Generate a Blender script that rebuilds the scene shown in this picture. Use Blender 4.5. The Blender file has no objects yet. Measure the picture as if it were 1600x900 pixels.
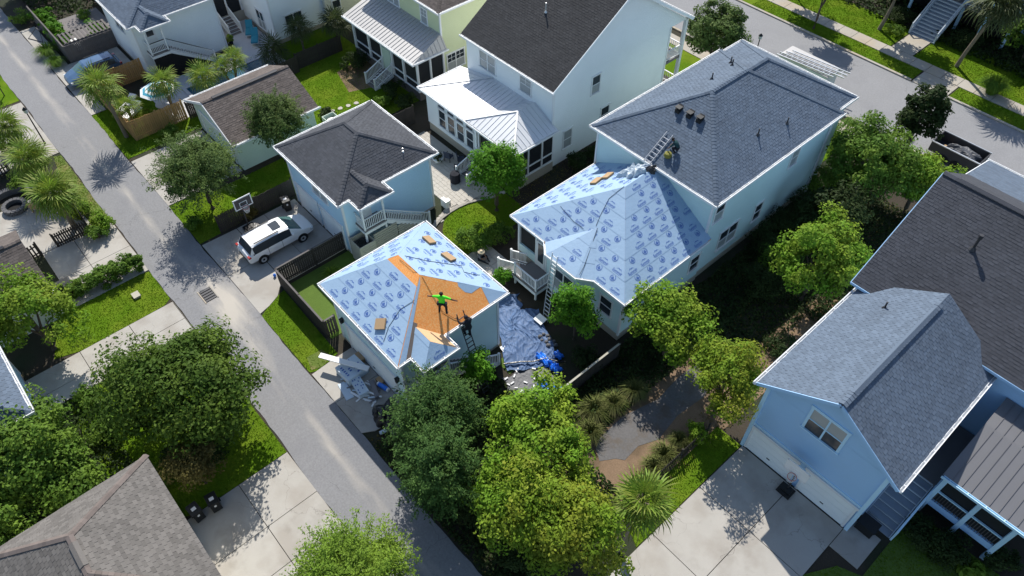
import bpy, math, random
import numpy as np
from mathutils import Vector, Matrix
R = math.radians
S = bpy.context.scene
COL = S.collection
random.seed(7)
RNG = np.random.default_rng(7)
# ---------------------------------------------------------------- camera, sky, sun, exposure
cd = bpy.data.cameras.new('camera'); cam = bpy.data.objects.new('camera', cd); COL.objects.link(cam)
cd.sensor_width = 36; cd.lens = 36 * 1146.7 / 1600; cd.clip_end = 2000; cd.clip_start = .5
cam.location = (0, 0, 37.5); cam.rotation_euler = (R(90 - 49.44), 0, R(48.38))
S.camera = cam
SUN_AZ, SUN_EL = R(-35.5), R(45)          # direction the shadows fall (XY plane), sun height
sdir = Vector((math.cos(SUN_AZ) * math.cos(SUN_EL), math.sin(SUN_AZ) * math.cos(SUN_EL), -math.sin(SUN_EL)))
W = bpy.data.worlds.new('World'); S.world = W; W.use_nodes = True
nt = W.node_tree; sky = nt.nodes.new('ShaderNodeTexSky'); sky.sky_type = 'NISHITA'; sky.sun_disc = False
sky.sun_elevation = SUN_EL; sky.sun_rotation = math.atan2(-sdir.x, -sdir.y)
sky.air_density = 1.0; sky.dust_density = .6; sky.ozone_density = 1.0
nt.nodes['Background'].inputs[1].default_value = .118
nt.links.new(sky.outputs[0], nt.nodes['Background'].inputs[0])
sl = bpy.data.lights.new('sun', 'SUN'); sl.energy = 4.7; sl.angle = R(.5); sl.color = (1, .955, .88)
so = bpy.data.objects.new('sun', sl); COL.objects.link(so)
so.rotation_euler = sdir.to_track_quat('-Z', 'Y').to_euler(); so.location = (-30, 40, 60)
S.view_settings.view_transform = 'Standard'; S.view_settings.look = 'None'
S.view_settings.gamma = 1; S.view_settings.exposure = 0.43; S.view_settings.use_curve_mapping = False
S.cycles.max_bounces = 6; S.cycles.diffuse_bounces = 3; S.cycles.transparent_max_bounces = 6
S.cycles.use_denoising = True

# ---------------------------------------------------------------- materials
def M(name, col, rough=.8, var=.12, ns=1.2, fine=.06, fs=18, isl=0., bump=0., bs=40., metal=0., spec=.3, col2=None,
      c2s=.35, lap=0., trans=0., mix2=(.45, .6), coord='Object'):
    m = bpy.data.materials.new(name); m.use_nodes = True
    n = m.node_tree.nodes; l = m.node_tree.links; b = n['Principled BSDF']
    b.inputs['Roughness'].default_value = rough; b.inputs['Metallic'].default_value = metal
    b.inputs['Specular IOR Level'].default_value = spec
    tc = n.new('ShaderNodeTexCoord'); co = tc.outputs[coord] if coord != 'World' else n.new('ShaderNodeNewGeometry').outputs['Position']
    def noise(sc, det=3):
        t = n.new('ShaderNodeTexNoise'); t.inputs['Scale'].default_value = sc; t.inputs['Detail'].default_value = det
        l.new(co, t.inputs['Vector']); return t.outputs['Fac']
    cur = None
    if col2 is not None:
        mx = n.new('ShaderNodeMix'); mx.data_type = 'RGBA'
        mx.inputs['A'].default_value = (*col, 1); mx.inputs['B'].default_value = (*col2, 1)
        mr = n.new('ShaderNodeMapRange'); mr.inputs['From Min'].default_value = mix2[0]; mr.inputs['From Max'].default_value = mix2[1]
        l.new(noise(c2s, 4), mr.inputs['Value']); l.new(mr.outputs[0], mx.inputs['Factor']); cur = mx.outputs['Result']
    val = None
    def add(sock, amp, base=.5):
        nonlocal val
        k = n.new('ShaderNodeMath'); k.operation = 'MULTIPLY_ADD'; k.inputs[1].default_value = amp * 2; k.inputs[2].default_value = 1 - amp * 2 * base
        l.new(sock, k.inputs[0])
        if val is None: val = k.outputs[0]
        else:
            q = n.new('ShaderNodeMath'); q.operation = 'MULTIPLY'; l.new(val, q.inputs[0]); l.new(k.outputs[0], q.inputs[1]); val = q.outputs[0]
    if var: add(noise(ns, 4), var)
    if fine: add(noise(fs, 2), fine)
    if isl:
        gi = n.new('ShaderNodeNewGeometry'); add(gi.outputs['Random Per Island'], isl)
        oi = n.new('ShaderNodeObjectInfo'); add(oi.outputs['Random'], isl * .3)
    if val is not None:
        mx = n.new('ShaderNodeMix'); mx.data_type = 'RGBA'; mx.blend_type = 'MULTIPLY'; mx.inputs['Factor'].default_value = 1
        if cur is None: mx.inputs['A'].default_value = (*col, 1)
        else: l.new(cur, mx.inputs['A'])
        cc = n.new('ShaderNodeCombineColor'); [l.new(val, cc.inputs[i]) for i in range(3)]
        l.new(cc.outputs[0], mx.inputs['B']); cur = mx.outputs['Result']
    if cur is not None: l.new(cur, b.inputs['Base Color'])
    else: b.inputs['Base Color'].default_value = (*col, 1)
    if bump or lap:
        bn = n.new('ShaderNodeBump'); bn.inputs['Strength'].default_value = bump if bump else .5; bn.inputs['Distance'].default_value = .03
        if lap:
            sx = n.new('ShaderNodeSeparateXYZ'); l.new(co, sx.inputs[0])
            f = n.new('ShaderNodeMath'); f.operation = 'MULTIPLY'; f.inputs[1].default_value = 1 / lap; l.new(sx.outputs['Z'], f.inputs[0])
            g = n.new('ShaderNodeMath'); g.operation = 'FRACT'; l.new(f.outputs[0], g.inputs[0])
            g2 = n.new('ShaderNodeMath'); g2.operation = 'SUBTRACT'; g2.inputs[0].default_value = 1; l.new(g.outputs[0], g2.inputs[1])
            l.new(g2.outputs[0], bn.inputs['Height'])
        else: l.new(noise(bs, 3), bn.inputs['Height'])
        l.new(bn.outputs[0], b.inputs['Normal'])
    if trans:
        t = n.new('ShaderNodeBsdfTranslucent'); ms = n.new('ShaderNodeMixShader'); ms.inputs[0].default_value = trans
        if cur is not None: l.new(cur, t.inputs[0])
        else: t.inputs[0].default_value = (*col, 1)
        l.new(b.outputs[0], ms.inputs[1]); l.new(t.outputs[0], ms.inputs[2]); l.new(ms.outputs[0], n['Material Output'].inputs[0])
    return m

def leafmat(name, c, c2, spec=.12, isl=.24): return M(name, c, .65, var=.25, ns=.9, fine=0, isl=isl, col2=c2, c2s=.55, trans=.34, spec=spec, mix2=(.4, .62))
MT = {}
MT['white'] = M('white_paint', (.78, .79, .79), .5, var=.05, fine=.02)
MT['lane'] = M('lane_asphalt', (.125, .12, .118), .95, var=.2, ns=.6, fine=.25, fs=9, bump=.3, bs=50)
MT['greybrown'] = M('grey_brown_strip', (.17, .14, .12), .9, var=.15, fine=.1)
MT['shin_night'] = M('shingle_charcoal_blue', (.062, .066, .078), .95, var=.2, ns=.45, fine=.12, fs=30, isl=.13, spec=.2, bump=.2, bs=90)
MT['asphalt'] = M('alley_asphalt', (.235, .235, .24), .9, var=.10, ns=.35, fine=.22, fs=9, bump=.25, bs=60)
MT['concrete'] = M('concrete', (.385, .365, .33), .9, var=.13, ns=.5, fine=.05, fs=25, isl=.06, bump=.1, bs=80, col2=(.325, .30, .265), c2s=.45)
MT['concrete_old'] = M('sidewalk_concrete', (.36, .335, .29), .9, var=.13, ns=.6, fine=.06, fs=25, isl=.10, bump=.1, col2=(.36, .31, .24), c2s=.3)
MT['soil'] = M('mulch_soil', (.045, .036, .026), .95, var=.25, ns=.8, fine=.3, fs=14, bump=.6, bs=25, col2=(.026, .032, .016), c2s=.25)
MT['pine'] = M('pine_straw', (.20, .135, .085), .95, var=.2, ns=.8, fine=.3, fs=16, bump=.6, bs=25, col2=(.13, .09, .055), c2s=.6)
MT['lawn'] = M('lawn_grass', (.090, .168, .010), 1., var=.16, ns=.7, fine=.28, fs=22, bump=.9, bs=60, col2=(.130, .19, .016), c2s=.35, spec=.02)
MT['lawn2'] = M('worn_grass', (.12, .17, .03), .95, var=.2, ns=.7, fine=.3, fs=22, bump=.9, bs=60, col2=(.19, .17, .06), c2s=.8)
MT['turf'] = M('turf', (.085, .14, .022), .95, var=.1, ns=.7, fine=.2, fs=22, bump=.6, bs=60)
MT['shin_dark'] = M('shingle_charcoal', (.074, .078, .088), .95, var=.16, ns=.5, fine=.12, fs=30, isl=.13, spec=.2, bump=.2, bs=90)
MT['shin_slate'] = M('shingle_slate', (.110, .142, .188), .95, var=.1, ns=.5, fine=.12, fs=30, isl=.12, spec=.2, bump=.2, bs=90)
MT['shin_black'] = M('shingle_weathered', (.050, .050, .052), .95, var=.25, ns=.45, fine=.12, fs=30, isl=.13, spec=.2, bump=.2, bs=90)
MT['shin_brown'] = M('shingle_brown', (.125, .106, .096), .95, var=.12, ns=.5, fine=.12, fs=30, isl=.20, spec=.2, bump=.2, bs=90)
MT['shin_taupe'] = M('shingle_taupe', (.138, .128, .118), .95, var=.12, ns=.5, fine=.14, fs=30, isl=.18, spec=.2, bump=.2, bs=90)
MT['shin_cap'] = M('shingle_ridge_rust', (.155, .128, .115), .95, var=.12, ns=2, fine=.12, isl=.15)
MT['under'] = M('underlayment', (.300, .425, .565), .55, var=.08, ns=.8, fine=.05, fs=12, bump=.35, bs=5, spec=.35)
MT['print'] = M('blue_print', (.07, .145, .42), .6, var=.1, fine=0)
MT['osb'] = M('osb', (.80, .30, .075), .85, var=.1, ns=1., fine=.26, fs=26, isl=.07, col2=(.80, .40, .14), c2s=12., bump=.2, bs=70)
MT['osb2'] = M('osb_pale', (.58, .38, .21), .85, var=.1, fine=.2, fs=26, isl=.1)
MT['metalroof'] = M('galvalume_roof', (.66, .67, .68), .42, var=.05, fine=.03, metal=.25, spec=.5)
MT['metalgrey'] = M('grey_metal_roof', (.42, .41, .40), .5, var=.06, fine=.03, metal=.2, spec=.5)
MT['metaldark'] = M('dark_metal_roof', (.15, .15, .158), .5, var=.06, fine=.03, metal=.15, spec=.5)
MT['sideblue'] = M('siding_pale_blue', (.50, .72, .88), .7, var=.05, ns=.6, fine=.02, lap=.18)
MT['sideaqua'] = M('siding_pale_aqua', (.62, .80, .80), .7, var=.05, ns=.6, fine=.02, lap=.18)
MT['sidewhite'] = M('siding_white', (.84, .88, .88), .7, var=.05, ns=.6, fine=.02, lap=.18)
MT['sidecream'] = M('siding_cream', (.66, .66, .58), .7, var=.05, ns=.6, fine=.02, lap=.18)
MT['sideyellow'] = M('siding_yellow_green', (.62, .67, .42), .7, var=.05, ns=.6, fine=.02, lap=.18)
MT['sidegreen'] = M('siding_sage', (.52, .62, .52), .7, var=.05, ns=.6, fine=.02, lap=.18)
MT['sidegrey'] = M('siding_blue_grey', (.36, .57, .82), .7, var=.05, ns=.6, fine=.02, lap=.18)
MT['found'] = M('foundation_stucco', (.42, .38, .31), .9, var=.1, fine=.1)
MT['autoglass'] = M('windscreen_glass', (.06, .13, .125), .08, var=.3, ns=3, fine=0, spec=.7)
MT['glass'] = M('window_glass', (.035, .045, .055), .08, var=0, fine=0, spec=.6)
MT['blind'] = M('window_blind', (.34, .36, .36), .35, var=.1, ns=2., fine=0, spec=.6)
MT['screen'] = M('porch_screen', (.02, .022, .025), .6, var=.1, fine=0)
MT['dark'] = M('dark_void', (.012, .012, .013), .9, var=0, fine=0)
MT['black'] = M('black_plastic', (.016, .017, .018), .45, var=.1, fine=0)
MT['blackbag'] = M('black_sheet_plastic', (.012, .012, .014), .3, var=.1, fine=0, bump=.6, bs=8, spec=.5)
MT['rubber'] = M('rubber', (.015, .015, .015), .8, var=0, fine=0)
MT['fencedark'] = M('fence_dark_boards', (.042, .036, .032), .85, var=.2, ns=2, fine=.2, isl=.25)
MT['fencegrey'] = M('fence_grey_boards', (.115, .105, .10), .85, var=.2, ns=2, fine=.2, isl=.2)
MT['cedar'] = M('fence_cedar_boards', (.40, .24, .095), .8, var=.22, ns=2, fine=.2, fs=14, isl=.25)
MT['beige'] = M('beige_slats', (.40, .38, .31), .75, var=.06, fine=.03)
MT['alu'] = M('aluminium', (.62, .63, .64), .35, var=.05, fine=0, metal=.6, spec=.5)
MT['steel'] = M('dark_steel', (.06, .06, .065), .5, var=.1, fine=0, metal=.3)
MT['bark'] = M('bark', (.11, .085, .065), .95, var=.25, ns=3, fine=.3, bump=.8, bs=15)
MT['palmbark'] = M('palm_bark', (.20, .165, .12), .95, var=.25, ns=3, fine=.3, bump=.8, bs=12)
MT['l_oak'] = leafmat('leaf_oak', (.062, .115, .016), (.105, .165, .022))
MT['l_mid'] = leafmat('leaf_mid', (.092, .18, .024), (.145, .235, .03))
MT['l_bright'] = leafmat('leaf_bright', (.085, .23, .016), (.13, .29, .02))
MT['l_crape'] = leafmat('leaf_crape', (.145, .275, .022), (.215, .295, .03))
MT['l_crape2'] = leafmat('leaf_crape_olive', (.17, .275, .022), (.25, .28, .03))
MT['l_feather'] = leafmat('leaf_feather', (.085, .14, .038), (.13, .19, .048))
MT['l_cedar'] = leafmat('leaf_cedar', (.062, .128, .032), (.095, .175, .04))
MT['l_light'] = leafmat('leaf_light', (.15, .25, .028), (.20, .30, .036))
MT['l_brown'] = leafmat('leaf_brown', (.12, .10, .028), (.15, .13, .04))
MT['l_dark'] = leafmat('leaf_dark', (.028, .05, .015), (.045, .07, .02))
MT['l_palm'] = leafmat('leaf_palm', (.15, .26, .024), (.26, .29, .04), spec=.4)
MT['l_palmdk'] = leafmat('leaf_palm_dark', (.06, .085, .025), (.09, .11, .035), spec=.4)
MT['l_grass'] = leafmat('leaf_ornamental_grass', (.13, .16, .04), (.20, .19, .08))
MT['paintwhite'] = M('car_white', (.80, .80, .80), .22, var=0, fine=0, spec=.6)
MT['paintblue'] = M('car_blue', (.075, .14, .24), .22, var=0, fine=0, spec=.7, metal=.3)
MT['red'] = M('red_lens', (.35, .02, .02), .2, var=0, fine=0, spec=.6)
MT['lens'] = M('clear_lens', (.6, .62, .64), .15, var=0, fine=0, spec=.7)
MT['skin'] = M('skin', (.30, .17, .11), .6, var=0, fine=0)
MT['skin2'] = M('skin_brown', (.14, .075, .045), .6, var=0, fine=0)
MT['lime'] = M('hi_vis_green', (.10, .85, .03), .7, var=.08, ns=4, fine=0)
MT['navy'] = M('dark_cloth', (.016, .017, .024), .9, var=.2, fine=0)
MT['jeans'] = M('blue_cloth', (.05, .06, .09), .9, var=.2, fine=0)
MT['khaki'] = M('khaki_cloth', (.16, .12, .085), .9, var=.2, fine=0)
MT['teal'] = M('teal_cloth', (.02, .06, .065), .9, var=.2, fine=0)
MT['yellow'] = M('yellow_cloth', (.20, .19, .04), .8, var=.2, fine=0)
MT['greycloth'] = M('grey_cloth', (.20, .19, .20), .9, var=.2, fine=0)
MT['whitecloth'] = M('white_cloth', (.72, .72, .72), .9, var=.1, fine=0)
MT['straw'] = M('straw', (.66, .54, .36), .85, var=.1, fine=.1)
MT['hair'] = M('dark_hair', (.012, .01, .01), .7, var=0, fine=0)
MT['tarp'] = M('grey_tarp', (.075, .13, .25), .6, var=.4, ns=2.5, fine=.3, fs=9, spec=.3, bump=.5, bs=7)
MT['tarpdk'] = M('dark_tarp', (.06, .064, .075), .6, var=.3, ns=2.5, fine=.12, fs=9, spec=.6, bump=.7, bs=6)
MT['tarpblue'] = M('blue_tarp', (.02, .19, .74), .35, var=.15, ns=3, fine=0, spec=.6, bump=.6, bs=7)
MT['silver'] = M('silver_sheet', (.45, .52, .58), .3, var=.25, ns=4, fine=.1, spec=.7, bump=.7, bs=8)
MT['paver'] = M('paver', (.42, .39, .345), .9, var=.1, ns=.8, fine=.08, isl=.10)
MT['paverdk'] = M('paver_border', (.30, .28, .25), .9, var=.1, fine=.08, isl=.12)
MT['deck'] = M('grey_deck_boards', (.185, .17, .165), .85, var=.1, fine=.1, isl=.12)
MT['coping'] = M('pale_pool_deck', (.50, .50, .52), .85, var=.06, fine=.05)
MT['water'] = M('pool_water', (.025, .09, .14), .06, var=.15, ns=2, fine=0, spec=.6, bump=.15, bs=6)
MT['cushion'] = M('turquoise_cushion', (.04, .26, .36), .8, var=.08, fine=0)
MT['stripe'] = M('parasol_turquoise', (.06, .32, .46), .8, var=.06, fine=0)
MT['stone'] = M('fire_pit_stone', (.105, .105, .11), .9, var=.2, fine=.2, isl=.2)
MT['carton'] = M('carton', (.40, .27, .15), .85, var=.08, fine=.05)
MT['tan'] = M('tan_wood', (.42, .28, .16), .8, var=.12, fine=.1)
MT['pinkred'] = M('pale_red', (.5, .2, .17), .8, var=.1, fine=0)
MT['ice'] = M('foam_white_blue', (.55, .64, .72), .7, var=.08, ns=3, fine=.05)
MT['stairgrey'] = M('stair_grey_paint', (.50, .56, .62), .6, var=.06, fine=.03)
MT['stairtread'] = M('stair_tread_paint', (.27, .31, .36), .7, var=.1, fine=.05)
MT['truck'] = M('van_body_paint', (.52, .60, .57), .4, var=.04, fine=0)

def cracks(mat, scale, width, amt, col=(.05, .05, .05)):      # thin irregular cracks, patchy
    n = mat.node_tree.nodes; l = mat.node_tree.links; b = n['Principled BSDF']; src = b.inputs['Base Color'].links[0].from_socket
    geo = n.new('ShaderNodeNewGeometry'); dn = n.new('ShaderNodeTexNoise'); dn.inputs['Scale'].default_value = 1.3; dn.inputs['Detail'].default_value = 4; l.new(geo.outputs['Position'], dn.inputs['Vector'])
    va = n.new('ShaderNodeVectorMath'); va.operation = 'ADD'; l.new(geo.outputs['Position'], va.inputs[0]); l.new(dn.outputs['Color'], va.inputs[1])
    v = n.new('ShaderNodeTexVoronoi'); v.feature = 'DISTANCE_TO_EDGE'; v.inputs['Scale'].default_value = scale; l.new(va.outputs[0], v.inputs['Vector'])
    mr = n.new('ShaderNodeMapRange'); mr.inputs['From Min'].default_value = width; mr.inputs['From Max'].default_value = 0; l.new(v.outputs['Distance'], mr.inputs['Value'])
    m2 = n.new('ShaderNodeTexNoise'); m2.inputs['Scale'].default_value = .22; l.new(geo.outputs['Position'], m2.inputs['Vector']); mk = n.new('ShaderNodeMapRange'); mk.inputs['From Min'].default_value = .48; mk.inputs['From Max'].default_value = .62; l.new(m2.outputs['Fac'], mk.inputs['Value'])
    mu = n.new('ShaderNodeMath'); mu.operation = 'MULTIPLY'; l.new(mr.outputs[0], mu.inputs[0]); l.new(mk.outputs[0], mu.inputs[1]); m3 = n.new('ShaderNodeMath'); m3.operation = 'MULTIPLY'; m3.inputs[1].default_value = amt; l.new(mu.outputs[0], m3.inputs[0])
    mx = n.new('ShaderNodeMix'); mx.data_type = 'RGBA'; l.new(src, mx.inputs['A']); mx.inputs['B'].default_value = (*col, 1); l.new(m3.outputs[0], mx.inputs['Factor']); l.new(mx.outputs['Result'], b.inputs['Base Color'])
def blotch(mat, scale, lo, hi, amt, col):                       # stains with a shape of their own
    n = mat.node_tree.nodes; l = mat.node_tree.links; b = n['Principled BSDF']; src = b.inputs['Base Color'].links[0].from_socket
    geo = n.new('ShaderNodeNewGeometry'); t = n.new('ShaderNodeTexNoise'); t.inputs['Scale'].default_value = scale; t.inputs['Detail'].default_value = 7; t.inputs['Roughness'].default_value = .65; l.new(geo.outputs['Position'], t.inputs['Vector'])
    mr = n.new('ShaderNodeMapRange'); mr.inputs['From Min'].default_value = lo; mr.inputs['From Max'].default_value = hi; mr.inputs['To Max'].default_value = amt; l.new(t.outputs['Fac'], mr.inputs['Value'])
    mx = n.new('ShaderNodeMix'); mx.data_type = 'RGBA'; l.new(src, mx.inputs['A']); mx.inputs['B'].default_value = (*col, 1); l.new(mr.outputs[0], mx.inputs['Factor']); l.new(mx.outputs['Result'], b.inputs['Base Color'])
for k in ('concrete', 'concrete_old'): blotch(MT[k], .55, .55, .75, .45, (.20, .18, .15)); cracks(MT[k], .35, .006, .7, (.12, .11, .10))
blotch(MT['asphalt'], .3, .52, .7, .4, (.17, .17, .18)); cracks(MT['asphalt'], .3, .006, .6)
blotch(MT['lane'], .8, .5, .68, .7, (.11, .085, .06))
for k in ('shin_dark', 'shin_slate', 'shin_night', 'shin_black', 'shin_brown', 'shin_taupe'): blotch(MT[k], .45, .5, .75, .2, (.03, .03, .03))
for k in ('lawn',): blotch(MT[k], .7, .55, .78, .3, (.15, .17, .02))
for k in ('sideblue', 'sideaqua', 'sidewhite', 'sidegrey', 'sideyellow'): blotch(MT[k], .5, .55, .8, .12, (.40, .42, .40))
# ---------------------------------------------------------------- geometry helpers
def off(p):
    v = Vector((0, 0, 0))
    while p is not None: v += p.location; p = p.parent
    return v
def link(o, parent=None):
    COL.objects.link(o)
    if parent is not None: o.parent = parent
    return o
def tag(o, label=None, cat=None, group=None, kind=None):
    if label: o['label'] = label
    if cat: o['category'] = cat
    if group: o['group'] = group
    if kind: o['kind'] = kind
    return o
def thing(name, label, cat, loc=(0, 0, 0), group=None):
    o = bpy.data.objects.new(name, None); o.empty_display_size = .2; o.location = loc; link(o)
    return tag(o, label, cat, group)
def inst(name, me, parent=None, loc=(0, 0, 0), rot=(0, 0, 0), sc=None, basis=None):
    o = bpy.data.objects.new(name, me); link(o, parent)
    if basis is not None: o.matrix_basis = basis
    else:
        o.location = Vector(loc) - (off(parent) if parent else Vector((0, 0, 0))); o.rotation_euler = rot
        if sc is not None: o.scale = sc if hasattr(sc, '__len__') else (sc,) * 3
    return o
class MB:
    def __init__(s): s.v = []; s.f = []; s.mi = []
    def add(s, pts, faces, mi=0):
        k = len(s.v); s.v.extend([tuple(p) for p in pts]); s.f.extend([tuple(i + k for i in f) for f in faces]); s.mi.extend([mi] * len(faces)); return s
    def box(s, x0, x1, y0, y1, z0, z1, mi=0):
        return s.add([(x0, y0, z0), (x1, y0, z0), (x1, y1, z0), (x0, y1, z0), (x0, y0, z1), (x1, y0, z1), (x1, y1, z1), (x0, y1, z1)],
                     [(0, 3, 2, 1), (4, 5, 6, 7), (0, 1, 5, 4), (1, 2, 6, 5), (2, 3, 7, 6), (3, 0, 4, 7)], mi)
    def obox(s, c, a, b, d, mi=0):
        c, a, b, d = Vector(c), Vector(a), Vector(b), Vector(d)
        P = [c - a - b - d, c + a - b - d, c + a + b - d, c - a + b - d, c - a - b + d, c + a - b + d, c + a + b + d, c - a + b + d]
        return s.add(P, [(0, 3, 2, 1), (4, 5, 6, 7), (0, 1, 5, 4), (1, 2, 6, 5), (2, 3, 7, 6), (3, 0, 4, 7)], mi)
    def bar(s, p, q, w, h, up=(0, 0, 1), mi=0):
        p, q = Vector(p), Vector(q); a = (q - p) / 2; t = a.normalized(); sd = t.cross(Vector(up))
        if sd.length < 1e-4: sd = t.cross(Vector((1, 0, 0)))
        sd.normalize(); u = sd.cross(t)
        return s.obox((p + q) / 2, a, sd * w / 2, u * h / 2, mi)
    def prism(s, poly, d, mi=0):
        n = len(poly); d = Vector(d); P = [Vector(p) for p in poly]
        return s.add(P + [p + d for p in P], [tuple(range(n)), tuple(range(2 * n - 1, n - 1, -1))] + [(i, i + n, (i + 1) % n + n, (i + 1) % n) for i in range(n)], mi)
    def tube(s, pts, rads, n=7, mi=0):
        pts = [Vector(p) for p in pts]; k = len(s.v)
        if not hasattr(rads, '__len__'): rads = [rads] * len(pts)
        for i, p in enumerate(pts):
            t = (pts[min(i + 1, len(pts) - 1)] - pts[max(i - 1, 0)]).normalized()
            a = t.cross(Vector((0, 0, 1))); a = t.cross(Vector((1, 0, 0))) if a.length < .05 else a; a.normalize(); b = t.cross(a)
            for j in range(n): s.v.append(tuple(p + (a * math.cos(2 * math.pi * j / n) + b * math.sin(2 * math.pi * j / n)) * rads[i]))
        F = []
        for i in range(len(pts) - 1):
            for j in range(n): F.append((k + i * n + j, k + i * n + (j + 1) % n, k + (i + 1) * n + (j + 1) % n, k + (i + 1) * n + j))
        F.append(tuple(k + j for j in range(n - 1, -1, -1))); F.append(tuple(k + (len(pts) - 1) * n + j for j in range(n)))
        s.f += F; s.mi += [mi] * len(F); return s
    def lathe(s, prof, n=14, c=(0, 0, 0), mi=0, ax='z'):
        k = len(s.v)
        for r, z in prof:
            for j in range(n):
                a = 2 * math.pi * j / n
                s.v.append((c[0] + r * math.cos(a), c[1] + r * math.sin(a), c[2] + z) if ax == 'z' else (c[0] + r * math.cos(a), c[1] + z, c[2] + r * math.sin(a)))
        F = []
        for i in range(len(prof) - 1):
            for j in range(n): F.append((k + i * n + j, k + i * n + (j + 1) % n, k + (i + 1) * n + (j + 1) % n, k + (i + 1) * n + j))
        if prof[0][0] > .001: F.append(tuple(k + j for j in range(n - 1, -1, -1)))
        if prof[-1][0] > .001: F.append(tuple(k + (len(prof) - 1) * n + j for j in range(n)))
        s.f += F; s.mi += [mi] * len(F); return s
    def mesh(s, name, mats, o=(0, 0, 0), smooth=False):
        me = bpy.data.meshes.new(name); o = Vector(o)
        me.from_pydata([(p[0] - o.x, p[1] - o.y, p[2] - o.z) for p in s.v], [], s.f)
        mats = mats if isinstance(mats, (list, tuple)) else [mats]
        for m in mats: me.materials.append(MT[m] if isinstance(m, str) else m)
        if len(mats) > 1: me.polygons.foreach_set('material_index', s.mi)
        if smooth: me.polygons.foreach_set('use_smooth', [True] * len(s.f))
        me.update(); return me
    def build(s, name, mats, parent=None, smooth=False, loc=None):
        o = off(parent) if loc is None else Vector(loc)
        ob = bpy.data.objects.new(name, s.mesh(name, mats, o, smooth)); link(ob, parent)
        if parent is None and loc is not None: ob.location = loc
        return ob
def base_of(mb):
    a = np.array(mb.v); return ((a[:, 0].min() + a[:, 0].max()) / 2, (a[:, 1].min() + a[:, 1].max()) / 2, a[:, 2].min())
def single(name, mb, mats, label, cat, group=None, smooth=False):
    return tag(mb.build(name, mats, None, smooth, base_of(mb)), label, cat, group)
def area2(P): return .5 * sum(P[i][0] * P[(i + 1) % len(P)][1] - P[(i + 1) % len(P)][0] * P[i][1] for i in range(len(P)))
def clip(sub, con):
    out = sub
    for i in range(len(con)):
        a, b = con[i], con[(i + 1) % len(con)]; ex, ey = b[0] - a[0], b[1] - a[1]
        inp = out; out = []
        if not inp: return []
        for j in range(len(inp)):
            p, q = inp[j], inp[(j + 1) % len(inp)]
            dp = ex * (p[1] - a[1]) - ey * (p[0] - a[0]); dq = ex * (q[1] - a[1]) - ey * (q[0] - a[0])
            if dp >= 0: out.append(p)
            if (dp >= 0) != (dq >= 0):
                t = dp / (dp - dq); out.append((p[0] + t * (q[0] - p[0]), p[1] + t * (q[1] - p[1])))
    return out
class Face:                                 # a planar convex roof face; its first edge is the eave
    def __init__(s, pts):
        s.P = [Vector(p) for p in pts]; s.o = s.P[0]; s.u = (s.P[1] - s.P[0]).normalized()
        nn = Vector((0, 0, 0))
        for p in s.P[2:]:
            c = s.u.cross(p - s.o)
            if c.length > nn.length: nn = c
        s.n = nn.normalized()
        if s.n.z < 0: s.n = -s.n
        s.v = s.n.cross(s.u); s.q = [s.to2(p) for p in s.P]
        if area2(s.q) < 0: s.q = s.q[::-1]
    def to2(s, p): d = Vector(p) - s.o; return (d.dot(s.u), d.dot(s.v))
    def at(s, a, b, h=0): return s.o + s.u * a + s.v * b + s.n * h
    def bounds(s): xs = [p[0] for p in s.q]; ys = [p[1] for p in s.q]; return min(xs), max(xs), min(ys), max(ys)
    def inside(s, a, b, m=0):
        for i in range(len(s.q)):
            p, q = s.q[i], s.q[(i + 1) % len(s.q)]; ex, ey = q[0] - p[0], q[1] - p[1]; L = math.hypot(ex, ey)
            if L > 1e-6 and (ex * (b - p[1]) - ey * (a - p[0])) / L < m: return False
        return True
def shingles(mb, F, expo=.2, tab=.33, seed=0):
    rnd = random.Random(seed); x0, x1, y0, y1 = F.bounds(); r = 0; b = y0
    while b < y1 - .01:
        a = x0 - (r % 2) * tab * .5 - rnd.random() * .1
        while a < x1:
            w = tab; g = .009
            rect = [(a + g, b), (a + w - g, b), (a + w - g, b + expo), (a + g, b + expo)]
            if not all(F.inside(*p) for p in rect): rect = clip(rect, F.q)
            if len(rect) > 2 and abs(area2(rect)) > .001:
                k = .007 if rnd.random() < .6 else .015; n = len(rect)
                top = [F.at(p[0], p[1], .006 + k * (1 - (p[1] - b) / expo)) for p in rect]
                bot = [F.at(p[0], p[1], -.01) for p in rect]
                mb.add(top + bot, [tuple(range(n))] + [(i, i + n, (i + 1) % n + n, (i + 1) % n) for i in range(n) if not (rect[i][1] > b + expo * .98 and rect[(i + 1) % n][1] > b + expo * .98)])
            a += w
        b += expo; r += 1
def caps(mb, p, q, w=.16, step=.24, seed=0):  # overlapping ridge or hip caps along a line
    p, q = Vector(p), Vector(q); L = (q - p).length; t = (q - p) / L; sd = t.cross(Vector((0, 0, 1))).normalized(); up = sd.cross(t)
    n = max(1, int(L / step))
    for i in range(n):
        a = p + t * (L * i / n); b = p + t * (L * (i + 1.0) / n)
        h0, h1 = .075, .055
        P = [a + up * h0, a + sd * w + up * (h0 - w * .42), b + sd * w + up * (h1 - w * .42), b + up * h1, a - sd * w + up * (h0 - w * .42), b - sd * w + up * (h1 - w * .42)]
        P2 = [x - up * .05 for x in P]
        mb.add(P + P2, [(0, 1, 2, 3), (4, 0, 3, 5), (0, 6, 7, 1), (0, 4, 10, 6), (1, 7, 8, 2), (5, 11, 10, 4)])

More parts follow.
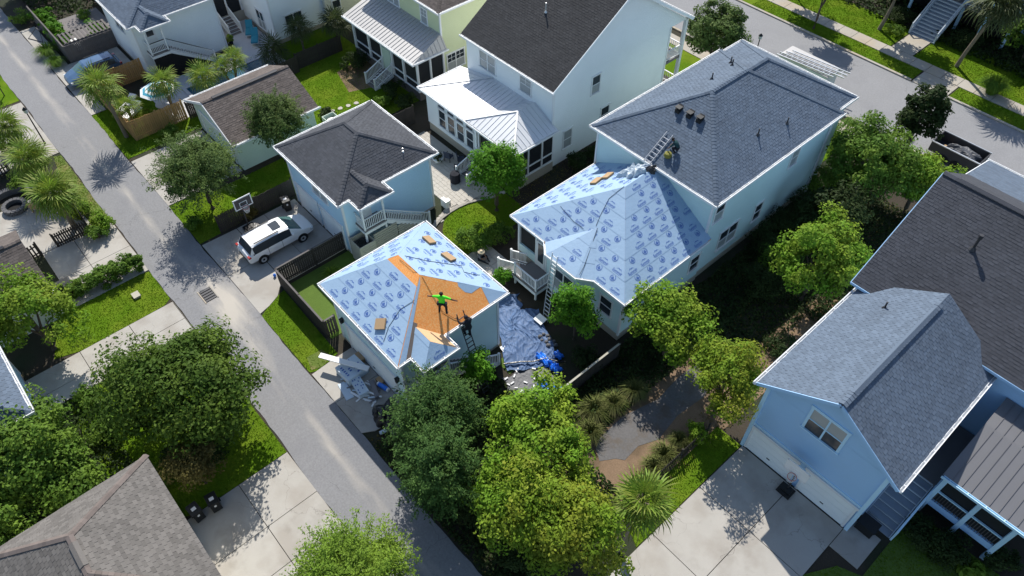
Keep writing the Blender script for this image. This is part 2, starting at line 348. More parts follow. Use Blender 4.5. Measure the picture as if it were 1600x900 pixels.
def vent(parent, p, q, w=.3, mat='shin_slate', pitch=.6, up=.1):      # ridge vent: two leaves folded over the ridge
    p, q = Vector(p), Vector(q); t = (q - p).normalized(); sd = t.cross(Vector((0, 0, 1))); mb = MB()
    for s in (-1, 1):
        d = (sd * s - Vector((0, 0, pitch * .92))).normalized(); a, b = p + Vector((0, 0, up)), q + Vector((0, 0, up)); n = d.cross(t).normalized()
        mb.obox((a + b) / 2 + d * w / 2, (b - a) / 2, d * w / 2, n * .016)
    return mb.build('ridge_vent', mat, parent)
# ---------------------------------------------------------------- building helpers
def hip_faces(x0, x1, y0, y1, ze, zr, r0, r1, ax='x'):
    xm, ym = (x0 + x1) / 2, (y0 + y1) / 2
    A, B, C, D = (x0, y0, ze), (x1, y0, ze), (x1, y1, ze), (x0, y1, ze)
    if ax == 'x':
        p, q = (r0, ym, zr), (r1, ym, zr)
        return dict(S=[A, B, q, p], E=[B, C, q], N=[C, D, p, q], W=[D, A, p]), [(A, p), (D, p), (B, q), (C, q), (p, q)], [(A, B), (B, C), (C, D), (D, A)]
    p, q = (xm, r0, zr), (xm, r1, zr)
    return dict(S=[A, B, p], E=[B, C, q, p], N=[C, D, q], W=[D, A, p, q]), [(A, p), (B, p), (C, q), (D, q), (p, q)], [(A, B), (B, C), (C, D), (D, A)]
def roof_deck(root, faces, mat='fencegrey', t=.1):
    mb = MB()
    for f in faces: mb.prism([Vector(p) for p in f], (0, 0, -t))
    return mb.build('roof', mat, root)
GUT = {}
def gutters(parent, edges, mat='white', w=.13, h=.13):
    for p, q in edges:
        p, q = Vector(p), Vector(q); t = (q - p).normalized(); o = t.cross(Vector((0, 0, 1)))   # outward when CCW
        L = (q - p).length; mb = MB(); a, b = p - t * .0, q + t * w
        mb.obox((a + b) / 2 + o * (w * .5 + .004) + Vector((0, 0, -h + .005)), t * (b - a).length / 2, o * w / 2, (0, 0, .012))
        mb.obox((a + b) / 2 + o * (w + .004) + Vector((0, 0, -h / 2 + .02)), t * (b - a).length / 2, o * .022, (0, 0, h / 2 + .01))
        mb.obox((a + b) / 2 + o * .006 + Vector((0, 0, -.075)), t * L / 2, o * .012, (0, 0, .095))
        k = int(L / .9)
        for i in range(k): mb.obox(a + t * (.4 + i * .9) + o * (w * .5) + Vector((0, 0, .02)), t * .02, o * w * .5, (0, 0, .012))
        mb.build('gutter', mat, parent)
def shingled(root, faces, hips, edges, mat, seed=0, expo=.18, tab=.31, capmat=None, gut='white', capw=.16):
    rf = roof_deck(root, faces); mb = MB()
    for i, f in enumerate(faces): shingles(mb, Face(f), expo, tab, seed * 10 + i)
    tag(mb.build('shingles', mat, rf), kind='stuff')
    if hips:
        mb = MB()
        for p, q in hips: caps(mb, p, q, capw)
        tag(mb.build('ridge_cap', capmat or mat, rf), kind='stuff')
    if gut: gutters(rf, edges, gut)
    return rf
def window(root, p, t, n, w, h, cols=1, glass='glass', trim=.1, rows=2, tm='white', muntin=0, name='window'):
    p, t, n = Vector(p), Vector(t), Vector(n); up = Vector((0, 0, 1)); mb = MB()
    def bx(a0, a1, b0, b1, d0, d1, m=mb): m.obox(p + t * (a0 + a1) / 2 + up * (b0 + b1) / 2 + n * (d0 + d1) / 2, t * (a1 - a0) / 2, up * (b1 - b0) / 2, n * (d1 - d0) / 2)
    W2 = w / 2
    bx(-W2 - trim, -W2, 0, h, -.02, .06); bx(W2, W2 + trim, 0, h, -.02, .06); bx(-W2 - trim - .03, W2 + trim + .03, h, h + trim * 1.2, -.02, .075)
    cw = w / cols; mu = .09
    for c in range(1, cols): bx(-W2 + c * cw - mu / 2, -W2 + c * cw + mu / 2, 0, h, -.02, .05)
    for c in range(cols):
        for r in range(1, rows): bx(-W2 + c * cw + (mu / 2 if c else 0), -W2 + (c + 1) * cw - (mu / 2 if c < cols - 1 else 0), h * r / rows - .025, h * r / rows + .025, -.02, .045)
        if muntin:
            a0 = -W2 + c * cw + cw / 2; bx(a0 - .015, a0 + .015, h * .52, h, -.02, .032); bx(a0 - cw / 2 + .05, a0 + cw / 2 - .05, h * .75 - .015, h * .75 + .015, -.02, .031)
    f = mb.build(name, tm, root)
    m = MB(); bx(-W2 - trim - .05, W2 + trim + .05, -.06, 0, -.02, .11, m); m.build('sill', tm, f)
    for c in range(cols):
        for r in range(rows):
            m = MB(); bx(-W2 + c * cw, -W2 + (c + 1) * cw, h * r / rows, h * (r + 1) / rows, -.02, .012 + .004 * r, m)
            m.build('pane', glass if isinstance(glass, str) else glass[r % len(glass)], f)
    return f
def garage_door(root, p, t, n, w, h, mat='sidewhite', cols=4, rows=4):
    p, t, n = Vector(p), Vector(t), Vector(n); up = Vector((0, 0, 1)); mb = MB()
    for s in (-1, 1): mb.obox(p + t * s * (w / 2 + .07) + up * h / 2 + n * .03, t * .07, up * h / 2, n * .04)
    mb.obox(p + up * (h + .09) + n * .035, t * (w / 2 + .2), up * .09, n * .05)
    d = mb.build('garage_door', 'white', root)
    for r in range(rows):
        m = MB(); m.obox(p + up * (h * (r + .5) / rows) + n * .0, t * w / 2, up * (h / rows / 2 - .008), n * .025)
        s = m.build('door_section', mat, d)
        if r == 0: MB().obox(p + up * .5 + n * .04, t * .1, up * .02, n * .02).build('handle', 'steel', d)
    return d
BAL = {}
def balustrade(root, p, q, h=.95, sp=.13, posts=(1, 1), mat='white', bw=.035):
    p, q = Vector(p), Vector(q); mb = MB(); d = q - p; n = max(1, int(Vector((d.x, d.y, 0)).length / sp)); up = Vector((0, 0, 1))
    mb.bar(p + up * h, q + up * h, .09, .05)
    r = mb.build('railing', mat, root); MB().bar(p + up * .12, q + up * .12, .06, .05).build('bottom_rail', mat, r)
    key = (round(h, 2), mat, bw)
    if key not in BAL: BAL[key] = MB().box(-bw / 2, bw / 2, -bw / 2, bw / 2, .1, h).mesh('baluster', mat)
    for i in range(1, n): inst('baluster', BAL[key], r, p + d * (i / n))
    for k, e in zip(posts, (p, q)):
        if k: MB().box(e.x - .055, e.x + .055, e.y - .055, e.y + .055, e.z - .1, e.z + h + .09).box(e.x - .07, e.x + .07, e.y - .07, e.y + .07, e.z + h + .09, e.z + h + .12).build('newel_post', mat, r)
    return r
def flight(root, p, q, w, side, n, mat='deck', tmat='white'):   # stair from top p down to q; p,q on one edge; side = vector across
    p, q, side = Vector(p), Vector(q), Vector(side).normalized(); d = q - p; run = Vector((d.x, d.y, 0)) / n; rise = d.z / n
    tr = run.normalized(); st = MB()
    for k in (0, 1):
        e = side * w * k
        st.bar(p + e - Vector((0, 0, .18)), q + e - Vector((0, 0, .05)), .05, .28)
    s = st.build('stringer', tmat, root)
    for i in range(n):
        c = p + run * (i + .5) + Vector((0, 0, rise * (i + 1))) + side * w / 2
        MB().obox(c - Vector((0, 0, .02)), tr * (run.length / 2 + .015), side * (w / 2 - .03), (0, 0, .022)).build('tread', mat, root)
        MB().obox(c + run * -.5 + Vector((0, 0, -rise / 2)), tr * .012, side * (w / 2 - .03), (0, 0, abs(rise) / 2 - .03)).build('riser', tmat, root)
    return s
def fence(name, label, pts, h, mat, bw=.14, gap=.012, z=0, cat='fence', rails=True, postw=.1, group=None, jit=.0, cap=None):
    root = thing(name, label, cat, (pts[0][0], pts[0][1], z), group); rnd = random.Random(len(label))
    bm = MB().box(-bw / 2, bw / 2, -.012, .012, 0, h).mesh('board', mat)
    for i in range(len(pts) - 1):
        a, b = Vector((*pts[i], z)), Vector((*pts[i + 1], z)); d = b - a; L = d.length; t = d / L; ang = math.atan2(t.y, t.x); nn = t.cross(Vector((0, 0, 1)))
        k = int(L / (bw + gap))
        for j in range(k):
            c = a + t * ((j + .5) * L / k) + nn * .04
            inst('board', bm, root, c, (rnd.uniform(-jit, jit), rnd.uniform(-jit, jit) * .4, ang), (1, 1, 1 + rnd.uniform(-.015, .015)))
        np_ = max(1, round(L / 2.4))
        for j in range(np_ + 1):
            c = a + t * (L * j / np_)
            if i and j == 0: continue
            m = MB().box(c.x - postw / 2, c.x + postw / 2, c.y - postw / 2, c.y + postw / 2, z, z + h + .06); m.build('post', mat, root)
        if rails:
            for zz in (.3, h - .3): MB().bar(a + Vector((0, 0, zz)), b + Vector((0, 0, zz)), .045, .09).build('rail', mat, root)
        if cap: MB().bar(a + Vector((0, 0, h + .03)) + nn * .03, b + Vector((0, 0, h + .03)) + nn * .03, .12, .04).build('cap_rail', cap, root)
    return root
def sheet(name, poly, z, mat, label, cat, kind='structure', dz=.03):
    c = Vector((poly[0][0], poly[0][1], 0)); mb = MB().prism([(x, y, z) for x, y in poly], (0, 0, -dz))
    o = mb.build(name, mat, None, loc=(c.x, c.y, 0)); return tag(o, label, cat, None, kind)
def slabs(name, label, polys, z=.05, mat='concrete', th=.12):
    r = thing(name, label, 'driveway' if 'drive' in name else 'paving', (polys[0][0][0], polys[0][0][1], 0)); r['kind'] = 'structure'
    for P in polys:
        cx, cy = sum(p[0] for p in P) / len(P), sum(p[1] for p in P) / len(P)
        MB().prism([(x + .018 * (1 if x < cx else -1), y + .018 * (1 if y < cy else -1), z) for x, y in P], (0, 0, -th)).build('slab', mat, r)
    return r
def rect(x0, x1, y0, y1): return [(x0, y0), (x1, y0), (x1, y1), (x0, y1)]
def rgrid(xs, ys): return [rect(xs[i], xs[i + 1], ys[j], ys[j + 1]) for i in range(len(xs) - 1) for j in range(len(ys) - 1)]

# ---------------------------------------------------------------- ground
g = MB(); g.box(-260, 160, -160, 260, -.4, -.005)
tag(g.build('ground', 'soil', None, loc=(0, 0, 0)), 'dark mulch and soil ground between the houses', 'ground', None, 'structure')
AL = M('alley_asphalt_stained', (.215, .215, .22), .9, var=.12, ns=.3, fine=.24, fs=10, bump=.25, bs=60)
def stain(mat):                            # pale washed-out sand along the crown of the alley: a mark with its own shape
    n = mat.node_tree.nodes; l = mat.node_tree.links; b = n['Principled BSDF']; src = b.inputs['Base Color'].links[0].from_socket
    geo = n.new('ShaderNodeNewGeometry'); sx = n.new('ShaderNodeSeparateXYZ'); l.new(geo.outputs['Position'], sx.inputs[0])
    mp = n.new('ShaderNodeMapping'); mp.inputs['Scale'].default_value = (.22, .9, 1); l.new(geo.outputs['Position'], mp.inputs[0])
    t = n.new('ShaderNodeTexNoise'); t.inputs['Scale'].default_value = 1.1; t.inputs['Detail'].default_value = 6; l.new(mp.outputs[0], t.inputs['Vector'])
    t2 = n.new('ShaderNodeTexNoise'); t2.inputs['Scale'].default_value = .35; t2.inputs['Detail'].default_value = 4; l.new(geo.outputs['Position'], t2.inputs['Vector'])
    def mth(op, a, b_=None, c=None):
        k = n.new('ShaderNodeMath'); k.operation = op
        for i, q in enumerate((a, b_, c)):
            if q is None: continue
            if isinstance(q, (int, float)): k.inputs[i].default_value = q
            else: l.new(q, k.inputs[i])
        return k.outputs[0]
    dx = mth('ABSOLUTE', mth('ADD', sx.outputs['X'], 35.5)); wide = mth('MAXIMUM', 0, mth('SUBTRACT', 1, mth('MULTIPLY', dx, .14)))
    wid = mth('MULTIPLY_ADD', wide, 1.15, .38)
    yc = mth('ADD', mth('MULTIPLY_ADD', wide, .75, 5.72), mth('MULTIPLY_ADD', t2.outputs['Fac'], .5, -.25))
    dy = mth('DIVIDE', mth('ABSOLUTE', mth('SUBTRACT', sx.outputs['Y'], yc)), wid)
    fall = mth('MAXIMUM', 0, mth('SUBTRACT', 1.15, dy)); v = mth('MULTIPLY', fall, mth('MAXIMUM', 0, mth('MULTIPLY_ADD', t.outputs['Fac'], 4.2, -1.55))); n2 = n.new('ShaderNodeClamp'); l.new(v, n2.inputs[0])
    mx = n.new('ShaderNodeMix'); mx.data_type = 'RGBA'; l.new(src, mx.inputs['A']); mx.inputs['B'].default_value = (.47, .43, .37, 1)
    l.new(mth('MULTIPLY', n2.outputs[0], mth('MULTIPLY_ADD', wide, .4, .5)), mx.inputs['Factor']); l.new(mx.outputs['Result'], b.inputs['Base Color'])
blotch(AL, .3, .5, .7, .45, (.165, .165, .175)); cracks(AL, .3, .007, .6); stain(AL); MT['alley'] = AL
mb = MB(); N = 300; e = random.Random(3)
L_ = [(-140 + i * .6, 3.78 + .05 * math.sin(i * .37) + e.uniform(-.04, .04)) for i in range(N)]; U_ = [(-140 + i * .6, 7.5 + .05 * math.sin(i * .29 + 1) + e.uniform(-.04, .04)) for i in range(N)]
for i in range(N - 1): mb.add([(*L_[i], .03), (*L_[i + 1], .03), (*U_[i + 1], .03), (*U_[i], .03)], [(0, 1, 2, 3)])
tag(mb.build('alley', 'alley', None, loc=(0, 0, 0)), 'grey asphalt alley with a pale sandy streak along its middle', 'alley', None, 'structure')
tag(MB().box(-200, 120, 55, 63.7, -.1, .02).build('street', 'asphalt', None, loc=(0, 0, 0)), 'wide grey asphalt street behind the houses', 'street', None, 'structure')
kr = thing('kerb', 'pale concrete kerb along the far edge of the street', 'kerb', (-30, 63.8, 0)); kr['kind'] = 'structure'
for a, b in [(-80, -18.6)] + [(-15.2, 40)]:
    x = a
    while x < b: MB().box(x + .01, min(x + 3, b) - .01, 63.7, 63.95, -.1, .13).build('kerb_stone', 'concrete_old', kr); x += 3
kr = thing('kerb', 'concrete kerb along the near edge of the street by the houses', 'kerb', (-30, 54.9, 0)); kr['kind'] = 'structure'
x = -80
while x < 40: MB().box(x + .01, x + 2.99, 54.75, 55.0, -.1, .13).build('kerb_stone', 'concrete_old', kr); x += 3
sw = thing('sidewalk', 'pale concrete sidewalk with joints beyond the street', 'sidewalk', (-30, 66, 0)); sw['kind'] = 'structure'
x = -62
while x < 6: MB().box(x + .02, x + 1.48, 66.05, 67.5, -.1, .07).build('slab', 'concrete_old', sw); x += 1.5
slabs('path', 'short concrete path from sidewalk to the house stair', [rect(-22.6, -20.5, 67.52, 69), rect(-22.6, -20.5, 69, 70.9)], .07, 'concrete_old')
slabs('driveway_apron', 'tan stained concrete crossing between street and sidewalk', [rect(-18.5, -15.3, 63.75, 64.9), rect(-18.5, -15.3, 64.9, 66.03)], .06, 'concrete_old')
sheet('sidewalk_near', rect(-60, 10, 52.6, 54.0), .05, 'concrete_old', 'concrete sidewalk on the house side of the street', 'sidewalk')
LW = [('lawn', rect(-85, -68, -6, 3.72), 'lawn', 'bright grass patch at the alley edge by the mailbox'),
 ('grass_strip', [(-58.4, 3.2), (-58.2, 3.72), (-48.25, 3.72), (-47.7, 2.6), (-50.5, 1.9)], 'lawn2', 'narrow yellowing grass strip between alley and palms'),
 ('lawn', [(-41.6, 3.72), (-38.4, 3.72), (-38.05, 3.2), (-38.04, 2.2), (-38.04, .6), (-38.04, -2.3), (-38.5, -3.8), (-42.2, -2.2), (-42.6, .5)], 'lawn', 'bright green lawn below the long hedge with utility box'),
 ('lawn', [(-34.86, -4.4), (-34.86, 2.9), (-34.5, 3.72), (-23.34, 3.72), (-23.33, 1.5), (-23.36, -1.8), (-24.6, -4.6)], 'lawn', 'lawn under the big round oak beside the alley'),
 ('lawn', rect(-61.7, -54.2, 7.53, 14.3), 'lawn', 'dark shaded lawn around the cedar board fence'),
 ('lawn', [(-46.85, 7.53), (-41.75, 7.53), (-41.75, 25), (-46.2, 25), (-46.2, 10.6), (-46.85, 10)], 'lawn', 'lawn strip under the feathery tree beside the garage driveway'),
 ('lawn', [(-33, 7.53), (-27.1, 7.53), (-26.9, 8.0), (-27.2, 9.6), (-34.0, 9.75), (-33.85, 9.2), (-33.45, 8.3)], 'lawn', 'bright lawn patch between two driveways at the alley'),
 ('turf', rect(-34.2, -28.4, 9.95, 17.4), 'turf', 'dull green turf inside the small fenced yard'),
 ('lawn', rect(-61, -45.2, 20.6, 30.2), 'lawn', 'bright lawn behind the yellow house with stepping stones'),
 ('lawn', [(-32.1, 21.9), (-31.4, 21.2), (-30.3, 20.6), (-28.4, 20.6), (-28.4, 27.2), (-31.4, 27.2), (-32.2, 25.6), (-32.5, 24.0), (-32.4, 22.8)], 'lawn', 'round ended lawn beside the curved paver patio'),
 ('lawn', [(-8.2, 15.2), (-6.55, 14.4), (-6.55, 23.2), (-8.2, 23.2)], 'lawn', 'narrow bright lawn along the wide driveway edge'),
 ('lawn', [(-.05, 12), (14, 12), (14, 27), (2, 27), (2, 21.8), (.85, 21.3), (-.05, 19.6)], 'turf', 'shaded lawn in front of the screened porch at the frame edge'),
 ('lawn', rect(-70, -18.65, 63.97, 66.03), 'lawn', 'grass verge between street and sidewalk'),
 ('lawn', rect(-15.2, 8, 63.97, 66.03), 'lawn', 'grass verge past the concrete crossing'),
 ('lawn', rect(-70, -22.75, 67.52, 72), 'lawn', 'front lawn under the street trees beyond the sidewalk'),
 ('lawn', rect(-20.4, 8, 67.52, 73), 'lawn', 'front lawn around the leaning palm beyond the sidewalk'),
 ('lawn', rect(-60, -17.5, 48.2, 52.55), 'lawn', 'front lawn of the houses on the near side of the street'),
 ('turf', rect(-20.1, -18.9, 16.6, 17.7), 'turf', 'small green turf patch beside the crumpled tarp')]
for k, (nm, P, m, lb) in enumerate(LW): sheet(nm, P, .018 + .0005 * k, m, lb, 'lawn')
sheet('mulch_bed', [(-53.5, 26.5), (-50.2, 25.6), (-48.6, 29.8), (-54, 30.2)], .031, 'pine', 'brown mulch bed at the porch steps of the yellow house', 'mulch')
sheet('bare_patch', [(-28.2, 8.0), (-27.2, 7.7), (-26.95, 8.3), (-27.3, 9.2), (-28.1, 9.0)], .034, 'lawn2', 'worn brown patch at the corner of the bright lawn', 'bare patch')
sheet('pine_bed', [(-14.2, 16.2), (-11.6, 15.4), (-8.3, 15.4), (-7.8, 24), (-7.7, 40), (-9.6, 40), (-10.2, 30), (-12.6, 26), (-13.9, 21)], .02, 'pine', 'pine straw bed on both sides of the gravel lane', 'mulch')
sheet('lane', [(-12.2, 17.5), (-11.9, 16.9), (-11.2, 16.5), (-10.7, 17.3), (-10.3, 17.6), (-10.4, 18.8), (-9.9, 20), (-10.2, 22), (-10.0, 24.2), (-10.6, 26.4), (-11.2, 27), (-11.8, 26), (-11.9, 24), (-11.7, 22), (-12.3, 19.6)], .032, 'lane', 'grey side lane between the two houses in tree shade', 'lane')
slabs('driveway', 'pale concrete driveway beside the fire pit patio', rgrid([-48.1, -44.85, -41.75], [-1.2, .95, 3.74]) + [rect(-54.5, -48.15, -6, 2.5)], .05)
slabs('driveway', 'pale concrete driveway half covered by oak crown', rgrid([-38.0, -36.15, -34.9], [-7, -2.4, .75, 3.72]) + [[(-38.6, 3.745), (-34.5, 3.745), (-34.9, 3.72), (-38.0, 3.72)]], .05)
slabs('driveway', 'wide pale concrete driveway with the dark bins', rgrid([-23.3, -20.15, -17.75, -14.5], [-2.4, .72, 3.74]), .05)
slabs('driveway', 'concrete strip along the alley beside the lamp post', [rect(-67.6, -63, 1.5, 3.74), rect(-63, -58.6, 1.5, 3.74), rect(-67.6, -59, -3, 1.48)], .05)
slabs('driveway', 'concrete driveway under the blue car', [rect(-79.5, -70.8, 7.53, 8.9), rect(-70.75, -66.4, 7.53, 13.4), rect(-66.35, -61.75, 7.53, 8.8)], .05)
slabs('driveway', 'short concrete driveway of the brown roofed garage', rgrid([-53.7, -50.3, -46.9], [7.53, 10.6, 13.6]), .05)
slabs('driveway', 'concrete driveway under the white minivan', rgrid([-41.4, -37.9, -34.5], [10.2, 12.4, 14.95]) + [[(-41.5, 7.53), (-37.6, 7.53), (-37.6, 10.18), (-41.4, 10.18)], [(-37.6, 7.53), (-33.2, 7.53), (-33.4, 8.3), (-33.8, 9.2), (-34.4, 9.7), (-34.5, 10.18), (-37.6, 10.18)]], .05)
slabs('driveway', 'concrete driveway covered with roofing debris', [[(-26.9, 7.53), (-24.2, 7.53), (-24.2, 10.55), (-27.0, 10.55), (-27.0, 9.0)], [(-24.2, 7.53), (-21.5, 7.53), (-21.1, 8.2), (-21.0, 9.0), (-20.9, 10.55), (-24.2, 10.55)]], .05)
slabs('driveway', 'large pale concrete driveway before the double garage', rgrid([-6.5, -3.2, .0], [12.2, 15.55, 19.45, 23.25]) + [rect(.0, 1.65, 21.9, 24.2), rect(-6.5, 0, 7.53, 12.2)], .05)
# paver patio behind the white house, pavers one by one
pt = thing('paver_patio', 'pale paver patio curving past the blue garage', 'patio', (-35, 24, 0)); pt['kind'] = 'structure'
MB().prism([(-41.5, 23.1, .02), (-33.2, 23.1, .02), (-32.2, 20.6, .02), (-31.8, 20.6, .02), (-32.5, 22.3, .02), (-32.6, 24.5, .02), (-31.6, 27.2, .02), (-41.5, 27.2, .02)], (0, 0, -.05)).build('sand_bed', 'paverdk', pt)
pv = {}
for w in (.6, .45): pv[w] = MB().box(.008, w - .008, .008, .292, .0, .055).mesh('paver', 'paver')
rn = random.Random(5); y = 20.7
while y < 27.1:
    x = -41.4 + rn.random() * .3 if y > 23.1 else -33.2 + (23.1 - y) * .35
    xe = -32.75 - .0 if y > 22.2 else -32.0 - (22.2 - y) * .0 - .35
    if y > 24.5: xe = -32.6 + (y - 24.5) * .36
    while x < xe - .2:
        w = rn.choice((.6, .6, .45)); inst('paver', pv[w], pt, (x, y, .0)); x += w
    y += .3
cb = MB().box(-.14, .14, -.1, .1, 0, .09).mesh('border_stone', 'paverdk')
cur = [(-32.0, 20.7), (-32.3, 21.3), (-32.52, 22.0), (-32.62, 22.8), (-32.62, 23.6), (-32.5, 24.4), (-32.25, 25.1), (-31.95, 25.8), (-31.6, 26.5)]
for i in range(len(cur) - 1):
    for k in range(3):
        t = k / 3; dx, dy = cur[i + 1][0] - cur[i][0], cur[i + 1][1] - cur[i][1]
        inst('border_stone', cb, pt, (cur[i][0] + dx * t + .12, cur[i][1] + dy * t, .02), (0, 0, math.atan2(dy, dx)))
pp = thing('flagstone_path', 'sunlit pale flagstone path beside the deck steps', 'path', (-26.5, 22, 0)); pp['kind'] = 'structure'
for i in range(5):
    for j in range(3): MB().box(-28.3 + i * .62 + .012, -27.7 + i * .62, 20.9 + j * .62 + .012, 21.5 + j * .62, -.02, .05).build('flagstone', 'paver', pp)
stp = MB().prism([(.22 * math.cos(a) * (1 + .12 * math.sin(3 * a)), .2 * math.sin(a), .06) for a in [i * math.pi / 5 for i in range(10)]], (0, 0, -.06)).mesh('stepping_stone', 'paver')
for i in range(5): tag(inst('stepping_stone', stp, None, (-48.95 + i * .13, 22.3 + i * .72, .0), (0, 0, i)), 'pale stepping stone across the bright lawn, %s counted from the sage slatted box' % ('first', 'second', 'third', 'fourth', 'fifth')[i], 'stepping stone', 'stepping stones on the lawn')
# ---------------------------------------------------------------- buildings
X, Y = Vector((1, 0, 0)), Vector((0, 1, 0))
def corner_boards(root, cs, z0, z1, mat='white', w=.07):
    for x, y in cs: MB().box(x - w, x + w, y - w, y + w, z0, z1).build('corner_board', mat, root)
def bump(x1, xf, y0, y1, ze, zr, xb, xr):
    ym = (y0 + y1) / 2
    a, b, c, d = (x1 - .3, y0, ze), (xf, y0, ze), (xf, y1, ze), (x1 - .3, y1, ze); p, q = (xr, ym, zr), (xb, ym, zr)
    return [[a, b, p, q], [b, c, p], [c, d, q, p]], [(b, p), (c, p), (p, q)], [((x1, y0, ze), b), (b, c), (c, (x1, y1, ze))]
def carriage(name, label, x0, x1, y0, y1, ze, zr, r0, r1, wall, roofm, bp=None, ov=.4, seed=0, ax='x', roof=True, capmat=None, gut='white', cat='garage', expo=.18):
    root = thing(name, label, cat, ((x0 + x1) / 2, (y0 + y1) / 2, 0))
    fs, hips, edges = hip_faces(x0, x1, y0, y1, ze, zr, r0, r1, ax)
    MB().box(x0 + ov, x1 - ov, y0 + ov, y1 - ov, 0, ze - .09).build('wall', wall, root)
    MB().box(x0 + ov - .03, x1 - ov + .03, y0 + ov - .03, y1 - ov + .03, 0, .18).build('foundation', 'found', root)
    MB().box(x0 + .02, x1 - .02, y0 + .02, y1 - .02, ze - .14, ze - .1).build('soffit', 'white', root)
    corner_boards(root, [(x0 + ov, y0 + ov), (x1 - ov, y0 + ov), (x1 - ov, y1 - ov), (x0 + ov, y1 - ov)], .18, ze - .14)
    F = list(fs.values())
    if bp:
        bf, bh, be = bp; F = F + bf; hips = hips + bh; edges = edges + be
    if roof:
        rf = shingled(root, F, hips, edges, roofm, seed, capmat=capmat, gut=gut, expo=expo)
    else: rf = None
    return root, F, hips, edges
def landing_stair(root, xw, y0, y1, z, yend, w=1.15, roofz=5.1):        # landing at the +X wall, flight descending towards +Y
    MB().box(xw, xw + w, y0, y1, z - .12, z).build('landing', 'deck', root)
    MB().box(xw, xw + w + .02, y0 - .02, y1, z - .34, z - .125).build('landing_beam', 'white', root)
    for yy in (y0 + .06, y1 - .06):
        MB().box(xw + w - .12, xw + w, yy - .06, yy + .06, 0, roofz).build('porch_post', 'white', root)
    balustrade(root, (xw + w - .05, y0 + .1, z), (xw + w - .05, y1 - .1, z), posts=(0, 0)); balustrade(root, (xw + .05, y0 + .05, z), (xw + w - .15, y0 + .05, z), posts=(0, 0))
    flight(root, (xw + .04, y1, z), (xw + .04, yend, .02), w - .08, X, 14)
    balustrade(root, (xw + w - .05, y1 + .05, z - .1), (xw + w - .05, yend, .1), posts=(0, 1))
    f = MB(); f.box(xw - .01, xw + .05, (y0 + y1) / 2 - .45, (y0 + y1) / 2 + .45, z, z + 2.05); d = f.build('door', 'white', root)
    MB().box(xw + .051, xw + .07, (y0 + y1) / 2 - .3, (y0 + y1) / 2 + .3, z + 1.1, z + 1.9).build('pane', 'glass', d)
# --- blue garage with minivan
g2, F, H_, E_ = carriage('carriage_house', 'pale blue garage with dark hip roof beside the white minivan', -41.2, -33.3, 14.65, 22.62, 5.2, 7.05, -38.05, -36.6, 'sideblue', 'shin_dark',
    bump(-33.3, -32.1, 15.5, 18.0, 5.2, 6.0, -35.0, -33.0), seed=2)
landing_stair(g2, -33.68, 15.75, 17.5, 2.65, 21.0)
garage_door(g2, (-38.9, 15.03, .05), X, -Y, 2.6, 2.2, 'sidewhite'); garage_door(g2, (-35.7, 15.03, .05), X, -Y, 2.6, 2.2, 'sidewhite')
window(g2, (-36.6, 15.05, 3.4), X, -Y, 1.8, 1.1, 2, 'blind')
for k in range(9):
    MB().box(-32.52, -32.48, 16.3, 18.2, .25 + k * .2, .41 + k * .2).build('slat', 'beige', g2)
for k in range(7): MB().box(-32.52, -32.48, 18.25, 18.25 + 2.2 - k * .3, .25 + k * .2, .41 + k * .2).build('slat', 'beige', g2)
ac = thing('condenser_enclosure', 'beige slatted box around the air conditioner at the blue garage stair', 'enclosure', (-32.8, 15.5, 0))
for x0, x1, y0, y1 in ((-33.4, -32.1, 14.9, 14.96), (-33.4, -32.1, 16.1, 16.16), (-33.4, -33.34, 14.96, 16.1), (-32.16, -32.1, 14.96, 16.1)):
    MB().box(x0, x1, y0, y1, 0, 1.9).build('side_panel', 'beige', ac)
for k in range(8): MB().box(-32.098, -32.07, 15.05, 16.05, .2 + k * .2, .34 + k * .2).build('slat', 'beige', ac); MB().box(-33.3, -32.2, 14.87, 14.899, .2 + k * .2, .34 + k * .2).build('slat', 'beige', ac)
un = thing('air_conditioner', 'dark round fan unit standing inside the beige slatted box', 'air conditioner', (-32.75, 15.5, 0))
MB().box(-33.2, -32.3, 15.1, 15.95, 0, 1.55).build('casing', 'steel', un); MB().lathe([(.38, 1.56), (.4, 1.6), (.33, 1.62), (.3, 1.58)], 20, (-32.75, 15.52, 0)).build('fan_ring', 'black', un)
for k in range(4): a = k * math.pi / 2; MB().bar((-32.75, 15.52, 1.58), (-32.75 + .3 * math.cos(a), 15.52 + .3 * math.sin(a), 1.6), .12, .012).build('fan_blade', 'black', un)
# vent pipe on the blue garage
single('roof_vent_pipe', MB().tube([(-34.3, 20.6, 5.6), (-34.3, 20.6, 6.05)], .03).lathe([(.1, 5.72), (.05, 5.82)], 8, (-34.3, 20.6, .0)), 'alu', 'thin white vent pipe on the blue garage roof', 'vent pipe')
# --- garage being re-roofed
CGE = (-28.3, -20.6, 10.2, 17.9); CZE, CZR = 5.2, 7.2
cg, CF, CH, CE = carriage('carriage_house', 'pale blue garage stripped for new roofing with orange sheathing showing', *CGE, CZE, CZR, -25.5, -23.5, 'sideaqua', None,
    bump(-20.6, -19.45, 11.1, 13.3, 5.2, 5.9, -21.8, -20.3), seed=3, roof=False)
landing_stair(cg, -20.98, 11.3, 13.0, 2.65, 16.6)
garage_door(cg, (-24.45, 10.58, .05), X, -Y, 4.9, 2.25, 'sidewhite')
window(cg, (-24.3, 10.6, 3.35), X, -Y, 1.8, 1.0, 2, 'blind')
for x in (-27.3, -21.6): single('wall_lantern', MB().box(x - .08, x + .08, 10.36, 10.56, 2.3, 2.62).box(x - .1, x + .1, 10.34, 10.58, 2.62, 2.66), 'black', 'black wall lantern %s the debris pile' % ('above' if x < -25 else 'at the garage corner past'), 'lantern')
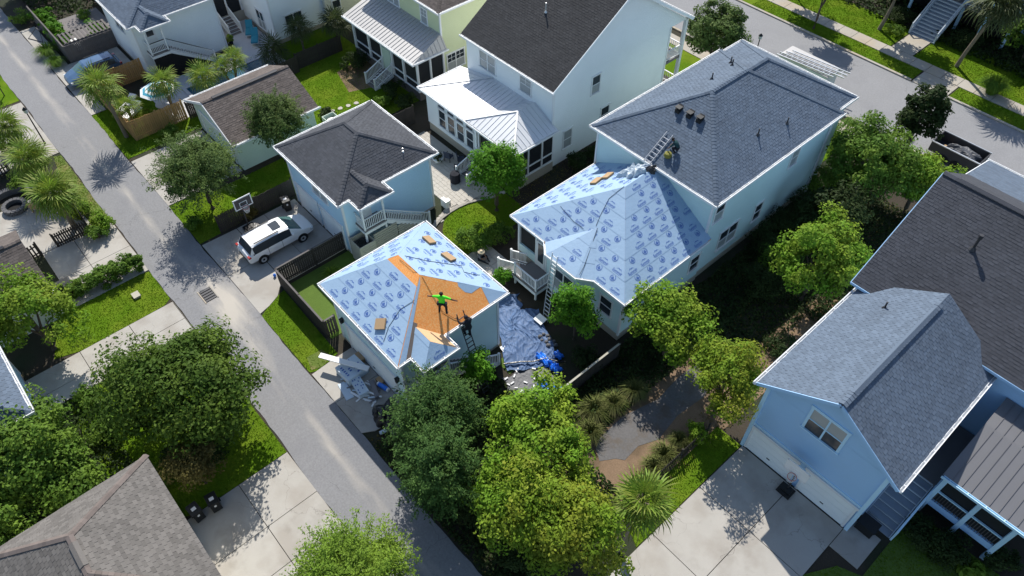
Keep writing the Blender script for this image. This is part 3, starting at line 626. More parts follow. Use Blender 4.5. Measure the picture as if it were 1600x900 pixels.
# --- top left white garage
tl, F, H_, E_ = carriage('carriage_house', 'white garage with dark grey hip roof and white side stair beside the pool', -71.2, -63.1, 13.3, 21.4, 5.2, 7.2, -68.0, -66.3, 'sidewhite', 'shin_slate',
    bump(-63.1, -61.95, 14.0, 16.4, 5.2, 6.0, -64.8, -62.9), seed=4)
landing_stair(tl, -63.48, 14.15, 15.7, 2.65, 19.3)
MB().prism([(-62.3, 14.15, .03), (-62.3, 19.1, .03), (-62.3, 15.75, 2.25), (-62.3, 14.15, 2.3)], (-.04, 0, 0)).build('stair_shade_panel', 'dark', tl); MB().bar((-62.38, 15.8, 3.6), (-62.38, 19.25, 1.1), .06, .05).bar((-62.38, 14.3, 3.66), (-62.38, 15.75, 3.66), .06, .05).build('handrail', 'black', tl)  # dark panel added for the shade and dark fence under the stair
window(tl, (-67.2, 13.7, 3.2), X, -Y, 1.7, 1.0, 2, 'glass')
# ground floor wing of the white garage
MB().box(-76, -71.6, 15.8, 21, 0, 3).build('side_wing', 'sidegreen', tl)
fw, hw, ew = hip_faces(-76.4, -71.2, 15.4, 21.4, 3.0, 4.4, 18.0, 18.8, 'y'); shingled(tl, list(fw.values()), hw, ew, 'shin_brown', 41)
# --- brown garage, gable to the alley
bg = thing('garage', 'sage garage with brown gable roof beside the feathery tree', 'garage', (-50.4, 17, 0))
gx0, gx1, gy0, gy1, gze, gzr = -54.3, -46.5, 13.4, 20.85, 2.75, 4.55; gm = (gx0 + gx1) / 2
MB().box(gx0 + .35, gx1 - .35, gy0 + .35, gy1 - .35, 0, gze - .05).build('wall', 'sidegreen', bg)
for y in (gy0 + .35, gy1 - .41): MB().prism([(gx0 + .35, y, gze - .06), (gx1 - .35, y, gze - .06), (gm, y, gzr - .12)], (0, .06, 0)).build('gable_wall', 'sidegreen', bg)
fa = [[(gx1, gy0, gze), (gx1, gy1, gze), (gm, gy1, gzr), (gm, gy0, gzr)], [(gx0, gy1, gze), (gx0, gy0, gze), (gm, gy0, gzr), (gm, gy1, gzr)]]
rf = shingled(bg, fa, [((gm, gy0, gzr), (gm, gy1, gzr))], [((gx1, gy0, gze), (gx1, gy1, gze)), ((gx0, gy1, gze), (gx0, gy0, gze))], 'shin_brown', 5)
vent(rf, (gm, gy0 + .9, gzr), (gm, gy1 - 1, gzr), .16, 'steel', .46)
for s, xe in ((1, gx1), (-1, gx0)): MB().bar((xe, gy0 - .03, gze - .08), (gm, gy0 - .03, gzr - .08), .05, .2).build('barge_board', 'white', rf)
garage_door(bg, (gm, gy0 + .35, .05), X, -Y, 4.8, 2.15, 'sidegreen')
bx = thing('condenser_enclosure', 'pale sage slatted box at the end of the brown garage', 'enclosure', (-46.1, 21.4, 0))
for x0, x1, y0, y1 in ((-46.7, -45.6, 21.0, 21.05), (-46.7, -45.6, 22.0, 22.05), (-46.7, -46.65, 21.05, 22.0), (-45.65, -45.6, 21.05, 22.0)): MB().box(x0, x1, y0, y1, 0, 1.6).build('side_panel', 'sidegreen', bx)
for k in range(6): MB().box(-45.598, -45.57, 21.1, 21.95, .2 + k * .22, .35 + k * .22).build('slat', 'sidegreen', bx)
MB().lathe([(.3, 1.3), (.34, 1.36), (.1, 1.4)], 14, (-46.15, 21.5, 0)).build('fan_top', 'alu', bx)
# --- bottom left garage
lb, F, H_, E_ = carriage('carriage_house', 'garage with broad taupe hip roof at the bins corner', -24.7, -16.2, -9.8, -2.0, 4.9, 7.05, -21.6, -19.5, 'sidecream', 'shin_taupe', seed=6, capmat='shin_cap', gut=None)
rf = [c for c in lb.children if c.name.startswith('roof')][0]; vent(rf, (-21.2, -5.9, 7.05), (-19.9, -5.9, 7.05), .2, 'shin_taupe', .55, .085)
# --- left garages cut by the frame
l2, F, H_, E_ = carriage('carriage_house', 'slate hip roofed garage cut by the frame below the olive tree', -39.0, -30.9, -13.2, -5.35, 5.0, 7.0, -36, -34, 'sideblue', 'shin_slate', seed=7)
l3 = thing('garage', 'brown gable roofed garage at the frame edge by the fire pit patio', 'garage', (-44.5, -5, 0))
gx0, gx1, gy0, gy1, gze, gzr = -48.0, -41.2, -9.5, -1.65, 2.8, 4.5; gm = (gx0 + gx1) / 2
MB().box(gx0 + .35, gx1 - .35, gy0 + .35, gy1 - .35, 0, gze - .05).build('wall', 'sidecream', l3)
MB().prism([(gx0 + .35, gy1 - .41, gze - .06), (gx1 - .35, gy1 - .41, gze - .06), (gm, gy1 - .41, gzr - .12)], (0, .06, 0)).build('gable_wall', 'sidecream', l3)
fa = [[(gx1, gy0, gze), (gx1, gy1, gze), (gm, gy1, gzr), (gm, gy0, gzr)], [(gx0, gy1, gze), (gx0, gy0, gze), (gm, gy0, gzr), (gm, gy1, gzr)]]
rf = shingled(l3, fa, [((gm, gy0, gzr), (gm, gy1, gzr))], [], 'shin_brown', 8, gut=None)
vent(rf, (gm, gy0 + .9, gzr), (gm, gy1 - 1, gzr), .16, 'steel', .5)
# --- metal roofs: panels with standing seams
def metal_panels(root, faces, mat, step=.45, name='roof_panel'):
    for fpts in faces:
        F = Face(fpts); x0, x1, y0, y1 = F.bounds(); a = x0
        while a < x1 - .02:
            P = clip([(a + .001, y0), (min(a + step, x1) - .001, y0), (min(a + step, x1) - .001, y1), (a + .001, y1)], F.q)
            if len(P) > 2 and abs(area2(P)) > .005:
                mb = MB(); mb.prism([F.at(p[0], p[1], .012) for p in P], F.n * -.05)
                if a > x0 + .01:
                    ys = [y for y in np.linspace(y0, y1, 40) if F.inside(a + .02, y, .02)]
                    if ys and ys[-1] - ys[0] > .2: mb.obox(F.at(a + .02, (ys[0] + ys[-1]) / 2, .03), F.u * .012, F.v * (ys[-1] - ys[0]) / 2, F.n * (.012 if mat == 'metalroof' else .022))
                mb.build(name, mat, root)
            a += step
# --- white house
wh = thing('house', 'tall white house with black gable roof and white metal sunroom roof', 'house', (-36.2, 39, 0))
wx0, wx1, wy0, wy1, wze, wzr = -41.35, -30.95, 31.4, 46.8, 7.2, 12.15; wm = (wy0 + wy1) / 2; wye = 44.4
MB().box(wx0 + .25, wx1 - .3, wy0 + .35, wye, 0, wze - .08).build('wall', 'sidewhite', wh)
for x in (wx0 + .25, wx1 - .36): MB().prism([(x, wy0 + .35, wze - .09), (x, wy1 - .35, wze - .09), (x, wm, wzr - .2)], (.06, 0, 0)).build('gable_wall', 'sidewhite', wh)
fa = [[(wx0, wy0, wze), (wx1, wy0, wze), (wx1, wm, wzr), (wx0, wm, wzr)], [(wx1, wy1, wze), (wx0, wy1, wze), (wx0, wm, wzr), (wx1, wm, wzr)]]
rf = shingled(wh, fa, [((wx0, wm, wzr), (wx1, wm, wzr))], [((wx0, wy0, wze), (wx1, wy0, wze)), ((wx1, wy1, wze), (wx0, wy1, wze))], 'shin_black', 9)
for s, ye in ((1, wy0), (-1, wy1)): MB().bar((wx1 + .02, ye, wze - .1), (wx1 + .02, wm, wzr - .1), .05, .22).build('barge_board', 'sidewhite', rf)
xw = wx1 - .3
window(wh, (xw, 36.15, 4.9), Y, X, .8, 1.5, 1, ('blind', 'glass')); window(wh, (xw, 37.55, 1.5), Y, X, .85, 1.5, 1, 'glass'); window(wh, (xw, 33.45, 1.2), Y, X, .8, 1.6, 1, 'blind')
window(wh, (-38.55, wy0 + .35, 5.2), X, -Y, 1.8, 1.4, 2, ('blind', 'blind')); window(wh, (-34.2, wy0 + .35, 5.4), X, -Y, 1.15, 1.3, 1, ('blind', 'blind'), muntin=1)
corner_boards(wh, [(xw, wy0 + .35), (xw, wye)], 0, wze - .1)
for z in (.9, 3.9):
    MB().box(wx0 + .3, xw, wye, wy1 - .3, z - .2, z).build('porch_floor', 'deck', wh)
    balustrade(wh, (xw - .08, wye + .1, z), (xw - .08, wy1 - .4, z), posts=(0, 0)); balustrade(wh, (wx0 + .4, wy1 - .38, z), (xw - .1, wy1 - .38, z), posts=(0, 0), sp=.2)
for x in (xw - .1, -34.4, -37.7, wx0 + .45): MB().box(x - .13, x + .13, wy1 - .5, wy1 - .24, 0, wze - .1).build('porch_post', 'white', wh)
single('roof_vent_pipe', MB().tube([(-36.0, 35.3, 9.7), (-36.0, 35.3, 10.5)], .05).lathe([(.13, 9.75), (.06, 9.9)], 8, (-36.0, 35.3, 0)), 'alu', 'pale vent pipe on the black gable roof of the white house', 'vent pipe')
# sunroom of the white house
sx0, sx1, sy0, syw, sze, szt = -41.85, -30.65, 27.4, wy0 + .35, 3.95, 4.85
P1, P2 = (-37.9, syw, szt), (-34.4, syw, szt)
fl = [[(sx0, sy0, sze), (-35.7, sy0, sze), (-33.15, syw, szt), P1], [(sx0, syw, sze), (sx0, sy0, sze), P1]]
fb = [[(-36.1, sy0 - .02, sze + .03), (sx1, sy0 - .02, sze + .03), (-33.15, 30.0, 5.1)], [(sx1, sy0, sze + .03), (sx1, syw, sze + .03), (-33.15, syw, 5.1), (-33.15, 30.0, 5.1)], [(-36.1, syw, sze + .03), (-36.1, sy0, sze + .03), (-33.15, 30.0, 5.1), (-33.15, syw, 5.1)]]
sr = roof_deck(wh, fl + fb, 'metalroof', .08); metal_panels(sr, fl + fb, 'metalroof', .42)
gutters(sr, [((sx0, sy0, sze), (sx1, sy0, sze)), ((sx1, sy0, sze), (sx1, syw, sze)), ((sx0, syw, sze), (sx0, sy0, sze))])
for p, q in (((sx0, sy0, sze), P1), ((-36.1, sy0, sze + .03), (-33.15, 30, 5.1)), ((sx1, sy0, sze + .03), (-33.15, 30, 5.1))): MB().bar(Vector(p) + Vector((0, 0, .05)), Vector(q) + Vector((0, 0, .05)), .12, .03).build('hip_cap', 'metalroof', sr)
MB().box(sx0 + .35, -35.3, sy0 + .35, syw, .75, sze - .06).build('sunroom_wall', 'sidewhite', wh); MB().box(sx0 + .4, -35.3, sy0 + .4, syw, 0, .75).build('foundation', 'found', wh)
MB().box(-35.29, sx1 - .35, sy0 + .5, syw, .0, .8).build('porch_base', 'found', wh); MB().box(-35.25, sx1 - .45, sy0 + .55, syw - .05, .8, sze - .1).build('screen', 'screen', wh)
for x in (-39.5, -38.35, -37.2, -36.05):
    window(wh, (x, sy0 + .35, 1.25), X, -Y, .8, 1.55, 1, 'glass', .08); window(wh, (x, sy0 + .35, 3.02), X, -Y, .8, .36, 1, 'glass', .06, rows=1, name='transom_window')
for x in (-35.1, -33.6, -32.3, sx1 - .42): MB().box(x - .07, x + .07, sy0 + .38, sy0 + .52, .8, sze - .1).build('porch_post', 'white', wh)
for yy in (29.2, 30.6): MB().box(sx1 - .5, sx1 - .36, yy - .06, yy + .06, .8, sze - .1).build('porch_post', 'white', wh)
MB().box(-35.1, sx1 - .36, sy0 + .4, sy0 + .5, 1.6, 1.7).box(sx1 - .48, sx1 - .38, sy0 + .5, syw, 1.6, 1.7).box(sx1 - .48, sx1 - .38, sy0 + .5, syw, .78, .95).build('porch_rail', 'white', wh)
flight(wh, (-35.2, sy0 + .4, .8), (-35.2, 25.6, .04), 1.3, X, 5); balustrade(wh, (-35.2, sy0 + .3, .8), (-35.2, 25.6, .1), posts=(1, 1)); balustrade(wh, (-33.9, sy0 + .3, .8), (-33.9, 25.6, .1), posts=(1, 1))
# --- yellow house
yh = thing('house', 'yellow green house with brown hip roof and grey metal porch roof', 'house', (-50, 38, 0))
MB().box(-55.6, -45.3, 32.4, 45, 0, 7.1).build('wall', 'sideyellow', yh)
fs, hp, ed = hip_faces(-56, -44.9, 32.0, 45.4, 7.2, 10.4, 37.5, 39.8, 'y'); shingled(yh, list(fs.values()), hp, ed, 'shin_brown', 10)
corner_boards(yh, [(-45.3, 32.4)], 0, 7.1)
fy = [[(-55.0, 28.9, 4.0), (-44.65, 28.9, 4.0), (-45.32, 32.42, 5.05), (-55.0, 32.42, 5.05)], [(-44.65, 28.9, 4.0), (-44.65, 32.42, 4.0), (-45.32, 32.42, 5.05)]]
yr = roof_deck(yh, fy, 'metalgrey', .08); metal_panels(yr, fy, 'metalgrey', .42); gutters(yr, [((-55, 28.9, 4), (-44.65, 28.9, 4)), ((-44.65, 28.9, 4), (-44.65, 32.4, 4))])
MB().box(-54.8, -45.0, 29.5, 32.4, 0, .8).build('porch_base', 'fencegrey', yh); MB().box(-54.7, -45.15, 29.65, 32.38, .8, 3.9).build('screen', 'screen', yh)
for x in (-54.65, -52.3, -50.3, -48.8, -47.1, -45.1): MB().box(x - .09, x + .09, 29.47, 29.64, .8, 3.95).build('porch_post', 'white', yh)
for x in ((-54.6, -52.4), (-52.2, -50.4), (-48.7, -47.2), (-47.0, -45.2)): MB().box(x[0], x[1], 29.52, 29.6, 1.55, 1.65).box(x[0], x[1], 29.52, 29.6, .8, .92).build('porch_rail', 'white', yh)
for y in (30.9, 32.3): MB().box(-45.16, -45.02, y - .08, y + .08, .8, 3.95).build('porch_post', 'white', yh)
MB().box(-50.2, -49.0, 29.48, 29.6, .85, 2.95).build('screen_door', 'sidegreen', yh)
window(yh, (-45.3, 33.75, 1.4), Y, X, 1.8, 1.5, 2, ('blind', 'glass'), muntin=1); window(yh, (-47.5, 32.4, 5.1), X, -Y, .8, 1.3, 1, ('blind', 'blind'), muntin=1); window(yh, (-51.9, 32.4, 5.1), X, -Y, 1.6, 1.3, 2, ('blind', 'blind'), muntin=1)
flight(yh, (-50.25, 29.5, .85), (-50.25, 27.5, .04), 1.4, X, 6); balustrade(yh, (-50.25, 29.4, .85), (-50.25, 27.5, .1), posts=(1, 1)); balustrade(yh, (-48.85, 29.4, .85), (-48.85, 27.5, .1), posts=(1, 1))
# --- white house at the top
wt = thing('house', 'white house with tall paired windows behind the pool yard', 'house', (-67, 31, 0))
MB().box(-74, -61, 24.9, 30.2, 0, 7).build('wall', 'sidewhite', wt); MB().box(-74, -60.6, 30.21, 40, 0, 7).build('rear_wing', 'sidecream', wt)
fs, hp, ed = hip_faces(-74.4, -60.2, 24.5, 40.4, 7.05, 10.6, 31.5, 33.5, 'y'); shingled(wt, list(fs.values()), hp, ed, 'shin_dark', 11, expo=.3, tab=.5)
corner_boards(wt, [(-61, 24.9)], .4, 7); MB().box(-74.05, -60.96, 24.86, 30.2, 0, .4).build('foundation', 'found', wt)
window(wt, (-61, 27.0, .6), Y, X, 1.7, 1.8, 2, ('blind', 'glass')); window(wt, (-60.6, 31.4, .8), Y, X, .8, 1.5, 1, ('blind', 'glass')); window(wt, (-63.5, 24.9, .6), X, -Y, 1.3, 1.8, 2, ('blind', 'glass'))
MB().box(-73, -67.2, 21.8, 24.9, 0, 1.0).build('porch_base', 'found', wt); MB().box(-72.9, -67.35, 22.0, 24.85, 1.0, 3.4).build('screen', 'screen', wt)
for x in (-67.3, -68.7, -70.2, -71.7, -73): MB().box(x - .07, x + .07, 21.83, 21.98, 1.0, 3.4).build('porch_post', 'white', wt)
for y in (22.0, 23.4, 24.8): MB().box(-67.34, -67.2, y - .07, y + .07, 1.0, 3.4).build('porch_post', 'white', wt)
MB().box(-73.3, -66.9, 21.5, 24.9, 3.42, 3.6).build('porch_roof', 'metalgrey', wt)
flight(wt, (-67.2, 22.2, 1.0), (-65.2, 22.2, .05), 1.2, Y, 6); balustrade(wt, (-67.2, 22.2, 1.0), (-65.2, 22.2, .1)); balustrade(wt, (-67.2, 23.4, 1.0), (-65.2, 23.4, .1))
# --- main house with the porch wing being re-roofed
mh = thing('house', 'pale aqua house with slate hip roof and blue underlayment on its rear wing', 'house', (-21.3, 35, 0))
hx0, hx1, hy0, hy1, hze = -26.55, -16.1, 30.75, 44.6, 7.2; hm = (hx0 + hx1) / 2; PIT = .577; hzr = hze + (hx1 - hx0) / 2 * PIT
fs, hp, ed = hip_faces(hx0, hx1, hy0, hy1, hze, hzr, hy0 + 5.22, 39.6, 'y')
bz = hze + 4.87 * PIT; fb = [[(-16.55, hy1 - 2, hze), (-16.55, 46.9, hze), (-21.42, 42.0, bz), (-21.42, 39.0, bz)], [(-16.55, 46.9, hze), (-26.3, 46.9, hze), (-21.42, 42.0, bz)], [(-26.3, 46.9, hze), (-26.3, hy1 - 2, hze), (-21.42, 39.0, bz), (-21.42, 42.0, bz)]]
mrf = shingled(mh, [fs['S'], fs['E'], fs['W'], fs['N']] + fb, hp + [((-16.55, 46.9, hze), (-21.42, 42, bz)), ((-26.3, 46.9, hze), (-21.42, 42, bz)), ((-21.42, 42, bz), (-21.42, 39.6, bz))],
    [((hx0, hy0, hze), (hx1, hy0, hze)), ((hx1, hy0, hze), (hx1, hy1, hze)), ((-16.55, hy1 + .2, hze), (-16.55, 46.9, hze)), ((-16.55, 46.9, hze), (-26.3, 46.9, hze)), ((-26.3, 46.9, hze), (-26.3, hy1, hze)), ((hx0, hy1, hze), (hx0, hy0, hze))], 'shin_slate', 12)
MB().box(hx0 + .35, hx1 - .35, hy0 + .35, hy1 - .2, .0, hze - .08).build('wall', 'sideaqua', mh); MB().box(hx0 + .6, hx1 - .8, hy1 - .19, 46.55, 0, hze - .08).build('rear_wall', 'sideaqua', mh)
MB().box(hx0 + .05, hx1 - .05, hy0 + .05, hy1, hze - .14, hze - .1).build('soffit', 'white', mh)
xw = hx1 - .35; corner_boards(mh, [(xw, hy0 + .35), (hx0 + .35, hy0 + .35), (xw, hy1 - .2)], 0, hze - .14)
MB().box(hx0 + .33, xw + .03, hy0 + .33, hy1 - .18, 0, .55).build('foundation', 'found', mh)
window(mh, (xw, 34.0, 1.4), Y, X, 1.9, 1.65, 2, ('blind', 'glass')); window(mh, (xw, 32.0, 4.9), Y, X, .85, 1.5, 1, ('blind', 'glass')); window(mh, (xw, 37.3, 1.6), Y, X, .8, 1.5, 1, 'glass'); window(mh, (xw, 40.1, 4.9), Y, X, .8, 1.4, 1, 'blind')
MB().tube([(xw + .06, hy1 - .5, 0), (xw + .06, hy1 - .5, 6.9)], .05).build('downspout', 'white', mh)
px0, px1, py0, pyw, pze = -25.95, -16.0, 23.05, hy0 + .35, 4.2; pm = (px0 + px1) / 2; pry = py0 + 4.975; pzr = pze + 4.975 * PIT
PS = [(px0, py0, pze), (px1, py0, pze), (pm, pry, pzr)]; PE = [(px1, py0, pze), (px1, pyw, pze), (pm, pyw, pzr), (pm, pry, pzr)]; PW = [(px0, pyw, pze), (px0, py0, pze), (pm, pry, pzr), (pm, pyw, pzr)]
BP = (-20.6, 25.35, pze + 2.3 * PIT); bq = [(-22.75, 23.02, 4.19), (-22.0, 22.4, 4.15), (-19.4, 22.4, 4.15), (-18.5, 23.02, 4.19)]
PB = [[bq[0], bq[1], BP], [bq[1], bq[2], BP], [bq[2], bq[3], BP]]
prf = roof_deck(mh, [PS, PE, PW] + PB, 'osb', .1)
gutters(prf, [((px0, py0, pze), (bq[0][0] - .15, py0, pze)), (bq[0], bq[1]), (bq[1], bq[2]), (bq[2], bq[3]), ((bq[3][0], py0, pze), (px1, py0, pze)), ((px1, py0, pze), (px1, pyw - .4, pze)), ((px0, pyw - .3, pze), (px0, py0, pze))], w=.1)
MB().box(-22.9, px1 - .35, py0 + .35, pyw, 0, pze - .12).build('wing_wall', 'sideaqua', mh); MB().box(-22.92, px1 - .32, py0 + .32, pyw, 0, .55).build('foundation', 'found', mh)
MB().prism([(-22.6, py0 + .36, .5), (-21.85, 22.75, .5), (-19.55, 22.75, .5), (-18.7, py0 + .36, .5)], (0, 0, 3.55)).build('bay_wall', 'sideaqua', mh)
corner_boards(mh, [(px1 - .35, py0 + .35)], .5, pze - .12)
MB().box(px0 + .2, -22.91, py0 + .35, pyw, 0, .95).build('porch_base', 'found', mh); MB().box(px0 + .35, -22.95, py0 + .5, pyw - .05, .95, pze - .15).build('screen', 'screen', mh)
for x in (px0 + .3, -23.95, -23.0): MB().box(x - .08, x + .08, py0 + .34, py0 + .5, .95, pze - .12).build('porch_post', 'white', mh)
for y in (25.8, 28.4): MB().box(px0 + .2, px0 + .34, y - .08, y + .08, .95, pze - .12).build('porch_post', 'white', mh)
MB().box(px0 + .3, -24.0, py0 + .36, py0 + .48, 1.0, 1.7).build('porch_panel', 'sideaqua', mh); MB().box(px0 + .3, -23.0, py0 + .36, py0 + .48, pze - .35, pze - .13).build('porch_beam', 'sideaqua', mh)
d = MB().box(-23.85, -23.1, py0 + .33, py0 + .4, 1.0, 3.3).build('screen_door', 'white', mh); MB().box(-23.72, -23.23, py0 + .31, py0 + .329, 1.5, 3.15).build('pane', 'glass', d)
MB().box(-24.3, -22.1, 21.7, py0 + .33, .8, .95).build('deck_floor', 'deck', mh); MB().box(-24.3, -22.1, 21.68, 21.72, .55, .79).box(-22.12, -22.08, 21.72, py0 + .3, .55, .79).build('deck_beam', 'white', mh)
for x in (-24.2, -22.2): MB().box(x - .06, x + .06, 21.75, 21.87, 0, .8).build('deck_post', 'white', mh)
balustrade(mh, (-24.2, 21.76, .95), (-22.15, 21.76, .95)); balustrade(mh, (-22.15, 21.76, .95), (-22.15, 23.2, .95), posts=(0, 0))
flight(mh, (-24.3, 21.8, .95), (-25.9, 21.8, .05), 1.1, Y, 6); balustrade(mh, (-24.3, 21.78, .95), (-25.9, 21.78, .1), posts=(0, 1)); balustrade(mh, (-24.3, 22.95, .95), (-25.9, 22.95, .1), posts=(0, 1))
window(mh, (px1 - .35, 30.4, 1.5), Y, X, .85, 1.3, 1, ('glass', 'glass')); window(mh, (-20.7, 22.75, 1.4), X, -Y, 1.6, 1.7, 2, ('blind', 'glass')); window(mh, (-17.6, py0 + .35, 1.6), X, -Y, .9, 1.4, 1, 'glass')
for k, y in enumerate((34.08, 34.14, 34.2)):
    z = hze + (y - hy0) * PIT; x = (-22.25, -21.4, -20.65)[k]
    m = MB(); m.prism([(x - .17, y - .2, z - .16), (x + .17, y - .2, z - .16), (x + .17, y + .2, z + .08), (x - .17, y + .2, z + .08)], (0, 0, .3))
    m.box(x - .2, x + .2, y - .25, y + .22, z + .3, z + .33); single('roof_vent', m, 'black', 'black box vent, %s of the row of three on the slate roof' % ('leftmost', 'middle one', 'rightmost')[k], 'roof vent', 'box vents on the slate roof')
for k, (x, y) in enumerate(((-22.9, 38.2), (-23.1, 40.7), (-23.6, 41.3), (-17.5, 39.6), (-17.9, 36.9))):
    z = hze + (min(x - hx0, hx1 - x)) * PIT; single('vent_pipe', MB().tube([(x, y, z - .05), (x, y, z + .5)], .045).lathe([(.14, z), (.06, z + .14)], 8, (x, y, 0)), 'steel', 'thin vent pipe on the slate roof, ' + ('near the hip corner', 'between ridge and far eave', 'the farthest towards the street', 'low on the slope over the pair window', 'low on the slope near the front')[k], 'vent pipe')
# --- house at the lower right
rh = thing('house', 'blue grey house with garage wing, grey gable roofs and screened porch', 'house', (-1, 33, 0))
rx0, rx1, ry0, rze, rzr = -7.15, .7, 23.05, 6.0, 8.6; rm = (rx0 + rx1) / 2
mx0, mx1, my0, my1, mze, mzr = -7.55, 11, 32.15, 45.85, 6.5, 10.6; mm = (my0 + my1) / 2
MB().box(rx0 + .6, rx1 - .6, ry0 + .3, 33, 0, rze - .1).build('garage_wall', 'sidegrey', rh); MB().prism([(rx0 + .6, ry0 + .3, rze - .11), (rx1 - .6, ry0 + .3, rze - .11), (rx1 - .6, ry0 + .3, rze + .3), (rm, ry0 + .3, rzr - .15), (rx0 + .6, ry0 + .3, rze + .3)], (0, .06, 0)).build('gable_wall', 'sidegrey', rh)
fa = [[(rx1, ry0, rze), (rx1, 33, rze), (rm, 33, rzr), (rm, ry0, rzr)], [(rx0, 33, rze), (rx0, ry0, rze), (rm, ry0, rzr), (rm, 33, rzr)]]
rf = shingled(rh, fa, [((rm, ry0, rzr), (rm, 32, rzr))], [((rx1, ry0, rze), (rx1, 32.4, rze)), ((rx0, 32.4, rze), (rx0, ry0, rze))], 'shin_slate', 13, capw=.2)
vent(rf, (rm, ry0 + .9, rzr), (rm, 31.5, rzr), .2, 'shin_slate', .66, .08)
for xe in (rx0, rx1): MB().bar((xe, ry0 - .02, rze - .12), (rm, ry0 - .02, rzr - .12), .05, .2).build('barge_board', 'sidegrey', rf)
MB().box(mx0 + .25, mx1, my0 + .35, my1 - .35, 0, mze - .1).build('wall', 'sidegrey', rh); MB().prism([(mx0 + .25, my0 + .35, mze - .11), (mx0 + .25, my1 - .35, mze - .11), (mx0 + .25, mm, mzr - .15)], (.06, 0, 0)).build('gable_wall', 'sidegrey', rh)
fa = [[(mx0, my0, mze), (mx1, my0, mze), (mx1, mm, mzr), (mx0, mm, mzr)], [(mx1, my1, mze), (mx0, my1, mze), (mx0, mm, mzr), (mx1, mm, mzr)]]
rf2 = shingled(rh, fa, [((mx0, mm, mzr), (mx1, mm, mzr))], [], 'shin_night', 14, gut=None, capw=.2)
vent(rf2, (mx0 + .9, mm, mzr), (mx1 - .5, mm, mzr), .2, 'shin_night', .6, .08)
MB().bar((mx0 - .02, my0, mze - .12), (mx0 - .02, mm, mzr - .12), .05, .2).bar((mx0, my0 - .02, mze - .08), (mx1, my0 - .02, mze - .08), .05, .16).build('barge_board', 'sidegrey', rf2)
fr = [[(mx1, 50.2, 5.2), (mx0 - .1, 50.2, 5.2), (mx0 - .1, my1 - 2.6, 7.3), (mx1, my1 - 2.6, 7.3)]]
shingled(rh, fr, [], [((mx1, 50.2, 5.2), (mx0 - .1, 50.2, 5.2))], 'shin_slate', 15); MB().box(mx0 + .3, mx1, my1 - .3, 49.8, 0, 5.0).build('rear_wing', 'sidegrey', rh); MB().bar((mx0 - .12, 50.2, 5.15), (mx0 - .12, my1 - 2.6, 7.25), .05, .16).build('barge_board', 'white', rh)
yw = ry0 + .3
window(rh, (-3.3, yw, 5.0), X, -Y, 1.8, 1.75, 2, ('glass', 'blind'), .14, tm='sideblue'); garage_door(rh, (-4.95, yw, .05), X, -Y, 2.7, 2.1, 'sidewhite'); garage_door(rh, (-1.55, yw, .05), X, -Y, 2.7, 2.1, 'sidewhite')
MB().box(rx0 + .57, rx1 - .57, yw - .06, yw, 2.45, 2.6).build('belt_trim', 'sideblue', rh); corner_boards(rh, [(rx0 + .6, yw), (rx1 - .6, yw)], 0, rze - .1, 'sideblue', .1)
single('roof_vent_pipe', MB().tube([(-3.9, 36.4, 9.0), (-3.9, 36.4, 9.9)], .075).lathe([(.2, 9.0), (.09, 9.2)], 10, (-3.9, 36.4, 0)).tube([(-3.9, 36.4, 9.85), (-3.9, 36.4, 10.1)], .12), 'steel', 'thick dark vent stack on the charcoal roof near the frame edge', 'vent pipe')
single('roof_vent_pipe', MB().tube([(-.5, 36.4, 9.0), (-.5, 36.4, 9.65)], .05).lathe([(.14, 9.0), (.06, 9.15)], 8, (-.5, 36.4, 0)), 'steel', 'thin vent pipe on the charcoal roof beside the thick stack', 'vent pipe')
single('roof_vent_pipe', MB().tube([(-5.2, 31.0, 7.2), (-5.2, 31.0, 7.75)], .05).lathe([(.14, 7.25), (.06, 7.4)], 8, (-5.2, 31.0, 0)), 'steel', 'thin vent pipe on the garage wing roof in the wall shadow', 'vent pipe')
# stair and porch of that house
flight(rh, (.3, 28.0, 1.5), (.3, 24.6, .05), 1.55, X, 8, 'stairtread', 'stairgrey'); MB().box(.2, 1.95, 28.0, 32.4, 1.3, 1.5).build('porch_floor', 'deck', rh)
MB().bar((1.95, 28.0, 2.35), (1.95, 24.6, .95), .09, .07).bar((1.95, 28.0, 1.55), (1.95, 24.6, .15), .07, .2).box(1.9, 2.0, 24.55, 24.65, 0, 1.05).build('stair_rail', 'sideblue', rh); MB().bar((.22, 28.0, 1.55), (.22, 24.6, .15), .07, .2).build('stair_rail', 'sideblue', rh)
fp = [[(1.75, 26.9, 4.0), (6.1, 26.9, 4.0), (4.6, 30.4, 4.9), (1.75, 30.4, 4.9)], [(6.1, 26.9, 4.0), (6.1, 32.4, 4.0), (4.6, 32.4, 4.9), (4.6, 30.4, 4.9)], [(1.75, 30.4, 4.9), (4.6, 30.4, 4.9), (4.6, 32.45, 5.2), (1.75, 32.45, 5.2)]]
pr = roof_deck(rh, fp, 'metaldark', .08); metal_panels(pr, fp, 'metaldark', .45); gutters(pr, [((1.75, 26.9, 4.0), (6.1, 26.9, 4.0)), ((6.1, 26.9, 4), (6.1, 32.4, 4))], 'sideblue')
MB().box(2.0, 5.65, 27.2, 32.3, .9, 1.35).build('porch_base', 'sidegrey', rh); MB().box(2.1, 5.5, 27.35, 32.2, 1.35, 3.9).build('screen', 'screen', rh)
for x, y in ((2.05, 27.25), (3.8, 27.25), (5.55, 27.25), (5.55, 29.8)): MB().box(x - .11, x + .11, y - .11, y + .11, 0, 3.95).build('porch_post', 'sideblue', rh)
MB().box(2.05, 5.5, 27.2, 27.3, 2.2, 2.28).box(5.5, 5.6, 27.3, 32, 2.2, 2.28).build('porch_rail', 'sideblue', rh)
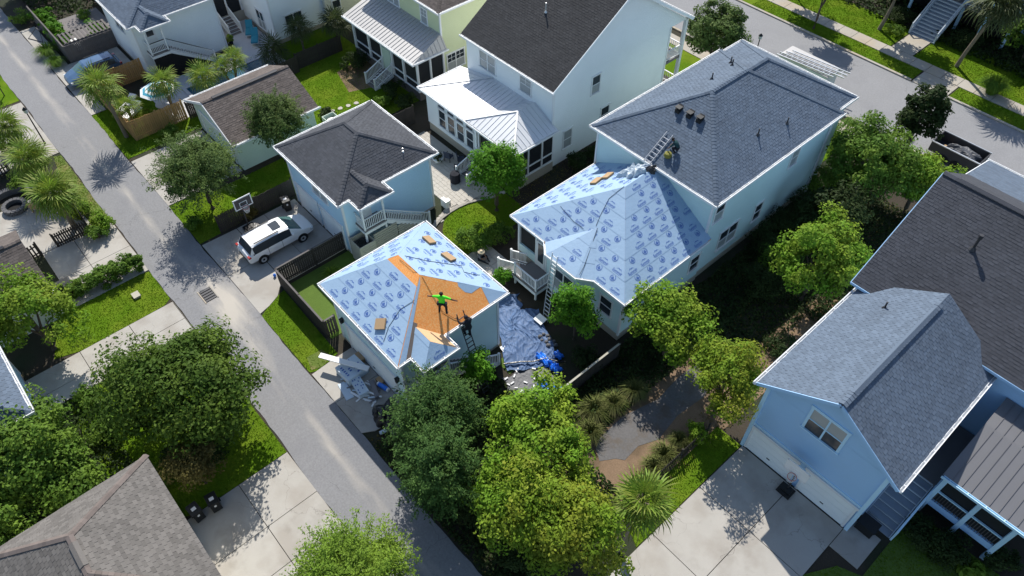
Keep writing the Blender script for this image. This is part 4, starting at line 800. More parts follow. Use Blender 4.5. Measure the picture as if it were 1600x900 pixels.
for k in range(24): MB().box(2.2 + k * .14, 2.23 + k * .14, 27.23, 27.26, 1.35, 2.2).build('baluster', 'fencegrey', rh)
# --- house across the street: raised porch and stair
sh = thing('house', 'raised house across the street with wide blue grey front stair', 'house', (-22, 78, 0))
MB().box(-30, -14, 78, 88, 0, 9).build('wall', 'sidegrey', sh); MB().box(-28.5, -15.5, 74.6, 77.99, 2.35, 2.6).build('porch_floor', 'deck', sh); MB().box(-28.4, -15.6, 76.0, 77.9, 0, 2.34).build('porch_skirt', 'dark', sh)
flight(sh, (-22.7, 74.6, 2.6), (-22.7, 70.9, .1), 2.4, X, 12, 'stairtread', 'stairgrey')
for x in (-22.75, -20.25): MB().bar((x, 74.6, 3.5), (x, 70.95, 1.05), .1, .08).bar((x, 74.6, 2.75), (x, 70.95, .3), .1, .3).box(x - .06, x + .06, 70.9, 71.02, 0, 1.1).build('stair_rail', 'stairgrey', sh)
balustrade(sh, (-28.4, 74.7, 2.6), (-22.8, 74.7, 2.6), mat='stairgrey'); balustrade(sh, (-20.2, 74.7, 2.6), (-15.6, 74.7, 2.6), mat='stairgrey')
for x in (-28.3, -25, -22.75, -20.25, -18, -15.7): MB().box(x - .12, x + .12, 74.65, 74.89, 0, 5.6).build('porch_post', 'sideblue', sh)
MB().box(-28.8, -15.2, 74.2, 78, 5.6, 5.8).build('porch_roof', 'shin_dark', sh)
# ---------------------------------------------------------------- re-roofing: underlayment sheets with print, sheathing panels
def text_mesh():
    cu = bpy.data.curves.new('mark', 'FONT'); cu.body = 'Summit'; cu.size = .25; cu.shear = .2; cu.align_x = 'CENTER'; cu.offset = .002; cu.resolution_u = 2; cu.space_character = .95
    o = bpy.data.objects.new('mark', cu); COL.objects.link(o); dg = bpy.context.evaluated_depsgraph_get()
    me = bpy.data.meshes.new_from_object(o.evaluated_get(dg)); bpy.data.objects.remove(o)
    V = [tuple(v.co) for v in me.vertices]; Fc = [tuple(p.vertices) for p in me.polygons]; bpy.data.meshes.remove(me)
    mb = MB(); mb.add([(x, y - .1, .0) for x, y, z in V], Fc)
    mb.add([(-.2, .11, 0), (-.02, .235, 0), (.06, .18, 0), (.13, .22, 0), (.27, .11, 0), (.13, .175, 0), (.06, .135, 0), (-.02, .19, 0)], [(0, 7, 1), (1, 7, 6, 2), (2, 6, 5, 3), (3, 5, 4)][::1])
    mb.add([(-.3, -.135, 0), (.3, -.135, 0), (.3, -.155, 0), (-.3, -.155, 0)], [(3, 2, 1, 0)])
    return mb.mesh('printed_wordmark', 'print')
def crest_mesh():
    mb = MB(); n = 18
    for i in range(n):
        if i in (4, 5): continue
        a, b = 2 * math.pi * i / n, 2 * math.pi * (i + 1) / n
        mb.add([(.165 * math.cos(a), .165 * math.sin(a), 0), (.2 * math.cos(a), .2 * math.sin(a), 0), (.2 * math.cos(b), .2 * math.sin(b), 0), (.165 * math.cos(b), .165 * math.sin(b), 0)], [(0, 1, 2, 3)])
    mb.add([(-.12, -.02, 0), (.12, -.02, 0), (.12, -.06, 0), (-.12, -.06, 0)], [(3, 2, 1, 0)]); mb.add([(-.1, .0, 0), (.08, .0, 0), (-.02, .1, 0)], [(0, 1, 2)]); mb.add([(-.08, -.08, 0), (.08, -.08, 0), (0, -.13, 0)], [(2, 1, 0)])
    return mb.mesh('printed_crest', 'print')
WM, CR = text_mesh(), crest_mesh()
def underlay(root, fpts, width=1.02, vmax=None, off0=0., seed=0, region=None, lift=.008):
    F = Face(fpts); x0, x1, y0, y1 = F.bounds(); y1 = min(y1, vmax) if vmax else y1; b = y0; k = 0; rnd = random.Random(seed)
    reg = region if region else F.q
    while b < y1 - .03:
        t = min(b + width + .1, y1); P = clip([(x0, b), (x1, b), (x1, t), (x0, t)], reg)
        if len(P) > 2 and abs(area2(P)) > .02:
            hb, ht = lift + .014, lift
            top = [F.at(p[0], p[1], hb + (ht - hb) * (p[1] - b) / (t - b)) for p in P]; n = len(P); bot = [F.at(p[0], p[1], .002) for p in P]
            s = MB().add(top + bot, [tuple(range(n))] + [(i, i + n, (i + 1) % n + n, (i + 1) % n) for i in range(n)]).build('underlayment_sheet', 'under', root)
            so_ = off(s); R3 = Matrix((F.u, F.v, F.n)).transposed().to_4x4()
            for j in range(2):
                v = b + .27 + j * .5; a = x0 + off0 + (k * .41 + j * .47) % 1.12
                i = 0
                while a < x1:
                    for q, (aa, me) in (((0, (a, WM)),) if j == 0 else ((1, (a, CR)),)):
                        ok = all(F.inside(aa + dx, v + dy, .0) for dx in (-.3, .3) for dy in (-.18, .2))
                        if region: ok = ok and all(len(clip([(aa + dx, v + dy), (aa + dx + .01, v + dy), (aa + dx, v + dy + .01)], reg)) > 2 for dx in (-.3, .3) for dy in (-.15, .15))
                        if ok and v < y1 - .2:
                            Mx = Matrix.Translation(F.at(aa, v + (.02 if q else -.02), lift + .019) - so_) @ R3
                            inst('printed_wordmark' if q == 0 else 'printed_crest', me, s, basis=Mx)
                    a += 1.12; i += 1
        b += width; k += 1
for i, f in enumerate((PS, PE, PW)): underlay(prf, f, seed=i, off0=.2 * i)
for i, f in enumerate(PB): underlay(prf, f, seed=10 + i, lift=.012)
# garage: sheathing panels on the stripped slope and ridge band
CFd = CF; cS, cE, cN, cW, b0, b1, b2 = CF
crf = roof_deck(cg, CF, 'osb', .1); gutters(crf, CE, w=.12)
def panels(root, F, x0, x1, y0, y1, w=2.44, h=1.22, mat='osb'):
    b = y0; k = 0
    while b < y1 - .02:
        a = x0 - (k % 2) * 1.22
        while a < x1:
            P = clip(clip([(max(a, x0), b), (min(a + w, x1), b), (min(a + w, x1), min(b + h, y1)), (max(a, x0), min(b + h, y1))], F.q), F.q)
            if len(P) > 2 and abs(area2(P)) > .01:
                cx, cy = sum(p[0] for p in P) / len(P), sum(p[1] for p in P) / len(P)
                MB().prism([F.at(p[0] + .004 * (1 if p[0] < cx else -1), p[1] + .004 * (1 if p[1] < cy else -1), .006) for p in P], F.n * -.03).build('sheathing_panel', mat, root)
            a += w
        b += h; k += 1
FE = Face(cE); x0_, x1_, y0_, y1_ = FE.bounds(); panels(crf, FE, x0_, x1_, y0_, y1_)
FS = Face(cS); sl_ = FS.bounds(); panels(crf, FS, sl_[0], sl_[1], 3.7, sl_[3])
underlay(crf, cS, vmax=3.75, seed=21, off0=.1); underlay(crf, cN, seed=22, off0=.5); underlay(crf, cW, seed=23, off0=.3)
def e2(x, y): return FE.to2((x, y, 5.2 + (-20.6 - x) * 2 / 2.9))
for reg in ([e2(-20.62, 16.6), e2(-20.62, 17.86), e2(-21.5, 16.78), e2(-21.5, 16.75)], [e2(-21.5, 16.03), e2(-21.52, 16.72), e2(-22.3, 15.7), e2(-22.1, 15.6), e2(-21.7, 15.75)]):
    if area2(reg) < 0: reg = reg[::-1]
    underlay(crf, cE, width=2.0, region=reg, seed=25, off0=.85)
reg = [e2(-20.62, 10.28), e2(-20.62, 10.75), e2(-23.1, 13.75), e2(-23.42, 14.0)]
underlay(crf, cE, width=6.0, region=reg if area2(reg) > 0 else reg[::-1], seed=26, off0=9., lift=.014)
# grey-brown strip on the stripped slope near the front hip, darker than the sheathing
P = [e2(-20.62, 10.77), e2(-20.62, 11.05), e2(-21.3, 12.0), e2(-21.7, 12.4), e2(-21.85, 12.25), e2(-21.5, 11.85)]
MB().prism([FE.at(p[0], p[1], .012) for p in P], FE.n * -.008).build('slope_strip', 'greybrown', crf)
underlay(crf, b0, seed=27, lift=.012); underlay(crf, b1, seed=28, lift=.012)
FB = Face(b2); MB().prism([FB.at(p[0], p[1], .012) for p in FB.q], FB.n * -.01).build('sheathing_panel', 'osb2', crf)
# loose boards and bundles on the roofs
def bundle(label, F, x, y, w, h, rot=0., mat='carton', th=.13, z0=.03, group='brown shingle bundles on the roofs'):
    a, b = F; c, s = math.cos(rot), math.sin(rot); u = a.u * c + a.v * s; v = a.v * c - a.u * s; o = a.at(*b, z0 + th / 2)
    mb = MB(); 
    for k in range(3): mb.obox(o + a.n * (th * (k - 1) / 3.05) + u * random.uniform(-.02, .02), u * w / 2, v * h / 2, a.n * th / 6.6)
    return single('shingle_bundle', mb, mat, label, 'bundle', group)
FN = Face(cN); FPW = Face(PW)
bundle('brown bundle high on the garage roof corner farthest from the worker', (FN, FN.to2((-26.37, 16.73, 5.81))), 0, 0, .75, .55)
bundle('brown bundle on the lit far slope above the seated person', (FN, FN.to2((-24.53, 16.75, 5.80))), 0, 0, .8, .55, .15)
bundle('brown bundle on the printed slope facing the alley', (FS, FS.to2((-23.18, 11.02, 5.63))), 0, 0, .62, .62, .7)
q = FPW.to2((-23.45, 28.7, 5.65)); bundle('brown bundle on the bright porch slope, lower of the touching pair', (FPW, (q[0] + .38, q[1] - .12)), 0, 0, .85, .5, .2); bundle('brown bundle on the bright porch slope, upper of the touching pair', (FPW, (q[0] - .42, q[1] + .15)), 0, 0, .8, .5, .2)
def rope(label, pts, r=.012, mat='black'): single('rope', MB().tube(pts, r, 5), mat, label, 'rope')
def on(F, P, h=.035): return [F.at(*F.to2(p), h) for p in P]
FPS = Face(PS)
rope('dark safety rope down the middle of the porch roof', on(FPS, [(-21.05, 28.0, 7.1), (-21.3, 27, 6.5), (-21.0, 26, 5.9), (-20.75, 25.4, 5.55)]), .012)
rope('thin rope lying across the printed porch slope', on(FPS, [(-23.6, 25.1, 5.4), (-23.0, 25.0, 5.3), (-22.2, 24.9, 5.2), (-21.3, 24.9, 5.2)]), .009)
FBB = Face(PB[1]); FBC = Face(PB[2]); rope('dark rope along the edge of the little bay roof', [Vector(BP) + Vector((.05, -.05, .06)), (-20.1, 24.4, 5.05), (-19.5, 23.2, 4.53), (-19.3, 22.6, 4.32)], .016)
rope('black safety rope from the garage ridge to the worker', on(FS, [(-25.2, 13.95, 7.1)]) + [(-24.0, 14.0, 7.28)] + on(FE, [(-23.3, 14.1, 7), (-22.3, 14.0, 6.4), (-21.5, 13.98, 5.9), (-21.0, 14.3, 5.5), (-20.7, 14.6, 5.3)]), .01)
rope('thin cable curling over the lit far slope of the garage', on(FN, [(-25.3, 14.3, 7), (-24.6, 15.2, 6.6), (-24.0, 16.2, 6), (-23.6, 17.0, 5.7), (-23.0, 16.7, 5.8), (-22.6, 17.2, 5.6), (-22.5, 17.5, 5.5)]), .014)
rope('dark chalk cord across the printed alley slope', on(FS, [(-22.6, 13.0, 6.6), (-22.9, 12.2, 6.2), (-22.7, 11.2, 5.7), (-22.3, 10.5, 5.4)]), .012)
# ---------------------------------------------------------------- ladders
def ladder(label, p, q, wdir, w=.42, mat='alu', group=None, rail=(.03, .075), step=.3, flat=False):
    p, q, wd = Vector(p), Vector(q), Vector(wdir).normalized(); root = thing('ladder', label, 'ladder', p, group); d = (q - p); L = d.length; t = d / L; n = t.cross(wd)
    for s in (-1, 1): MB().obox((p + q) / 2 + wd * s * w / 2, d / 2, wd * rail[0] / 2, n * rail[1] / 2).build('side_rail', mat, root)
    k = int(L / step)
    for i in range(k): MB().bar(p + t * (step * (i + .5)) - wd * (w / 2 - .016), p + t * (step * (i + .5)) + wd * (w / 2 - .016), .04, .04, t).build('rung', mat, root)
    return root
SN = Vector((0, -PIT, 1)).normalized()
l1a, l1b = Vector((-21.55, 30.66, 7.14)) + SN * .12, Vector((-21.6, 32.72, 8.33)) + SN * .12
ladder('bright aluminium ladder lying up the slate roof beside a worker', l1a, l1b, X, .5)
ladder('long aluminium ladder leaning on the porch roof bay', (-20.5, 21.1, .02), (-21.05, 22.2, 5.0), X, .45)
ladder('ladder against the garage eave with a climbing worker', (-18.8, 14.7, .02), (-20.78, 14.62, 5.95), Y, .45, 'steel')
# ---------------------------------------------------------------- people
BASE = dict(pel=(0, 0, .95), spi=(0, .01, 1.15), che=(0, 0, 1.37), nec=(0, .02, 1.5), hed=(0, .03, 1.60), top=(0, .02, 1.70), nos=(0, .13, 1.60),
    shl=(-.19, 0, 1.41), ell=(-.27, -.02, 1.14), wrl=(-.28, .08, .9), hal=(-.28, .1, .82), shr=(.19, 0, 1.41), elr=(.27, -.02, 1.14), wrr=(.28, .08, .9), har=(.28, .1, .82),
    hil=(-.1, 0, .9), knl=(-.12, .04, .5), anl=(-.12, 0, .09), tol=(-.14, .17, .04), hir=(.1, 0, .9), knr=(.12, .04, .5), anr=(.12, 0, .09), tor=(.14, .17, .04))
RAD = dict(pel=.14, spi=.125, che=.145, nec=.055, hed=.088, top=.06, nos=.015, sh=.07, el=.048, wr=.034, ha=.036, hi=.1, kn=.064, an=.045, to=.04)
BON = [('pel', 'spi'), ('spi', 'che'), ('che', 'nec'), ('nec', 'hed'), ('hed', 'top'), ('hed', 'nos')] + [(a + s, b + s) for s in 'lr' for a, b in (('sh', 'el'), ('el', 'wr'), ('wr', 'ha'), ('hi', 'kn'), ('kn', 'an'), ('an', 'to'))] + [('che', 'shl'), ('che', 'shr'), ('pel', 'hil'), ('pel', 'hir')]
def person(label, loc, yaw, pose, mats, hair='hair', extra=None):
    J = {k: Vector(v) for k, v in BASE.items()}
    for k, v in pose.items(): J[k] = Vector(v)
    names = list(J); V = [J[k] for k in names]; rad = [RAD.get(k, RAD.get(k[:2], .05)) * (1 if k in ('hed', 'top', 'nos', 'nec') else 1.22) for k in names]; Ed = [(names.index(a), names.index(b)) for a, b in BON]
    for s in 'lr':                          # five fingers on each hand
        h, wv = J['ha' + s], J['wr' + s]; d = (h - wv).normalized(); sd = d.cross(Vector((0, 0, 1))); sd = Vector((1, 0, 0)) if sd.length < .1 else sd.normalized(); dn = d.cross(sd)
        for f in range(5):
            o = (f - 2) * .019; th = f == 0
            a = h + sd * o * 1.1 + d * (.0 if th else .03); b = a + (d * (.02 if th else .035) + sd * (-.035 if th else o * .3) + dn * .008); c = b + (d * (.03 if not th else .02) + dn * .016) * (1.1 - .1 * abs(f - 2))
            k = len(V); V += [a, b, c]; rad += [.010, .009, .008]; Ed += [(names.index('ha' + s), k), (k, k + 1), (k + 1, k + 2)]
    me = bpy.data.meshes.new('person'); me.from_pydata([tuple(v) for v in V], Ed, []); o = bpy.data.objects.new('tmp', me); COL.objects.link(o)
    md = o.modifiers.new('s', 'SKIN'); md.use_smooth_shade = True
    for i, sv in enumerate(me.skin_vertices[0].data): sv.radius = (rad[i], rad[i] * (.78 if names[i] in ('che', 'spi', 'pel') else 1) if i < len(names) else rad[i]); sv.use_root = i == 0
    o.modifiers.new('d', 'SUBSURF').levels = 1
    body = bpy.data.meshes.new_from_object(o.evaluated_get(bpy.context.evaluated_depsgraph_get())); bpy.data.objects.remove(o)
    for m in mats: body.materials.append(MT[m])      # skin, shirt, trousers, shoes
    seg = [(J[a], J[b], a, b) for a, b in BON]; idx = []
    for p in body.polygons:
        c = p.center; best = min(seg, key=lambda s: (c - (s[0] + (s[1] - s[0]) * max(0, min(1, (c - s[0]).dot(s[1] - s[0]) / max(1e-6, (s[1] - s[0]).length_squared))))).length)
        n = best[2]; t = (c - best[0]).dot(best[1] - best[0]) / max(1e-6, (best[1] - best[0]).length_squared)
        idx.append(0 if n in ('nec', 'hed', 'wrl', 'wrr') or (n[:2] == 'el' and t > (.75 if extra == 'long' else .1)) else 3 if n[:2] == 'an' else 2 if n[:2] in ('hi', 'kn') or (n == 'pel' and best[3][:2] == 'hi') or (n == 'pel' and t < .25) else 1)
    body.polygons.foreach_set('material_index', idx)
    ob = bpy.data.objects.new('person', body); link(ob); tag(ob, label, 'person')
    hc = J['hed'] + (J['top'] - J['hed']) * .45; up = (J['top'] - J['nec']).normalized(); fw = (J['nos'] - J['hed']).normalized(); sd = up.cross(fw).normalized(); fw = sd.cross(up)
    hm = MB(); 
    for i in range(5):
        for j in range(12):
            pa, az = i * .42, j * math.pi / 6; r = .112 if i < 4 else .1
            hm.v.append(tuple(hc + up * (math.cos(pa) * .115 - .01) + (sd * math.cos(az) + fw * math.sin(az)) * math.sin(pa) * r - fw * .012))
    for i in range(4):
        for j in range(12):
            if i == 3 and 1 <= j <= 4: continue
            hm.f.append((i * 12 + j, i * 12 + (j + 1) % 12, (i + 1) * 12 + (j + 1) % 12, (i + 1) * 12 + j)); hm.mi.append(0)
    hm.build('hair', hair, ob, True)
    for s in (-1, 1):
        e = MB(); c = J['hed'] + fw * .088 + sd * s * .033 + up * .02; e.obox(c, sd * .012, up * .007, fw * .006); e.build('eye', 'black', ob); e = MB(); c = J['hed'] + sd * s * .09; e.obox(c, sd * .012, up * .032, fw * .018); e.build('ear', mats[0], ob)
    m = MB(); m.obox(J['hed'] + fw * .085 - up * .05, sd * .024, up * .006, fw * .008); m.build('mouth', 'pinkred', ob)
    return ob, J, up, fw, sd
def place(ob, loc, yaw, tilt=0): ob.location = loc; ob.rotation_euler = (tilt, 0, yaw)
YW = R(48.4)                                  # facing away from the camera
p, *_ = person('worker in bright lime green shirt standing with arms spread on the bare sheathing', 0, 0, dict(ell=(-.42, .05, 1.33), wrl=(-.64, .1, 1.24), hal=(-.71, .12, 1.22), elr=(.42, .03, 1.28), wrr=(.66, .06, 1.16), har=(.73, .08, 1.13),
    hil=(-.1, 0, .9), knl=(-.17, .1, .52), anl=(-.2, .0, .09), tol=(-.22, .16, .08), knr=(.17, .1, .5), anr=(.2, -.02, .07), tor=(.23, .14, .05)), ['skin2', 'lime', 'navy', 'khaki'], 'hair')
MB().lathe([(.175, .9), (.18, .96), (.17, 1.02)], 12).box(-.26, -.14, -.08, .08, .78, .95).box(.14, .26, -.08, .08, .78, .95).build('tool_belt', 'navy', p)
place(p, (-21.42, 13.95, 5.78), YW - R(8)); p.scale = (1.05, 1.1, 1.03)
p, *_ = person('worker in dark clothes climbing the ladder at the garage eave', 0, 0, dict(spi=(.02, .06, 1.15), che=(.02, .1, 1.36), nec=(.02, .15, 1.49), hed=(.02, .19, 1.58), top=(.02, .19, 1.68), nos=(.02, .3, 1.57),
    ell=(-.32, .28, 1.3), wrl=(-.27, .48, 1.4), hal=(-.25, .54, 1.45), shl=(-.18, .08, 1.4), shr=(.2, .08, 1.4), elr=(.34, .2, 1.15), wrr=(.26, .42, 1.2), har=(.24, .5, 1.24), knl=(-.12, .3, .68), anl=(-.12, .1, .35), tol=(-.12, .28, .32), knr=(.13, .12, .48), anr=(.12, .05, .07), tor=(.12, .24, .05)), ['skin2', 'navy', 'navy', 'black'], 'navy', 'long')
place(p, (-20.12, 14.66, 4.2), R(90) + R(2)); p.scale = (1.15, 1.1, 1.05)
p, J, up, fw, sd = person('person in straw hat and striped grey top sitting on the ground by the path', 0, 0, dict(pel=(0, 0, .16), spi=(0, .03, .36), che=(0, .08, .58), nec=(0, .14, .7), hed=(0, .19, .79), top=(0, .2, .89), nos=(0, .3, .77), shl=(-.19, .08, .6), ell=(-.27, .25, .42), wrl=(-.15, .42, .34), hal=(-.1, .48, .33), shr=(.19, .08, .6), elr=(.27, .25, .42), wrr=(.15, .44, .36), har=(.1, .5, .34),
    hil=(-.1, .05, .13), knl=(-.3, .4, .3), anl=(-.12, .66, .08), tol=(-.1, .8, .05), hir=(.1, .05, .13), knr=(.3, .38, .28), anr=(.16, .7, .08), tor=(.14, .85, .05)), ['skin', 'greycloth', 'navy', 'black'], 'hair')
h = MB(); c = J['top'] - up * .03
h.lathe([(.26, 0), (.25, .02), (.11, .03), (.1, .1), (.06, .12), (.0, .12)], 16, c); h.build('straw_hat', 'straw', p, True)
place(p, (-27.45, 21.35, .05), R(-70))
p, *_ = person('crouching dark haired worker in teal shirt on the slate roof beside the ladder', 0, 0, dict(pel=(0, -.08, .42), spi=(0, .05, .58), che=(0, .22, .72), nec=(0, .32, .8), hed=(0, .4, .86), top=(0, .44, .95), nos=(0, .51, .82), shl=(-.18, .22, .74), ell=(-.26, .36, .5), wrl=(-.2, .5, .3), hal=(-.18, .55, .24), shr=(.18, .22, .74), elr=(.28, .34, .52), wrr=(.2, .5, .32), har=(.18, .56, .27),
    hil=(-.1, -.05, .4), knl=(-.2, .3, .42), anl=(-.14, .02, .09), tol=(-.15, .18, .05), hir=(.1, -.05, .4), knr=(.2, .3, .42), anr=(.14, .02, .09), tor=(.15, .18, .05)), ['skin2', 'teal', 'navy', 'black'], 'hair')
place(p, (-20.42, 32.0, 7.9), R(100))
single('tool_bag', MB().lathe([(.0, .0), (.2, .0), (.27, .12), (.22, .3), (.12, .34), (.0, .3)], 12, (-20.72, 31.55, 7.66)), 'yellow', 'yellow tool bag on the slate roof beside the crouching worker', 'bag')
def heap(name, label, cat, c, rx, ry, h, mat, seed=0, n=22, sharp=.5, group=None, zfun=None):   # crumpled sheet or heap as a relief with folds
    rnd = np.random.default_rng(seed); mb = MB(); ph = rnd.uniform(0, 6.28, (7, 3)); fr = rnd.uniform(2, 9, (7, 2))
    for i in range(n + 1):
        for j in range(n + 1):
            u, v = i / n * 2 - 1, j / n * 2 - 1
            w = sum(abs(math.sin(fr[k][0] * u * .8 + fr[k][1] * v * .8 + ph[k][0])) for k in range(7)) / 7
            r = max(abs(u), abs(v)); e = max(0, 1 - r ** 4); wob = 1 + .14 * math.sin(5 * math.atan2(v, u) + ph[0][1]) + .07 * math.sin(9 * math.atan2(v, u) + ph[1][1])
            x, y = c[0] + rx * u * wob, c[1] + ry * v * wob; z = c[2] + h * ((1 - sharp) * e + sharp * (w - .3) * 1.3 * min(1, e * 2.5)) + .012
            if zfun: z += zfun(x, y) - c[2]
            mb.v.append((x, y, max(z, (zfun(x, y) if zfun else c[2]) + .01)))
    for i in range(n):
        for j in range(n): a = i * (n + 1) + j; mb.f.append((a, a + n + 1, a + n + 2, a + 1)); mb.mi.append(0)
    return single(name, mb, mat, label, cat, group)
heap('plastic_heap', 'crumpled silver plastic heap at the top of the porch roof', 'plastic sheet', (-21.9, 29.9, 6.6), .75, .8, .75, 'silver', 3, 16, .6, zfun=lambda x, y: 7.02 - abs(x - pm) * PIT)
heap('felt_roll_scraps', 'dark scraps at the foot of the roof ladder', 'scraps', (-21.05, 30.55, 7.1), .35, .4, .35, 'blackbag', 4, 10, .6, zfun=lambda x, y: 7.06 - abs(x - pm) * PIT)
# ---------------------------------------------------------------- vegetation
def nrm(a): return a / np.maximum(1e-6, np.linalg.norm(a, axis=1, keepdims=True))
def leaf_mesh(name, C, Nn, L, Wd, mat, rng, fold=.0, D=None):
    n = len(C); T = rng.normal(size=(n, 3)) if D is None else D + rng.normal(size=(n, 3)) * .25
    T = nrm(T - Nn * np.sum(T * Nn, 1, keepdims=True)); B = np.cross(Nn, T); L = np.asarray(L).reshape(-1, 1) * np.ones((n, 1)); Wd = np.asarray(Wd).reshape(-1, 1) * np.ones((n, 1))
    V = np.stack([C - T * L * .5, C + B * Wd * .5 + T * L * .05, C + T * L * .5 - Nn * L * .12, C - B * Wd * .5 + T * L * .05], 1).reshape(-1, 3)
    me = bpy.data.meshes.new(name); me.vertices.add(4 * n); me.vertices.foreach_set('co', V.astype(np.float32).ravel()); me.loops.add(4 * n); me.loops.foreach_set('vertex_index', np.arange(4 * n, dtype=np.int32))
    me.polygons.add(n); me.polygons.foreach_set('loop_start', np.arange(0, 4 * n, 4, dtype=np.int32)); me.polygons.foreach_set('loop_total', np.full(n, 4, np.int32))
    me.materials.append(MT[mat]); me.update(calc_edges=True); return me
def sph(rng, n, zmin=-.45):
    z = rng.uniform(zmin, 1, n); a = rng.uniform(0, 2 * np.pi, n); r = np.sqrt(1 - z * z); return np.stack([r * np.cos(a), r * np.sin(a), z], 1)
def crown_broad(rng, rx, ry, rz, n, K, cr, leaf, mat, zmin=-.5, inner=.45):
    D = sph(rng, K, zmin); lob = 1 + .2 * np.sin(2 * np.arctan2(D[:, 1], D[:, 0]) + rng.uniform(0, 6)) + .16 * np.sin(3 * np.arctan2(D[:, 1], D[:, 0]) + rng.uniform(0, 6)) + .1 * np.sin(5 * np.arctan2(D[:, 1], D[:, 0]) + rng.uniform(0, 6))
    rad = (inner + (1 - inner) * rng.uniform(0, 1, K) ** .5) * lob * rng.uniform(.72, 1.12, K)
    Cc = D * rad[:, None] * np.array([rx, ry, rz]) * .88; crs = cr * rng.uniform(.55, 1.25, K)
    k = rng.integers(0, K, n); o = sph(rng, n, -.75); rr = rng.uniform(.1, 1, n) ** .42
    P = Cc[k] + o * (rr * crs[k])[:, None] * np.array([1.15, 1.15, .75]); Nn = nrm(o * .6 + D[k] * .3 + np.array([0, 0, .55]) + rng.normal(size=(n, 3)) * .45)
    s = rng.uniform(.65, 1.3, n); return leaf_mesh('crown', P, Nn, leaf * s, leaf * .58 * s, mat, rng), Cc
def crown_spray(rng, rx, ry, rz, n, K, tl, leaf, mat, zmin=-.35, droop=.15, inner=.25, wid=.3):
    D = sph(rng, K, zmin); St = D * rng.uniform(inner, .9, (K, 1)) * np.array([rx, ry, rz]) * .9
    dr = nrm(D * np.array([1, 1, .7]) + rng.normal(size=(K, 3)) * .3 + np.array([0, 0, .25])); ln = tl * rng.uniform(.5, 1.25, K)
    k = rng.integers(0, K, n); t = rng.uniform(0, 1, n) ** .8; P = St[k] + dr[k] * (t * ln[k])[:, None]; P[:, 2] -= droop * t ** 2 * ln[k]
    sd = rng.normal(size=(n, 3)); P += sd * (wid * tl * (1 - t * .7))[:, None] * .5
    Nn = nrm(rng.normal(size=(n, 3)) * .5 + np.array([0, 0, .8]) + D[k] * .3); s = rng.uniform(.6, 1.2, n); return leaf_mesh('crown', P, Nn, leaf * s, leaf * .4 * s, mat, rng, D=dr[k] + sd * .4), St
def tree(label, x, y, zc, rx, ry, rz, mat, n, kind='broad', K=70, cr=.8, leaf=.2, seed=0, trunk=.16, cat='tree', name='tree', group=None, lean=(0, 0), tl=1.0, zmin=-.5, z0=0, bark='bark'):
    rng = np.random.default_rng(seed + 100); root = thing(name, label, cat, (x, y, z0), group)
    if kind == 'broad': me, Cc = crown_broad(rng, rx, ry, rz, n, K, cr, leaf, mat, zmin)
    else:
        me, Cc = crown_spray(rng, rx, ry, rz, int(n * .62), K, tl, leaf, mat, zmin)
        m2, _ = crown_broad(rng, rx * .92, ry * .92, rz * .92, int(n * .38), K // 3, .5, leaf * .9, mat, zmin, .35); inst('crown', m2, root, (x + lean[0], y + lean[1], zc))
    inst('crown', me, root, (x + lean[0], y + lean[1], zc))
    top = Vector((x + lean[0], y + lean[1], zc)); b = Vector((x, y, z0 - .05)); fk = b + (top - b) * .5 - Vector((0, 0, rz * .15)); mb = MB()
    if trunk > .03:
        mb.tube([b, b + (fk - b) * .5 + Vector((.05, -.04, 0)), fk], [trunk * 1.3, trunk, trunk * .85], 8)
        for i in range(7):
            c = Vector(Cc[int(rng.integers(0, len(Cc)))]) * .8 + top; m_ = fk.lerp(c, .5) + Vector((0, 0, .2)); mb.tube([fk, m_, c], [trunk * .6, trunk * .32, trunk * .1], 6)
    else:
        for i in range(5): c = Vector(Cc[int(rng.integers(0, len(Cc)))]) * .7 + top; mb.tube([b, (b + c) / 2, c], [.03, .02, .008], 5)
    mb.build('trunk' if trunk > .03 else 'stems', bark, root); return root
def shrub(label, x, y, r, h, mat, n=1500, seed=0, leaf=.13, group=None, ry=None, K=26, name='shrub', kind='broad', z0=0):
    return tree(label, x, y, z0 + h * .52, r, ry or r, h * .5, mat, n, kind, K, max(.16, r * .34), leaf, seed, .02, 'shrub', name, group, zmin=-.8, tl=r * .5, z0=z0)
# big trees
tree('big round dark green oak between alley and driveway', -28.2, 1.1, 3.8, 4.1, 4.1, 2.8, 'l_oak', 32000, K=210, cr=.9, leaf=.21, seed=1, trunk=.24)
tree('olive green tree with thinning leaves over the frame edge garage', -39.3, -3.5, 3.6, 3.0, 2.9, 2.2, 'l_crape', 12000, K=90, cr=.7, leaf=.2, seed=2)
tree('leafy green tree beside the taupe roof, cut by the frame', -29.6, -7.0, 3.7, 3.3, 3.1, 2.4, 'l_mid', 18000, K=130, cr=.7, leaf=.22, seed=3)
tree('rounded green tree next to the taupe roof hip, behind the lawn', -27.0, -5.6, 2.9, 1.7, 1.7, 1.6, 'l_mid', 6000, K=50, cr=.65, leaf=.21, seed=4, trunk=.12)
tree('small green tree at the lower left corner over the shade', -26.6, -9.6, 2.9, 2.0, 2.0, 1.8, 'l_mid', 7000, K=55, cr=.6, leaf=.2, seed=45, trunk=.12)
tree('small brownish olive tree above the two bins', -24.6, -.55, 2.5, 1.5, 1.3, 1.5, 'l_brown', 5500, K=50, cr=.45, leaf=.15, seed=5, trunk=.08)
tree('light yellow green feathery tree at the bottom of the alley', -13.5, 2.4, 3.7, 2.7, 2.7, 1.9, 'l_light', 44000, 'spray', 620, leaf=.14, seed=6, tl=1.2)
tree('dark blue green cedar beside the debris driveway', -17.5, 10.3, 3.7, 2.3, 2.3, 3.2, 'l_cedar', 32000, 'spray', 520, leaf=.16, seed=7, tl=1.2)
